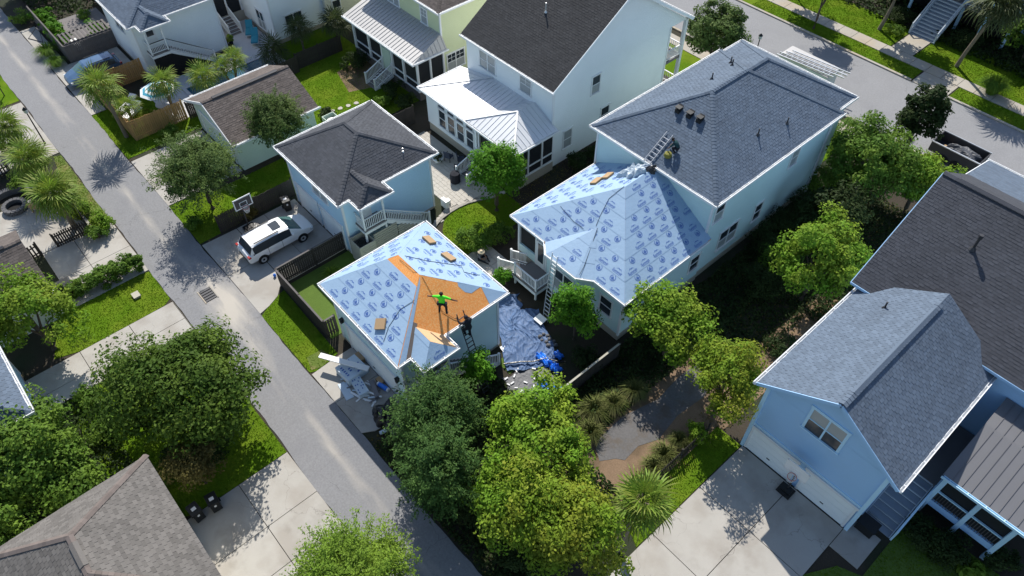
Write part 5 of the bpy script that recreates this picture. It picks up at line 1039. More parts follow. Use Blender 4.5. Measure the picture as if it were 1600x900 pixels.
tree('lower dark green cedar leaning over the alley edge', -15.0, 8.5, 4.0, 2.2, 2.0, 2.9, 'l_cedar', 24000, 'spray', 380, leaf=.16, seed=8, tl=1.1, trunk=.12)
tree('small bright lime tree at the garage stair', -19.1, 14.3, 2.7, .95, .9, 1.4, 'l_bright', 3800, K=36, cr=.42, leaf=.15, seed=9, trunk=.06)
tree('broad bright crape myrtle in front of the blue tarps', -12.9, 13.1, 4.2, 3.5, 3.2, 2.4, 'l_crape', 23000, K=150, cr=.68, leaf=.19, seed=10)
tree('yellowing olive crape myrtle beside the tall palm', -8.9, 10.9, 4.9, 3.2, 2.7, 2.6, 'l_crape2', 18000, K=130, cr=.62, leaf=.18, seed=11)
tree('low green crape myrtle filling the gap between cedar and olive crape', -11.7, 9.9, 3.5, 2.3, 2.0, 1.9, 'l_crape', 9000, K=70, cr=.6, leaf=.18, seed=51)
tree('bright green tree at the corner of the printed porch roof', -13.4, 24.4, 3.8, 2.9, 2.5, 1.9, 'l_crape', 12500, K=85, cr=.65, leaf=.2, seed=12)
tree('slim fresh green tree beside the leaning ladder', -18.2, 21.4, 2.7, 1.35, 1.2, 2.4, 'l_bright', 6500, K=55, cr=.5, leaf=.17, seed=13, trunk=.08)
tree('yellow green tree at the garage wing of the blue grey house', -8.9, 23.6, 3.9, 2.2, 2.1, 2.2, 'l_crape2', 10000, K=80, cr=.6, leaf=.18, seed=14)
tree('large bright green tree left of the charcoal roof', -10.5, 35.0, 4.3, 3.0, 2.9, 2.5, 'l_crape', 14000, K=95, cr=.7, leaf=.21, seed=15)
tree('wide deep green tree between the slate roof and the trailer', -13.6, 45.9, 4.2, 3.6, 3.6, 2.8, 'l_mid', 16000, K=110, cr=.8, leaf=.24, seed=16)
tree('yellow green tree beside the charcoal roof peak near the trailer', -10.3, 47.6, 3.5, 2.5, 2.2, 2.2, 'l_crape', 8500, K=65, cr=.65, leaf=.22, seed=17)
tree('glossy upright magnolia standing at the street edge', -13.6, 53.3, 3.9, 1.6, 1.6, 2.9, 'l_dark', 5500, K=60, cr=.55, leaf=.3, seed=19, trunk=.1)
tree('vivid green tree beside the white sunroom roof', -30.4, 25.5, 3.6, 2.1, 2.1, 2.6, 'l_bright', 11000, K=85, cr=.6, leaf=.2, seed=20)
tree('feathery grey green tree over the brown garage roof', -45.7, 16.8, 3.9, 2.3, 2.2, 2.2, 'l_feather', 32000, 'spray', 460, leaf=.15, seed=21, tl=.9)
tree('dark feathery tree at the alley beside the basketball hoop', -44.5, 9.9, 3.8, 2.9, 2.6, 2.2, 'l_feather', 34000, 'spray', 420, leaf=.17, seed=22, tl=1.5)
tree('round green tree on the near street verge behind the slate roof', -31.4, 51.5, 3.9, 3.0, 2.9, 2.5, 'l_feather', 15000, K=110, cr=.6, leaf=.24, seed=23)
tree('rust tinged street tree on the far verge', -29.3, 64.9, 4.6, 1.9, 1.9, 1.7, 'l_brown', 4500, K=45, cr=.6, leaf=.26, seed=24, trunk=.11, group='street trees')
tree('tall street tree whose pale trunk stands left of the front stair', -25.0, 69.5, 6.3, 3.0, 3.0, 2.2, 'l_oak', 7500, K=55, cr=.8, leaf=.3, seed=25, trunk=.16, group='street trees', lean=(.3, .8), bark='palmbark')
tree('street tree on the far verge left of the path, mostly above the frame', -33.5, 68.5, 5.0, 2.4, 2.4, 2.0, 'l_oak', 5000, K=45, cr=.7, leaf=.28, seed=26, trunk=.13, group='street trees')
tree('leafy tree at the right frame edge across the street', -13.5, 74, 3.2, 2.3, 2.3, 2.4, 'l_mid', 5500, K=50, cr=.7, leaf=.28, seed=27, trunk=.13)
tree('dark tree standing behind the leaning palm across the street', -10.5, 71.5, 3.8, 2.6, 2.6, 2.6, 'l_oak', 6500, K=60, cr=.7, leaf=.28, seed=28, trunk=.13)
# fan palms: every frond is an object of its own
def frond_mesh(name, mat, s=1., seed=0, droop=.35):
    rng = random.Random(seed); mb = MB(); st = [(0, 0, 0), (.3 * s, 0, .06 * s), (.62 * s, 0, .05 * s), (.85 * s, 0, -.02 * s)]
    mb.tube(st, [.025, .02, .015, .008], 4); hub = Vector(st[2]); nl = 17
    for i in range(nl):
        a = R(-118 + 236 * i / (nl - 1)) + rng.uniform(-.05, .05); L = s * (.62 + .3 * math.cos(a * .55)) * rng.uniform(.85, 1.1); d = Vector((math.cos(a), math.sin(a), 0)); sd = Vector((-math.sin(a), math.cos(a), 0)); h = hub + Vector((.1 * s * (math.cos(a)), 0, 0)); w = .034 * s
        fold = .12 * s * abs(math.sin(a))
        p0 = h; p1 = h + d * L * .5 + Vector((0, 0, .02 - fold * .2)); p2 = h + d * L * .8 + Vector((0, 0, -.10 * s * droop * 2 - fold * .6)); p3 = h + d * L + Vector((0, 0, -.32 * s * droop * 2 - fold))
        k = len(mb.v); mb.v += [tuple(p0), tuple(p1 + sd * w), tuple(p1 - sd * w), tuple(p2 + sd * w * .7), tuple(p2 - sd * w * .7), tuple(p3)]; mb.f += [(k, k + 1, k + 2), (k + 1, k + 3, k + 4, k + 2), (k + 3, k + 5, k + 4)]; mb.mi += [0] * 3
    return mb.mesh(name, mat)
FR = {m: [frond_mesh('frond', m, 1, i, dr) for i, dr in enumerate((.2, .45, .8))] for m in ('l_palm', 'l_palmdk')}
def palm(label, x, y, h, r, n=30, mat='l_palm', seed=0, trunk=.15, lean=(0, 0), group=None, boots=True):
    rnd = random.Random(seed); root = thing('palm_tree', label, 'palm', (x, y, 0), group); tx, ty = x + lean[0], y + lean[1]; mb = MB()
    pts = [(x + lean[0] * t ** 1.3, y + lean[1] * t ** 1.3, h * t) for t in (0, .25, .5, .75, 1)]; mb.tube([(x, y, -.05)] + pts[1:], [trunk * 1.25, trunk, trunk * .95, trunk, trunk * 1.1], 9)
    if boots:
        for i in range(16): a = i * 2.4; z = h * (1 - .35 * i / 16); f = z / h; c = Vector((x + lean[0] * f ** 1.3, y + lean[1] * f ** 1.3, z)); d = Vector((math.cos(a), math.sin(a), .8)); mb.bar(c + d * trunk * .6, c + d * (trunk + .14), .06, .03)
    mb.build('trunk', 'palmbark', root)
    for i in range(n):
        f = i / n; yaw = i * 2.39996 + rnd.uniform(-.2, .2); pitch = R(72 - 112 * f ** .9 + rnd.uniform(-8, 8)); s = r / 1.42 * rnd.uniform(.85, 1.12); k = 0 if f < .3 else 1 if f < .7 else 2
        inst('frond', FR[mat][k], root, (tx, ty, h), (rnd.uniform(-.35, .35), -pitch, yaw), s)
palm('tall full fan palm at the driveway corner of the blue grey house', -7.2, 13.6, 4.6, 1.55, 30, seed=1, trunk=.2, lean=(.2, .9))
palm('tall leaning fan palm outside the cedar fence', -57.0, 8.6, 4.6, 1.7, 24, seed=2, lean=(-.5, -.1))
palm('fan palm shading the striped parasol inside the cedar fence', -57.2, 12.9, 3.1, 1.4, 24, seed=3, trunk=.13)
palm('fan palm in the middle of the pool yard row', -56.7, 16.0, 2.5, 1.4, 24, seed=4, trunk=.13)
palm('small twin headed fan palm by the pool end, larger head', -57.0, 18.6, 2.7, 1.25, 22, seed=5, trunk=.1, lean=(-.1, .5)); palm('small twin headed fan palm by the pool end, smaller head', -57.1, 18.3, 2.4, 1.1, 18, seed=6, trunk=.1, lean=(.1, -.5))
palm('low fan palm in the sunlit corner of the cedar fence', -57.9, 9.7, 2.0, 1.2, 18, seed=7, trunk=.12)
palm('fan palm beside the lamp post at the alley', -59.8, 1.5, 3.0, 1.6, 30, seed=8, group='alley palms'); palm('fan palm over the small picket fence by the alley', -54.6, 1.5, 3.1, 1.65, 34, seed=9, group='alley palms')
palm('large fan palm over the dark fence near the fire pit', -49.2, 1.5, 3.3, 1.75, 44, seed=10, group='alley palms', trunk=.18)
palm('second crowded fan palm at the left frame edge above the patio', -60.6, -.6, 2.7, 1.7, 26, seed=16)
palm('dull green fan palm leaning over the street lawn', -17.0, 69.0, 6.6, 2.5, 40, 'l_palmdk', 11, .16, (1.2, -.9), boots=False)
palm('dark fan palm against the white wall below the paired windows', -58.2, 26.0, 2.4, 1.45, 24, 'l_palmdk', 12, .1); palm('dark fan palm near the porch corner of the yellow house', -57.0, 29.0, 2.3, 1.6, 26, 'l_palmdk', 13, .1); palm('short dark fan palm beside the turquoise loungers', -58.0, 23.0, 1.5, 1.5, 24, 'l_palmdk', 14, .1)
# shrubs, hedge, grasses
for i, (x, y, r, h) in enumerate(((-42.4, 3.1, .75, 1.5), (-42.5, 2.2, .8, 1.4), (-42.6, 1.2, .85, 1.3), (-42.7, .2, .85, 1.3), (-42.8, -.8, .8, 1.2))):
    shrub('hedge shrub beside the fire pit driveway, %s from the alley' % ('first', 'second', 'third', 'fourth', 'fifth')[i], x, y, r, h, 'l_mid', 2300, 30 + i, .15, 'long hedge along the driveway')
for i, (x, y) in enumerate(((-79.6, 10.0), (-77.9, 9.9), (-76.0, 9.85), (-74.0, 9.85))): shrub('clipped bright bush in the row along the grey fence, %s from the car' % ('fourth', 'third', 'second', 'first')[i], x, y, .9, 1.6, 'l_bright', 1800, 40 + i, .16, 'clipped bushes along the grey fence')
shrub('bright rounded bush alone on the grey deck', -73.4, 12.7, 1.0, 1.7, 'l_bright', 2000, 46, .16); shrub('low green bush at the top of the alley', -81.0, 8.3, 1.0, 1.1, 'l_mid', 1600, 47); shrub('small bush by the deck planter at the top', -77.4, 13.0, .8, 1.1, 'l_mid', 1200, 48)
GT = []
def grass_tuft(label, x, y, r, h, mat='l_grass', n=420, seed=0, group=None):
    rng = np.random.default_rng(seed); root = thing('ornamental_grass', label, 'grass clump', (x, y, 0), group); mb = MB()
    for i in range(n):
        a = rng.uniform(0, 6.283); d = Vector((math.cos(a), math.sin(a), 0)); b = Vector((x, y, 0)) + d * rng.uniform(0, r * .3); L = r * rng.uniform(.5, 1.1); hh = h * rng.uniform(.6, 1.1); sd = Vector((-d.y, d.x, 0)) * .014
        m_ = b + d * L * .4 + Vector((0, 0, hh * .85)); t = b + d * L + Vector((0, 0, hh * .55)); k = len(mb.v); mb.v += [tuple(b - sd), tuple(b + sd), tuple(m_ + sd), tuple(m_ - sd), tuple(t)]; mb.f += [(k, k + 1, k + 2, k + 3), (k + 3, k + 2, k + 4)]; mb.mi += [0, 0]
    tag(mb.build('blades', mat, root), kind='stuff')
for i, (x, y, r) in enumerate(((-13.6, 18.4, 1.1), (-13.1, 19.6, .9), (-12.7, 17.2, .9), (-12.9, 21.2, .9))): grass_tuft('pale ornamental grass left of the gray lane, %s' % ('largest clump', 'second farthest clump', 'nearest clump', 'farthest clump')[i], x, y, r, .9, seed=i, group='ornamental grasses by the lane')
for i, (x, y, r) in enumerate(((-9.0, 19.3, .9), (-8.9, 18.3, .8), (-9.0, 20.6, .7))): grass_tuft('ornamental grass along the small fence right of the lane, %s' % ('middle clump', 'nearest clump', 'farthest clump')[i], x, y, r, .8, seed=5 + i, group='ornamental grasses by the lane')
grass_tuft('arching ornamental grass at the grey fence by the alley', -73.6, 8.2, 1.3, 1.0, 'l_mid', 500, 9); grass_tuft('green ornamental grass clump near the blue car', -71.2, 8.1, 1.0, .9, 'l_mid', 420, 10); grass_tuft('big round ornamental grass beside the far sidewalk', -13.0, 67.2, 1.4, 1.7, 'l_mid', 700, 11); grass_tuft('yucca like tuft behind the dark fence corner', -32.7, 12.8, .8, .9, 'l_light', 260, 12); grass_tuft('grass tuft beside the parked trailer', -14.6, 56.0, .5, .6, 'l_mid', 160, 13)
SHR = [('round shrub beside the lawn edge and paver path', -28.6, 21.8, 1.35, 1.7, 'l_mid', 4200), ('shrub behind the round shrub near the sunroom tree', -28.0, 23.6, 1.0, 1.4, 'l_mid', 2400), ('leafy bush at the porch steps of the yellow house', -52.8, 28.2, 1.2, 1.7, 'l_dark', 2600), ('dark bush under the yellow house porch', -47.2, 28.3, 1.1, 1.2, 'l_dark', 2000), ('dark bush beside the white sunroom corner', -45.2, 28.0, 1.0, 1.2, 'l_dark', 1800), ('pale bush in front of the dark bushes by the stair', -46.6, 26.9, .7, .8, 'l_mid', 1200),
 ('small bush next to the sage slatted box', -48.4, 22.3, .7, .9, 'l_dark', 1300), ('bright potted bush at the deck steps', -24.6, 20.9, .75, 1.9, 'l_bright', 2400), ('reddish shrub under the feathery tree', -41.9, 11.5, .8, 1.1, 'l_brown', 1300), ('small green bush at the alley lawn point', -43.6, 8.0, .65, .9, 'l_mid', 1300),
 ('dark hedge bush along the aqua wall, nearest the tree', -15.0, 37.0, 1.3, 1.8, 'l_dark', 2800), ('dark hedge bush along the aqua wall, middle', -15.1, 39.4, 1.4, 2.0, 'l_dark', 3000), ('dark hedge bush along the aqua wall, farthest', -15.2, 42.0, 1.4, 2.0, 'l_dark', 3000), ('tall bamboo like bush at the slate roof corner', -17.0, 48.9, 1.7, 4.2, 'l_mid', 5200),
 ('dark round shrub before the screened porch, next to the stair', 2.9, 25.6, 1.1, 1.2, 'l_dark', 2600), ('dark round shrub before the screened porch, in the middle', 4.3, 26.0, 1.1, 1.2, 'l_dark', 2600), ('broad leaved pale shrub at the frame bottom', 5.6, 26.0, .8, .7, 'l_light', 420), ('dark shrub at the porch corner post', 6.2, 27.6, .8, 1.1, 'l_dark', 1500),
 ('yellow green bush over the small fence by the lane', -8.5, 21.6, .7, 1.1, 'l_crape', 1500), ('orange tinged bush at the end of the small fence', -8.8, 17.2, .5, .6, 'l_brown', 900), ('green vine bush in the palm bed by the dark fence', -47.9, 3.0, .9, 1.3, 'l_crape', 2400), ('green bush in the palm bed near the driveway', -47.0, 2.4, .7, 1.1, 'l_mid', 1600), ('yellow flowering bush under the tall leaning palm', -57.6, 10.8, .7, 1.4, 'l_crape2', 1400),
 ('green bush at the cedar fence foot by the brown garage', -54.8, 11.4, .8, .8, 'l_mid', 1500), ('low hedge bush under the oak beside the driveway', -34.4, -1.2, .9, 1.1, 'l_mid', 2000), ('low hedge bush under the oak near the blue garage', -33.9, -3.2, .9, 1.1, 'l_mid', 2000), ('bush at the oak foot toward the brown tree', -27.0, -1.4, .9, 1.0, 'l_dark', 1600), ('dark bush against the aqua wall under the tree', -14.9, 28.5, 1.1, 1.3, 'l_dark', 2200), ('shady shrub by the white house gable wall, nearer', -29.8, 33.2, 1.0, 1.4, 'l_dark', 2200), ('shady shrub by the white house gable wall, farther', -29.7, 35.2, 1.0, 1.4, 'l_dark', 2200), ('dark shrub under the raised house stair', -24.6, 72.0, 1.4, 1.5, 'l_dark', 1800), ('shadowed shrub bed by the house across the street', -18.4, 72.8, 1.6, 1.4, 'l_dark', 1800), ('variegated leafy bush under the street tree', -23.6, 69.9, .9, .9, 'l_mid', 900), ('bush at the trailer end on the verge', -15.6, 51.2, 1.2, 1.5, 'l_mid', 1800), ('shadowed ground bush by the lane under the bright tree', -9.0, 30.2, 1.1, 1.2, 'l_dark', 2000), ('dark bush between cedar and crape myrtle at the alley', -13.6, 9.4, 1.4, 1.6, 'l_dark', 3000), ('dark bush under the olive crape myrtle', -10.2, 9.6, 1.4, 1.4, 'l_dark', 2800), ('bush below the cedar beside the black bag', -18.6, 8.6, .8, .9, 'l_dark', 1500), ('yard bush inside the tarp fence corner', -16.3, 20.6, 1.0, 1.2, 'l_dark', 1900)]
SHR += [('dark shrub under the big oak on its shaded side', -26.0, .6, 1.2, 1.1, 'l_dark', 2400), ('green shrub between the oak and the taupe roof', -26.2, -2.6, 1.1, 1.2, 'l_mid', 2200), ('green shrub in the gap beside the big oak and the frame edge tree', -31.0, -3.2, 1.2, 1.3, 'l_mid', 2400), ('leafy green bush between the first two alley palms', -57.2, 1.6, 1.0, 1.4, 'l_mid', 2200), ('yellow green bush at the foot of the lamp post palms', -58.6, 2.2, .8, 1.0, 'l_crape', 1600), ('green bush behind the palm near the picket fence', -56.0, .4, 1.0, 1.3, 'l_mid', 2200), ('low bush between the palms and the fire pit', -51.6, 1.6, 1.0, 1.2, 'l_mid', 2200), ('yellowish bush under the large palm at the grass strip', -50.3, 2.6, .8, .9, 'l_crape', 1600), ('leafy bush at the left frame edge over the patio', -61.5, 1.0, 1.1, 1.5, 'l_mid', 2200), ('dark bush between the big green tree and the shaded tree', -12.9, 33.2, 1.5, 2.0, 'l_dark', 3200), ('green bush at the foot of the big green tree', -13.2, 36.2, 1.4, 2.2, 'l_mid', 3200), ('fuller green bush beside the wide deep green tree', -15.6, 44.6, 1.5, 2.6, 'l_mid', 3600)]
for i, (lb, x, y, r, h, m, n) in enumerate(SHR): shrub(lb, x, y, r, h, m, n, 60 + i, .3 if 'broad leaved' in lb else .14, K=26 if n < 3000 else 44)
# ---------------------------------------------------------------- fences
fence('board_fence', 'warm brown cedar board fence around the pool yard corner', [(-64.2, 13.4), (-64.2, 9.0), (-56.0, 9.0), (-56.0, 13.4)], 1.85, 'cedar', .14, .02, jit=.012)
fence('board_fence', 'dark board fence around the small turf yard beside the stripped garage', [(-34.5, 15.4), (-34.5, 9.85), (-28.7, 9.85), (-28.7, 10.6)], 1.6, 'fencedark', .14, .012, cap='fencegrey')
fence('board_fence', 'dark board fence behind the basketball hoop', [(-41.78, 9.2), (-41.78, 15.2)], 1.6, 'fencedark', .14, .012)
fence('board_fence', 'grey board fence along the alley beside the clipped bushes', [(-80.5, 9.25), (-70.9, 9.25), (-70.9, 13.6)], 1.6, 'fencegrey', .14, .01, cap='fencegrey')
fence('picket_fence', 'dark fence in the palm bed beside the driveway', [(-48.1, -.1), (-48.0, 2.2), (-52.6, 2.3)], 1.25, 'fencedark', .11, .04)
fence('picket_fence', 'brown picket fence with gaps at the left frame edge', [(-58.5, -2.4), (-58.4, .1)], 1.1, 'fencedark', .11, .10)
fence('picket_gate', 'small dark slatted gate at the corner of the brown garage', [(-47.9, -2.3), (-48.1, -1.2)], 1.2, 'fencedark', .11, .09)
fence('board_fence', 'dark fence between bright lawn and white sunroom', [(-42.95, 22.8), (-42.95, 27.3)], 1.7, 'fencedark', .14, .012)
fence('board_fence', 'dark fence along the pool behind the brown garage', [(-55.8, 13.6), (-55.8, 24.0)], 1.6, 'fencedark', .14, .012)
fence('board_fence', 'shaded dark fence between the palms and the bright lawn', [(-56.2, 24.1), (-56.2, 28.8)], 1.6, 'fencedark', .14, .012)  # dark boards added to stand in for the shade beside the lawn
fence('board_fence', 'dark fence with pale cap beside the tarp covered yard', [(-15.4, 17.0), (-15.4, 22.4)], 1.5, 'fencedark', .14, .012, cap='beige')
fence('picket_fence', 'low black picket fence between lane and lawn strip', [(-8.35, 17.6), (-8.35, 22.4)], 1.0, 'fencedark', .05, .09)
# slatted screen by the top left deck
dk = thing('deck', 'grey boarded deck with steps beside the clipped bushes', 'deck', (-75, 11.5, 0)); dk['kind'] = 'structure'
for i in range(34): MB().box(-78.6 + i * .16, -78.455 + i * .16, 10.7, 14.6, .12, .3).build('deck_board', 'deck', dk)
scn = thing('slatted_screen', 'dark slatted trellis roof between deck and blue car', 'pergola', (-71.5, 11.5, 0))
for i in range(12): MB().box(-73.0, -70.95, 9.5 + i * .36, 9.68 + i * .36, 1.75, 1.8).build('slat', 'fencegrey', scn)
for x in (-72.9, -71.0):
    for y in (9.5, 13.6): MB().box(x - .06, x + .06, y - .06, y + .06, 0, 1.75).build('post', 'fencegrey', scn)
    MB().box(x - .05, x + .05, 9.4, 13.7, 1.62, 1.745).build('beam', 'fencegrey', scn)
for i, (x, y, w, l) in enumerate(((-76.5, 10.2, .5, 1.2), (-73.2, 10.7, .55, 1.6))): single('bench', MB().box(x - l / 2, x + l / 2, y - w / 2, y + w / 2, .36, .46).box(x - l / 2 + .05, x - l / 2 + .15, y - w / 2, y + w / 2, 0, .36).box(x + l / 2 - .15, x + l / 2 - .05, y - w / 2, y + w / 2, 0, .36), 'tan' if i == 0 else 'white', ('tan stone block seat beside the deck steps', 'white bench at the slatted screen on the deck')[i], 'bench')
fr = MB(); fr.bar((-77.6, 7.7, .08), (-76.0, 8.5, .08), .05, .05).bar((-77.6, 7.7, .08), (-77.2, 8.9, 1.1), .04, .04).bar((-76.0, 8.5, .08), (-77.2, 8.9, 1.1), .04, .04).bar((-77.3, 8.8, .95), (-76.6, 8.9, .9), .3, .05)
single('folding_frame', fr, 'steel', 'dark folding metal frame standing on concrete at the top of the alley', 'frame')
# ---------------------------------------------------------------- cars
def car(name, label, loc, rotz, paint, kind):
    root = thing(name, label, 'car'); van = kind == 'van'; L = 5.1 if van else 4.7; HW = .98 if van else .94; RZ = 1.72 if van else 1.62
    belt = 1.08; zb = .28
    st = [(0, .80, .5, .92, .92), (.06, .93, .32, 1.0, 1.02), (.22, .97, zb, belt, 1.1), (.5, HW, zb, belt, RZ - .05), (1.0, HW, zb, belt, RZ), (2.0, HW, zb, belt, RZ + .02), (2.9, HW, zb, belt - .01, RZ), (3.35 if van else 3.05, HW, zb, belt - .02, RZ - .07), (4.2 if van else 3.75, HW, zb, belt - .03, belt + .0), (L - .45, .93, zb, .9, .95), (L - .12, .84, .32, .78, .82), (L, .66, .42, .66, .7)]
    rings = []
    for x, hw, z0, zb_, zr in st:
        cab = zr - zb_ > .3; rw = hw * (.80 if cab else .86); h = [(hw * .8, z0), (hw, z0 + (zb_ - z0) * .3), (hw * 1.0, z0 + (zb_ - z0) * .72), (hw * .97, zb_), (rw, zr - .08 if cab else zr - .01), (rw * .78, zr), (0, zr + (.035 if cab else .03))]
        rings.append([(y, x, z) for y, z in h] + [(-y, x, z) for y, z in h[-2::-1]])
    n = len(rings[0]); parts = dict(body=MB(), windscreen=MB(), side_window=MB(), side_window2=MB(), rear_window=MB(), roof_panel=MB())
    V = [p for r in rings for p in r]
    for i in range(len(st) - 1):
        cab0, cab1 = st[i][4] - st[i][3] > .3, st[i + 1][4] - st[i + 1][3] > .3
        for j in range(n):
            q = [i * n + j, i * n + (j + 1) % n, (i + 1) * n + (j + 1) % n, (i + 1) * n + j]; k = 'body'
            top = j in (4, 5, 6, 7)
            if cab0 and cab1: k = 'side_window' if j == 3 else 'side_window2' if j == n - 5 - 0 and False else k
            if cab0 and cab1 and j in (3,): k = 'side_window'
            if cab0 and cab1 and j == 8: k = 'side_window2'
            if cab0 and not cab1 and top: k = 'windscreen'
            if cab1 and not cab0 and top: k = 'rear_window'
            m = parts[k]; b = len(m.v); m.v += [V[t] for t in q]; m.f.append((b + 3, b + 2, b + 1, b)); m.mi.append(0)
    for e, r in ((0, rings[0]), (1, rings[-1])): parts['body'].add(r, [tuple(range(n)) if e == 0 else tuple(range(n - 1, -1, -1))])
    for k, m in parts.items():
        if m.f: m.build('side_window' if k == 'side_window2' else k, paint if k == 'body' else 'autoglass' if k == 'windscreen' else 'glass', root, False)
    for s in (-1, 1):
        for x in (.45, 1.5, 2.55): MB().box(s * (HW * .955) - .05, s * (HW * .955) + .03, x - .035, x + .035, belt - .02, belt + .06).build('pillar', 'black', root)
        MB().bar((s * .66, .75, RZ + .05), (s * .66, 2.6, RZ + .055), .05, .05).build('roof_rail', 'black', root)
        MB().box(s * (HW + .02) - .1, s * (HW + .02) + .1, 3.35 if van else 3.0, 3.5 if van else 3.15, belt - .05, belt + .12).build('mirror', paint, root)
        MB().box(s * .86 - .09, s * .86 + .09, L - .3, L - .12, .66, .8).build('headlight', 'lens', root); MB().box(s * .84 - .13, s * .84 + .115, .01, .2, .92, 1.06).build('tail_light', 'red', root)
        for x in (.95, L - 1.05):
            w = MB().lathe([(.2, -.11), (.33, -.11), (.345, -.06), (.345, .06), (.33, .11), (.2, .11)], 20, (0, 0, 0), ax='y'); w.v = [(y + s * (HW - .08), p + x, z + .345) for p, y, z in w.v]
            t = w.build('wheel', 'rubber', root); rm_ = MB().lathe([(.05, -.02), (.21, .0), (.2, -.06)], 14, (0, 0, 0), ax='y'); rm_.v = [(s * (HW + .045) + s * y, p + x, z + .345) for p, y, z in rm_.v]; rm_.build('rim', 'alu', t)
            ar = MB().lathe([(.40, -.005), (.36, .008)], 20, (0, 0, 0), ax='y'); ar.v = [(s * (HW + .006) + s * y, p + x, z + .36) for p, y, z in ar.v]; ar.build('wheel_arch', 'black', root)
        for x in (1.75, 2.9): MB().box(s * (HW + .012) - .012, s * (HW + .012) + .012, x - .09, x + .09, .9, .94).build('door_handle', paint, root)
        MB().box(s * (HW + .004) - .004, s * (HW + .004) + .004, 1.49, 1.51, .4, 1.04).box(s * (HW + .004) - .004, s * (HW + .004) + .004, 2.54, 2.56, .4, 1.04).build('door_gap', 'black', root)
    if van: MB().box(-.4, .4, 2.35, 3.0, RZ - .02, RZ + .052).build('sunroof', 'glass', root)
    MB().box(-.62, .62, -.02, .03, .42, .62).build('rear_bumper', 'black', root); MB().box(-.5, .5, L - .05, L + .012, .45, .6).build('grille', 'black', root)
    root.location = loc; root.rotation_euler = (0, 0, rotz); return root
car('minivan', 'white minivan with roof rails parked by the basketball hoop', (-38.0, 9.1, .05), 0, 'paintwhite', 'van')
car('car', 'blue sport utility car half hidden by the leaning palm', (-67.0, 12.4, .05), math.pi, 'paintblue', 'suv')
# trailer and van with ladders on the street
tr = thing('dump_trailer', 'black open dump trailer filled with grey tarp at the street', 'trailer', (-10.7, 56, 0))
for x0, x1, y0, y1 in ((-12.6, -8.8, 55.15, 55.22), (-12.6, -8.8, 57.0, 57.07), (-12.6, -12.53, 55.22, 57.0), (-8.87, -8.8, 55.22, 57.0)): MB().box(x0, x1, y0, y1, .55, 1.4).build('side_wall', 'steel', tr)
MB().box(-12.53, -8.87, 55.22, 57.0, .5, .6).build('bed', 'steel', tr); MB().box(-12.65, -8.75, 55.1, 55.2, 1.38, 1.45).box(-12.65, -8.75, 57.05, 57.12, 1.38, 1.45).build('top_rail', 'alu', tr)
for x in (-11.3, -10.3):
    for y in (55.15, 57.15): MB().lathe([(.15, -.1), (.36, -.1), (.36, .1), (.15, .1)], 16, (x, y, .38), ax='y').build('wheel', 'rubber', tr)
MB().bar((-8.8, 56.1, .55), (-7.4, 56.1, .5), .1, .1).box(-7.5, -7.38, 56.04, 56.16, .02, .9).build('drawbar', 'steel', tr)
heap('tarp', 'crumpled grey tarp lying in the black dump trailer', 'tarp', (-10.3, 56.1, .62), 1.3, .75, .95, 'tarpdk', 8, 18, .5); single('plank', MB().box(-12.3, -11.2, 55.5, 55.7, .62, .66).box(-12.0, -11.3, 56.0, 56.6, .62, .68), 'tan', 'brown board scraps at the trailer end', 'board')
vn = thing('cargo_trailer', 'pale green box trailer carrying ladders on its roof', 'trailer', (-24.8, 56.4, 0))
MB().box(-27.2, -22.5, 55.5, 57.4, .4, 2.05).build('box_body', 'truck', vn); MB().box(-27.25, -22.45, 55.45, 57.45, 2.05, 2.1).build('roof', 'metalgrey', vn)
for x in (-25.6, -24.6):
    for y in (55.55, 57.35): MB().lathe([(.15, -.12), (.36, -.12), (.36, .12), (.15, .12)], 16, (x, y, .38), ax='y').build('wheel', 'rubber', vn)
for i in range(3): ladder('aluminium ladder on the box trailer roof, %s of three' % ('nearest', 'middle', 'farthest')[i], (-27.3 + .3 * i, 55.35 + i * .5, 2.2 + .02 * i), (-21.4 - .7 * (i == 0), 55.95 + i * .5, 2.2 + .02 * i), Y, .46, 'alu', 'ladders on the box trailer', (.09, .1), .5)
# ---------------------------------------------------------------- debris at the stripped garage
def crate(label, c, ax, l, w, h, mat='ice', tops=True, name='foam_board_stack', cat='stack'):
    a = Vector((math.cos(ax), math.sin(ax), 0)); b = Vector((-a.y, a.x, 0)); mb = MB(); n = 3
    for k in range(n): mb.obox(Vector(c) + Vector((0, 0, h * (k + .5) / n)) + a * .015 * (k % 2), a * l / 2, b * w / 2, (0, 0, h / n / 2 - .006))
    o = single(name, mb, mat, label, cat)
    if tops:
        rn_ = random.Random(len(label))
        for i in range(7):
            for j in range(4):
                if rn_.random() < .6:
                    m = MB(); cc = Vector(c) + a * (l * (-.4 + .13 * i)) + b * (w * (-.33 + .22 * j)) + Vector((0, 0, h + .003)); m.obox(cc, a * l * .035, b * w * .05, (0, 0, .002)); m.build('printed_mark', 'print', o)
    return o
crate('pallet of wrapped shingle packs with blue print under the white board', (-25.35, 9.5, .05), R(3), 1.35, 1.45, .55, 'ice'); crate('long wrapped shingle stack lying next to the pallet', (-24.15, 9.2, .05), R(-8), 1.5, .62, .38, 'ice'); crate('narrow bundle of trim boards on the debris driveway', (-23.35, 9.75, .05), R(-18), 1.25, .28, .3, 'greycloth', False, 'trim_bundle', 'bundle'); crate('flat pale foam sheet at the edge of the debris', (-24.5, 8.45, .05), R(-10), 1.3, .5, .05, 'ice', False, 'foam_sheet', 'sheet')
single('metal_flashing', MB().obox((-25.75, 9.3, .93), Vector((1.42, .82, .03)) , Vector((-.09, .15, 0)), (0, 0, .035)), 'white', 'long white boxed plank laid over the pallet', 'plank')
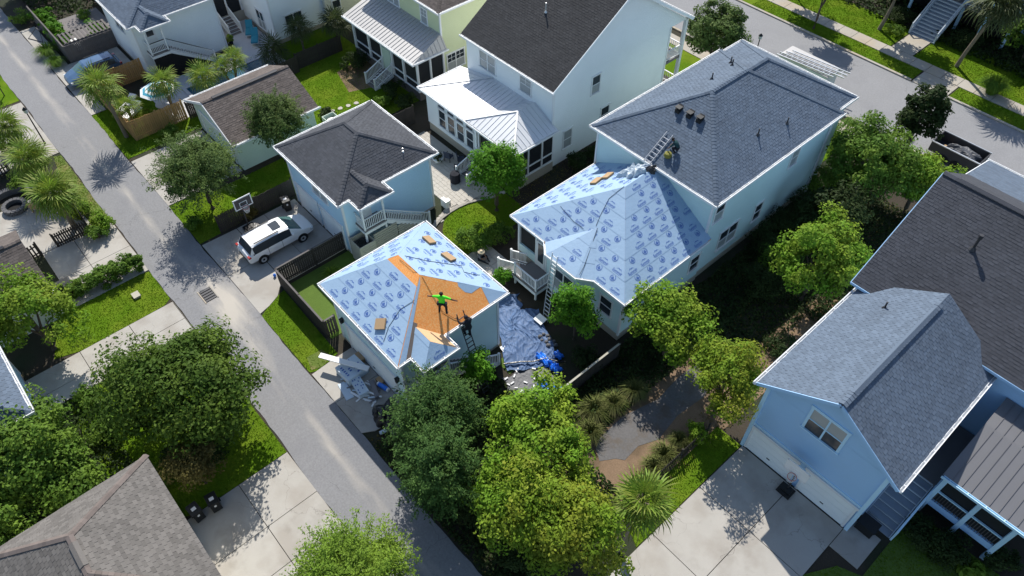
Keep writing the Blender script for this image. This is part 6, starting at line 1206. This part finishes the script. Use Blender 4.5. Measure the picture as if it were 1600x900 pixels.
def roll(label, p, q, r, m1='white', m2='tarpblue'):
    p, q = Vector(p), Vector(q); t = thing('underlayment_roll', label, 'roll', (p + q) / 2); MB().tube([p, q], r, 12).build('wrapper', m1, t); d = (q - p); MB().tube([p + d * .12, q - d * .12], r + .006, 12).build('band', m2, t)
roll('white roll with blue band beside the garage wall', (-23.6, 10.15, .19), (-22.75, 10.35, .19), .14); roll('pale blue roll at the alley corner of the debris driveway', (-20.75, 8.3, .13), (-20.6, 9.1, .13), .11, 'ice', 'ice')
for i in range(4): crate('leftover siding offcut in the heap by the wall, %s' % ('highest', 'second', 'third', 'lowest')[i], (-23.0 + .1 * i, 9.55 - .1 * i, .05 + .07 * (3 - i)), R(25 + 31 * i), .9 - .1 * i, .1, .05, ('white', 'ice', 'greycloth', 'white')[i], False, 'offcut', 'offcut')
single('cardboard_box', MB().box(-26.2, -25.5, 10.25, 10.55, .05, .4), 'carton', 'brown carton behind the pallet against the garage wall', 'carton'); single('cardboard_box', MB().box(-23.9, -23.4, 10.2, 10.5, .05, .3), 'carton', 'low brown carton beside the white roll with blue band', 'carton')
heap('plastic_sheet', 'black crumpled plastic heap at the garage corner', 'plastic sheet', (-21.4, 9.35, .03), .85, .8, .85, 'blackbag', 11, 20, .4); heap('plastic_sheet', 'dark grey net heap beside the black plastic', 'plastic sheet', (-20.35, 9.35, .03), .5, .65, .45, 'tarpdk', 12, 16, .5)
rd = random.Random(31); om = {m: MB().box(-.3, .3, -.05, .05, 0, .025).mesh('loose_offcut', m) for m in ('white', 'ice', 'carton', 'greycloth')}
for i in range(16): tag(inst('loose_offcut', om[rd.choice(list(om))], None, (rd.uniform(-25.6, -22.4), rd.uniform(8.5, 10.3), .06 + .004 * i), (0, 0, rd.uniform(0, 3.1)), rd.uniform(.6, 1.3)), 'short loose offcut strewn around the shingle stacks', 'offcut', 'loose offcuts on the debris driveway')
# tarps in the back yard
def tarpq(label, Q, h, mat, seed, n=34, sharp=.8, cat='tarp'):
    rnd = np.random.default_rng(seed); mb = MB(); Q = [Vector((*q, .02)) for q in Q]; ph = rnd.uniform(0, 6.28, (12, 2)); fr = rnd.normal(0, 1, (12, 2)) * np.linspace(3, 26, 12)[:, None]
    for i in range(n + 1):
        for j in range(n + 1):
            u, v = i / n, j / n; p = Q[0] * (1 - u) * (1 - v) + Q[1] * u * (1 - v) + Q[2] * u * v + Q[3] * (1 - u) * v
            uu = u + .07 * math.sin(6 * v + ph[4][0]) + .04 * math.sin(14 * v + 9 * u + ph[5][0]); vv = v + .07 * math.sin(5 * u + ph[6][0]) + .04 * math.sin(13 * u - 8 * v + ph[7][0])
            w = sum((1 - abs(math.sin(fr[k][0] * uu + fr[k][1] * vv + ph[k][0]))) ** 2 / (1 + k * .12) for k in range(12)) / 6
            dx = .12 * math.sin(7 * u + 5 * v + ph[1][1]) + .06 * math.sin(19 * v + ph[2][1]); mb.v.append((p.x + dx, p.y + .1 * math.sin(9 * u + ph[3][1]), .03 + h * w))
    for i in range(n):
        for j in range(n): a = i * (n + 1) + j; mb.f.append((a, a + n + 1, a + n + 2, a + 1)); mb.mi.append(0)
    return single('tarp', mb, mat, label, cat, 'tarps on the back yard')
tarpq('large crumpled blue grey tarp spread between garage and house', [(-23.5, 19.1), (-19.2, 16.7), (-17.3, 19.3), (-21.3, 21.3)], .34, 'tarp', 1, 90)
tarpq('dark grey tarp patch scattered with scraps below the large tarp', [(-19.0, 16.0), (-16.6, 15.6), (-16.4, 18.3), (-18.4, 18.8)], .05, 'tarpdk', 2, 44)
tarpq('grey tarp corner in the shade below the leaning ladder', [(-24.4, 19.2), (-23.0, 18.6), (-22.3, 20.6), (-23.4, 21.3)], .14, 'tarp', 3, 30)
for i, (x, y, rx, ry, lb) in enumerate(((-18.3, 18.85, .55, .28, 'bright blue tarp strip along the grey tarp edge'), (-17.3, 18.95, .35, .28, 'small bright blue tarp bunch near the shaded fence'), (-16.8, 17.6, .4, .35, 'bright blue tarp bunch at the scrap patch'), (-16.0, 17.75, .45, .5, 'largest bright blue tarp heap against the fence'), (-16.2, 17.2, .35, .35, 'bright blue tarp heap half under the crape myrtle'), (-17.9, 19.75, .3, .2, 'bright blue tarp scrap by the tree foot'))): heap('blue_tarp', lb, 'tarp', (x, y, .08), rx, ry, .35, 'tarpblue', 40 + i, 14, .7, 'bright blue tarps in the yard')
single('hose', MB().tube([(-19.6, 16.7, .25), (-19.0, 17.6, .28), (-18.5, 18.2, .26), (-18.2, 18.9, .28), (-17.6, 19.3, .24), (-17.2, 19.7, .2)], .05, 6), 'blackbag', 'dark rolled tarp edge snaking across the grey tarps', 'tarp roll')
rs = random.Random(9)
for i in range(14):
    x, y = rs.uniform(-18.8, -16.6), rs.uniform(16.0, 18.4); a = rs.uniform(0, 3.1)
    tag(inst('shingle_scrap', MB().box(-.09, .09, -.035, .035, 0, .02).mesh('shingle_scrap', 'whitecloth'), None, (x, y, .09), (0, 0, a), 1 + rs.random() * .4), 'small white scrap lying on the dark grey tarp patch', 'scrap', 'white scraps on the tarp')
single('plywood_sheet', MB().obox((-20.25, 17.5, .12), Vector((.5, -.08, 0)), Vector((.03, .16, 0)), (0, 0, .02)), 'white', 'white sheet leaning at the garage corner by the tarp', 'board')
single('bucket', MB().lathe([(.0, .02), (.13, .02), (.16, .34), (.14, .34), (.12, .06), (0, .06)], 12, (-17.0, 18.1, .12)), 'black', 'small black bucket on the scrap covered tarp', 'bucket')
single('board_square', MB().obox((-20.62, 20.75, .3), (.35, .0, 0), (0, .28, .06), (0, .0, .02)), 'white', 'white board square at the foot of the leaning ladder', 'board')
for i in range(9): tag(inst('rubble_stone', MB().lathe([(0, 0), (.14, .02), (.16, .1), (.08, .18), (0, .19)], 7).mesh('rubble_stone', 'stone'), None, (-19.7 + (i % 5) * .28, 20.2 - (i // 5) * .4 + .1 * (i % 2), .04), (0, 0, i), .8 + .1 * (i % 3)), 'grey stone in the border below the leaning ladder', 'stone', 'border stones')
# ---------------------------------------------------------------- basketball hoops, bins, lamps, utilities
def hoop(label, bx, by, yaw, h=2.65, board='clear', pole=.6, mat='black', flip=1):
    t = thing('basketball_hoop', label, 'basketball hoop'); MB().prism([(-.4, -.3, .05), (.4, -.3, .05), (.4, .35, .05), (-.4, .35, .05)], (0, 0, .2)).prism([(-.28, -.2, .25), (.28, -.2, .25), (.28, .22, .25), (-.28, .22, .25)], (0, 0, .1)).build('base', mat, t)
    MB().tube([(0, -.1, .3), (0, .05, h)], .05, 8).bar((0, .05, h - .1), (0, pole, h + .25), .08, .08).bar((0, 0, h - .6), (0, pole, h), .06, .06).build('pole', 'steel', t)
    y = pole + .05; b = MB(); W2, Hh = .66, .85
    b.box(-W2, W2, y, y + .04, h - .05, h + .03).box(-W2, W2, y, y + .04, h - .05 + Hh, h + .03 + Hh).box(-W2, -W2 + .07, y, y + .04, h, h + Hh).box(W2 - .07, W2, y, y + .04, h, h + Hh)
    b.box(-.28, .28, y + .001, y + .045, h + .12, h + .16).box(-.28, .28, y + .001, y + .045, h + .46, h + .5).box(-.28, -.24, y + .001, y + .045, h + .16, h + .46).box(.24, .28, y + .001, y + .045, h + .16, h + .46)
    bb = b.build('backboard', 'white', t); MB().box(-W2 + .07, W2 - .07, y + .01, y + .03, h + .03, h + Hh - .05).build('pane', 'steel' if board == 'clear' else 'white', bb)
    rr = MB(); k = 18
    for i in range(k): a, c = 2 * math.pi * i / k, 2 * math.pi * (i + 1) / k; rr.bar((.23 * math.cos(a), y + .3 + .23 * math.sin(a), h + .14), (.23 * math.cos(c), y + .3 + .23 * math.sin(c), h + .14), .03, .03)
    rr.build('rim', 'pinkred', t)
    nn = MB()
    for i in range(12):
        a = 2 * math.pi * i / 12
        for d in (-.35, .35): nn.bar((.225 * math.cos(a), y + .3 + .225 * math.sin(a), h + .13), (.13 * math.cos(a + d), y + .3 + .13 * math.sin(a + d), h - .28), .014, .014)
    tag(nn.build('net', 'whitecloth', t), kind='stuff'); t.location = (bx, by, 0); t.rotation_euler = (0, 0, yaw); return t
hoop('portable basketball hoop with white framed board beside the minivan', -40.75, 10.9, R(-90), 2.65); hoop('portable basketball hoop with pale board before the double garage', -3.25, 22.75, R(180), 2.55, 'white', .35)
hh = MB(); hh.lathe([(0, 0), (.5, 0), (.55, .3), (.45, .38), (0, .4)], 10, (-40.3, 11.05, .05)); single('hoop_cover', hh, 'blackbag', 'dark cover bundle at the foot of the minivan hoop', 'cover')
def bin_(label, x, y, yaw, group=None):
    t = thing('wheeled_bin', label, 'bin', (0, 0, 0), group); MB().prism([(-.25, -.3, .1), (.25, -.3, .1), (.25, .3, .1), (-.25, .3, .1)], (0, 0, .85)).build('body', 'black', t); MB().box(-.29, .29, -.36, .36, .96, 1.03).build('lid', 'black', t); MB().bar((-.25, .38, .98), (.25, .38, .98), .04, .04).build('handle', 'black', t)
    for s in (-1, 1): MB().lathe([(.02, -.04), (.12, -.04), (.12, .04), (.02, .04)], 12, (0, 0, 0)).build('wheel', 'rubber', t).matrix_basis = Matrix.Translation((s * .27, .28, .13)) @ Matrix.Rotation(R(90), 4, 'Y')
    m = MB(); m.box(-.12, .12, -.1, .1, 1.031, 1.036); m.build('sticker', 'whitecloth', t); m = MB(); m.box(-.06, .06, -.31, -.301, .6, .75); m.build('label_plate', 'whitecloth', t)
    t.location = (x, y, .05); t.rotation_euler = (0, 0, yaw)
bin_('black wheeled bin with white sticker nearest the taupe roof', -23.0, -1.7, R(95), 'bins at the driveway'); bin_('black wheeled bin with white sticker farther from the taupe roof', -22.9, -.75, R(85), 'bins at the driveway')
bin_('dark wheeled bin in the shade at the corner of the blue garage', -40.7, 14.0, R(80)); single('storage_box', MB().box(.3, 1.2, 23.75, 24.4, .05, .7).box(.26, 1.24, 23.7, 24.45, .7, .78), 'black', 'dark storage box at the foot of the blue grey stair', 'storage box')
def lamp(label, x, y, h=3.0, lean=(0, 0)):
    t = thing('lamp_post', label, 'lamp post', (x, y, 0)); MB().tube([(x, y, 0), (x, y, .4), (x, y, h)], [.09, .055, .045], 8).build('post', 'black', t); hd = MB().lathe([(.06, 0), (.15, .05), (.17, .32), (.05, .45), (0, .5)], 8, (x, y, h)); hd.build('lantern', 'lens', t); MB().lathe([(.2, .34), (.06, .5), (0, .56)], 8, (x, y, h)).build('cap', 'black', t)
lamp('black lamp post beside the alley palms', -60.5, 3.3); lamp('black street lamp behind the slate roof', -28.9, 54.4, 3.2)
mbx = thing('mailbox', 'small dark green mailbox on a post in the alley lawn', 'mailbox', (-69.6, 3.0, 0)); MB().box(-69.64, -69.56, 2.96, 3.04, 0, 1.0).build('post', 'steel', mbx); MB().box(-69.85, -69.35, 2.88, 3.12, 1.0, 1.28).build('box', 'l_dark', mbx)
gr = thing('drain_grate', 'rusty storm drain grate in the sandy alley', 'drain', (-37, 5.75, 0)); MB().box(-37.6, -36.4, 5.35, 6.15, .005, .036).build('pit', 'dark', gr)
for i in range(5): MB().box(-37.55 + .24 * i, -37.4 + .24 * i, 5.38, 6.12, .036, .06).build('bar', 'steel', gr)
MB().box(-37.66, -36.34, 5.28, 5.36, .02, .065).box(-37.66, -36.34, 6.14, 6.22, .02, .065).build('frame', 'concrete_old', gr)
single('utility_box', MB().box(-40.3, -39.8, 1.95, 2.35, .0, .16).box(-40.33, -39.77, 1.92, 2.38, .16, .19), 'beige', 'pale utility box lid in the hedge lawn', 'utility box'); single('balloon_scrap', MB().lathe([(0, 0), (.09, .04), (.11, .16), (.05, .26), (0, .28)], 10, (-35.44, 9.91, .05)), 'tarpblue', 'small blue jug on the sunlit minivan driveway', 'jug')
# ---------------------------------------------------------------- left patio
fp_ = thing('fire_pit', 'round dark stone fire pit on the patio', 'fire pit', (-54.1, -1.0, 0))
for i in range(16):
    for k in range(3): a = 2 * math.pi * (i + .5 * (k % 2)) / 16; MB().obox((-54.1 + .72 * math.cos(a), -1.0 + .72 * math.sin(a), .06 + .13 * k + .05), Vector((math.cos(a), math.sin(a), 0)) * .14, Vector((-math.sin(a), math.cos(a), 0)) * .135, (0, 0, .06)).build('stone', 'stone', fp_)
MB().lathe([(.0, .1), (.57, .1), (.6, .12)], 20, (-54.1, -1, 0)).build('ash_bed', 'dark', fp_)
sw_ = thing('seat_wall', 'curved dark stone seat wall around the fire pit', 'wall', (-55.8, -1, 0))
for i in range(14): a = R(60 + 13 * i); MB().obox((-54.1 + 2.0 * math.cos(a), -1 + 2.0 * math.sin(a), .28), Vector((math.cos(a), math.sin(a), 0)) * .22, Vector((-math.sin(a), math.cos(a), 0)) * .22, (0, 0, .23)).build('stone', 'stone', sw_)
def adir(label, x, y, yaw, mat='tan', group=None):
    t = thing('garden_chair', label, 'chair', (0, 0, 0), group)
    for i in range(5): MB().obox((-.24 + .12 * i, -.02, .36), (.052, 0, 0), (0, .26, .03), (0, 0, .012)).build('seat_slat', mat, t); MB().obox((-.24 + .12 * i, -.4, .66), (.052, 0, 0), (0, -.1, .36), (0, .01, .004)).build('back_slat', mat, t)
    for s in (-1, 1):
        MB().box(s * .36 - .07, s * .36 + .07, -.4, .32, .55, .58).build('armrest', mat, t)
        for y in (-.3, .26): MB().box(s * .34 - .03, s * .34 + .03, y - .04, y + .04, 0, .55).build('leg', mat, t)
    t.location = (x, y, .05); t.rotation_euler = (0, 0, yaw)
adir('tan garden chair beside the fire pit toward the palm', -53.0, -.1, R(140), 'tan', 'chairs at the fire pit'); adir('tan garden chair near the frame edge by the fire pit', -52.9, -2.1, R(50), 'tan', 'chairs at the fire pit')
ct = thing('utility_cart', 'small trailer with glass like lid half under the olive tree', 'cart', (-42.9, -2.2, 0)); MB().box(-43.6, -42.4, -3.1, -1.6, .4, .75).build('tub', 'whitecloth', ct); MB().box(-43.5, -42.5, -3.0, -1.9, .75, .8).build('lid', 'tarp', ct); MB().box(-43.9, -43.1, -1.55, -.7, .1, .85).build('black_box', 'black', ct)
for s in (-43.65, -42.35): MB().lathe([(.05, -.06), (.25, -.06), (.25, .06), (.05, .06)], 12, (0, 0, 0), ax='z').build('wheel', 'rubber', ct).matrix_basis = Matrix.Translation((s + 42.9, -.2, .27)) @ Matrix.Rotation(R(90), 4, 'Y')
# ---------------------------------------------------------------- pool yard
sheet('pool_terrace', rect(-62.9, -56.1, 12.3, 24.0), .04, 'coping', 'pale blue grey terrace around the pool', 'terrace'); sheet('pool_terrace', rect(-70, -61.2, 21.5, 24.8), .036, 'coping', 'sunlit pale terrace in front of the white house', 'terrace')
pl = thing('pool', 'narrow dark blue swimming pool beside the fence', 'pool', (-58.6, 19.5, 0)); MB().box(-60.0, -57.6, 15.2, 22.8, .02, .062).build('water', 'water', pl)
for x0, x1, y0, y1 in ((-60.3, -60.0, 14.9, 23.1), (-57.6, -57.3, 14.9, 23.1), (-60.0, -57.6, 14.9, 15.2), (-60.0, -57.6, 22.8, 23.1)): MB().box(x0, x1, y0, y1, .03, .12).build('coping', 'coping', pl)
um = thing('parasol', 'round parasol with turquoise and white rings under the palm', 'parasol', (-58.2, 12.5, 0)); MB().tube([(-58.2, 12.5, .04), (-58.2, 12.5, 2.65)], .03, 8).build('pole', 'white', um)
for i in range(6): r0, r1 = i * .24, (i + 1) * .24; MB().lathe([(max(r0, .002), 2.62 - r0 * .38), (r1, 2.62 - r1 * .38), (r1, 2.6 - r1 * .38), (max(r0, .002), 2.6 - r0 * .38)], 8, (-58.2, 12.5, 0)).build('canopy_ring', 'stripe' if i % 2 == 0 else 'white', um)
tb = thing('patio_table', 'round pale table under the striped parasol', 'table', (-58.2, 12.5, 0)); MB().lathe([(.04, .7), (.62, .7), (.62, .75), (.04, .75)], 18, (-58.2, 12.5, 0)).build('tabletop', 'coping', tb)
for k in range(3): a = k * 2.09; MB().bar((-58.2 + .1 * math.cos(a), 12.5 + .1 * math.sin(a), .7), (-58.2 + .45 * math.cos(a), 12.5 + .45 * math.sin(a), .04), .04, .04).build('leg', 'steel', tb)
def lounger(label, x, y, yaw, mat='cushion', group=None):
    t = thing('sun_lounger', label, 'lounger', (0, 0, 0), group); MB().box(-.32, .32, -.95, .35, .3, .42).build('cushion', mat, t); MB().obox((0, .68, .58), (.32, 0, 0), (0, .36, .2), (0, -.03, .055)).build('backrest', mat, t); MB().box(-.34, .34, -.97, .9, .22, .29).build('frame', 'white', t)
    for s in (-.28, .28):
        for q in (-.85, .75): MB().box(s - .03, s + .03, q - .03, q + .03, 0, .22).build('leg', 'white', t)
    t.location = (x, y, .04); t.rotation_euler = (0, 0, yaw)
lounger('turquoise sun lounger at the white house corner, nearer the pool', -63.0, 23.6, R(60), 'cushion', 'turquoise loungers'); lounger('turquoise sun lounger at the white house corner, nearer the stair', -64.6, 23.9, R(60), 'cushion', 'turquoise loungers')
lounger('white cushioned lounger in the cedar fence corner, sunlit', -59.4, 10.2, R(30), 'white', 'white loungers'); lounger('white cushioned lounger in the cedar fence corner, second one', -60.6, 10.3, R(30), 'white', 'white loungers')
gl = thing('grill_cart', 'dark grill cart with pale teal lid below the porch stair', 'grill', (-67.6, 20.9, 0)); MB().box(-68.1, -67.1, 20.6, 21.2, .3, .95).build('body', 'steel', gl); MB().box(-68.15, -67.05, 20.55, 21.25, .95, 1.05).build('lid', 'cushion', gl)
for s in (-68.0, -67.2): MB().box(s - .03, s + .03, 20.65, 21.15, 0, .3).build('leg', 'steel', gl)
tag(shrub('bright potted plant on the sunlit pool terrace', -63.9, 21.6, .35, .8, 'l_palm', 300, 99, .2, z0=.3), None); single('plant_pot', MB().lathe([(0, .04), (.17, .04), (.22, .4), (.18, .4), (0, .34)], 12, (-63.9, 21.6, 0)), 'navy', 'dark pot holding the bright plant on the pool terrace', 'pot')
# ---------------------------------------------------------------- paver patio things
single('planter_bowl', MB().lathe([(0, .05), (.28, .05), (.46, .38), (.42, .4), (.3, .34), (0, .34)], 16, (-37.7, 25.7, 0)), 'white', 'round white planter bowl on the shaded pavers', 'planter'); shrub('dark plant filling the round white planter bowl', -37.7, 25.7, .45, .5, 'l_dark', 700, 98, .1, z0=.34)
def pchair(label, x, y, yaw, mat='jeans'):
    t = thing('patio_chair', label, 'chair', (0, 0, 0), 'dark patio chairs'); MB().box(-.27, .27, -.27, .27, .36, .46).build('seat', mat, t); MB().obox((0, -.28, .72), (.27, 0, 0), (0, .03, 0), (0, -.05, .26)).build('backrest', mat, t)
    for s in (-.24, .24):
        for q in (-.24, .24): MB().box(s - .02, s + .02, q - .02, q + .02, 0, .36).build('leg', 'steel', t)
        MB().box(s - .02, s + .02, -.28, .26, .58, .62).build('armrest', 'steel', t)
    t.location = (x, y, .055); t.rotation_euler = (0, 0, yaw)
pchair('blue cushioned patio chair closest to the planter bowl', -37.2, 26.4, R(20)); pchair('blue cushioned patio chair against the sunroom wall', -36.3, 26.9, R(-30)); pchair('dark cushioned patio chair next to the sunroom stair', -35.7, 26.2, R(80), 'navy')
cv = MB().lathe([(0, 0), (.4, 0), (.42, .5), (.36, .8), (0, .85)], 10, (-34.9, 25.2, .055)); single('covered_grill', cv, 'navy', 'dark covered grill beside the sunroom stair foot', 'grill')
single('ac_unit', MB().box(-33.55, -32.9, 22.75, 23.05, .03, .7).box(-33.5, -33.2, 23.06, 23.4, .03, .4), 'white', 'white unit at the far corner of the blue garage', 'unit')
single('shingle_pile', MB().box(-16.9, -16.2, 43.3, 43.9, 0, .2), 'steel', 'dark pile at the wall foot behind the hedge', 'pile')
# ---------------------------------------------------------------- low undergrowth and leaf litter in the shaded beds
def scatter(name, label, polys, n, mat, leaf, h, seed, kind='stuff', cat='undergrowth'):
    rng = np.random.default_rng(seed); A = [abs(area2(p)) for p in polys]; P = []
    for poly, a in zip(polys, A):
        k = int(n * a / sum(A)); xs = [p[0] for p in poly]; ys = [p[1] for p in poly]; q = rng.uniform((min(xs), min(ys)), (max(xs), max(ys)), (k * 2, 2)); ins = np.zeros(len(q), bool)
        for i in range(len(poly)):
            (x1, y1), (x2, y2) = poly[i], poly[(i + 1) % len(poly)]; c = ((y1 > q[:, 1]) != (y2 > q[:, 1])) & (q[:, 0] < (x2 - x1) * (q[:, 1] - y1) / (y2 - y1 + 1e-9) + x1); ins ^= c
        P.append(q[ins][:k])
    P = np.concatenate(P); m = len(P); cl = .5 + .5 * np.sin(P[:, 0] * 1.9 + np.sin(P[:, 1] * 1.3)) * np.sin(P[:, 1] * 2.1 + P[:, 0] * .7); z = .03 + rng.uniform(0, 1, m) ** 1.5 * h * (.25 + cl)
    C = np.column_stack([P, z]); Nn = nrm(rng.normal(size=(m, 3)) * .6 + np.array([0, 0, .9])); s = rng.uniform(.6, 1.4, m)
    o = inst(name, leaf_mesh(name, C, Nn, leaf * s, leaf * .6 * s, mat, rng)); return tag(o, label, cat, None, kind)
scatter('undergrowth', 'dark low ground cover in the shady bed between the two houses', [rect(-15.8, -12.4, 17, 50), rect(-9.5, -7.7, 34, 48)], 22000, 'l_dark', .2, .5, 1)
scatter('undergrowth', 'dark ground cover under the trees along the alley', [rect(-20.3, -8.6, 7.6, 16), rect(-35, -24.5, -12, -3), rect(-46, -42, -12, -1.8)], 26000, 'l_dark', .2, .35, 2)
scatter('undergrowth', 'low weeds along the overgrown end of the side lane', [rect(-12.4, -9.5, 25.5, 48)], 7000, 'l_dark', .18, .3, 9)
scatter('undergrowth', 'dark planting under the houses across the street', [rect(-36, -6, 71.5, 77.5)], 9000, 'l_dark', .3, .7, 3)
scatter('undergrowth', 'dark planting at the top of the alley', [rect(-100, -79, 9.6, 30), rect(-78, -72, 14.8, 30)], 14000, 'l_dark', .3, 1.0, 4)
scatter('leaf_litter', 'brown leaf litter under the shaded trees', [rect(-15.8, -12.4, 14, 48), rect(-9.4, -7.7, 16, 48), rect(-12.4, -9.4, 26, 48), rect(-21, -8.6, 7.6, 15), rect(-31, -27, 26, 38)], 12000, 'l_brown', .13, .04, 5, cat='leaf litter')
# grass blades standing on the lawns
gp = [P for nm, P, m, lb in LW if nm in ('lawn', 'grass_strip') and min(p[0] for p in P) > -72 and max(p[1] for p in P) < 31]
MT['l_blade'] = leafmat('grass_blades', (.085, .165, .008), (.125, .19, .014), isl=.12, spec=.0)
scatter('grass', 'short grass blades standing on the lawns', gp, 120000, 'l_blade', .075, .022, 6, cat='grass')
gp = [P for nm, P, m, lb in LW if nm == 'lawn' and max(p[1] for p in P) > 45]
scatter('grass', 'grass blades on the verges along the street', [rect(-36, -18.65, 63.97, 66.03), rect(-15.2, -6, 63.97, 66.03), rect(-36, -22.75, 67.52, 71.5), rect(-20.4, -8, 67.52, 72)], 26000, 'l_blade', .1, .025, 7, cat='grass')
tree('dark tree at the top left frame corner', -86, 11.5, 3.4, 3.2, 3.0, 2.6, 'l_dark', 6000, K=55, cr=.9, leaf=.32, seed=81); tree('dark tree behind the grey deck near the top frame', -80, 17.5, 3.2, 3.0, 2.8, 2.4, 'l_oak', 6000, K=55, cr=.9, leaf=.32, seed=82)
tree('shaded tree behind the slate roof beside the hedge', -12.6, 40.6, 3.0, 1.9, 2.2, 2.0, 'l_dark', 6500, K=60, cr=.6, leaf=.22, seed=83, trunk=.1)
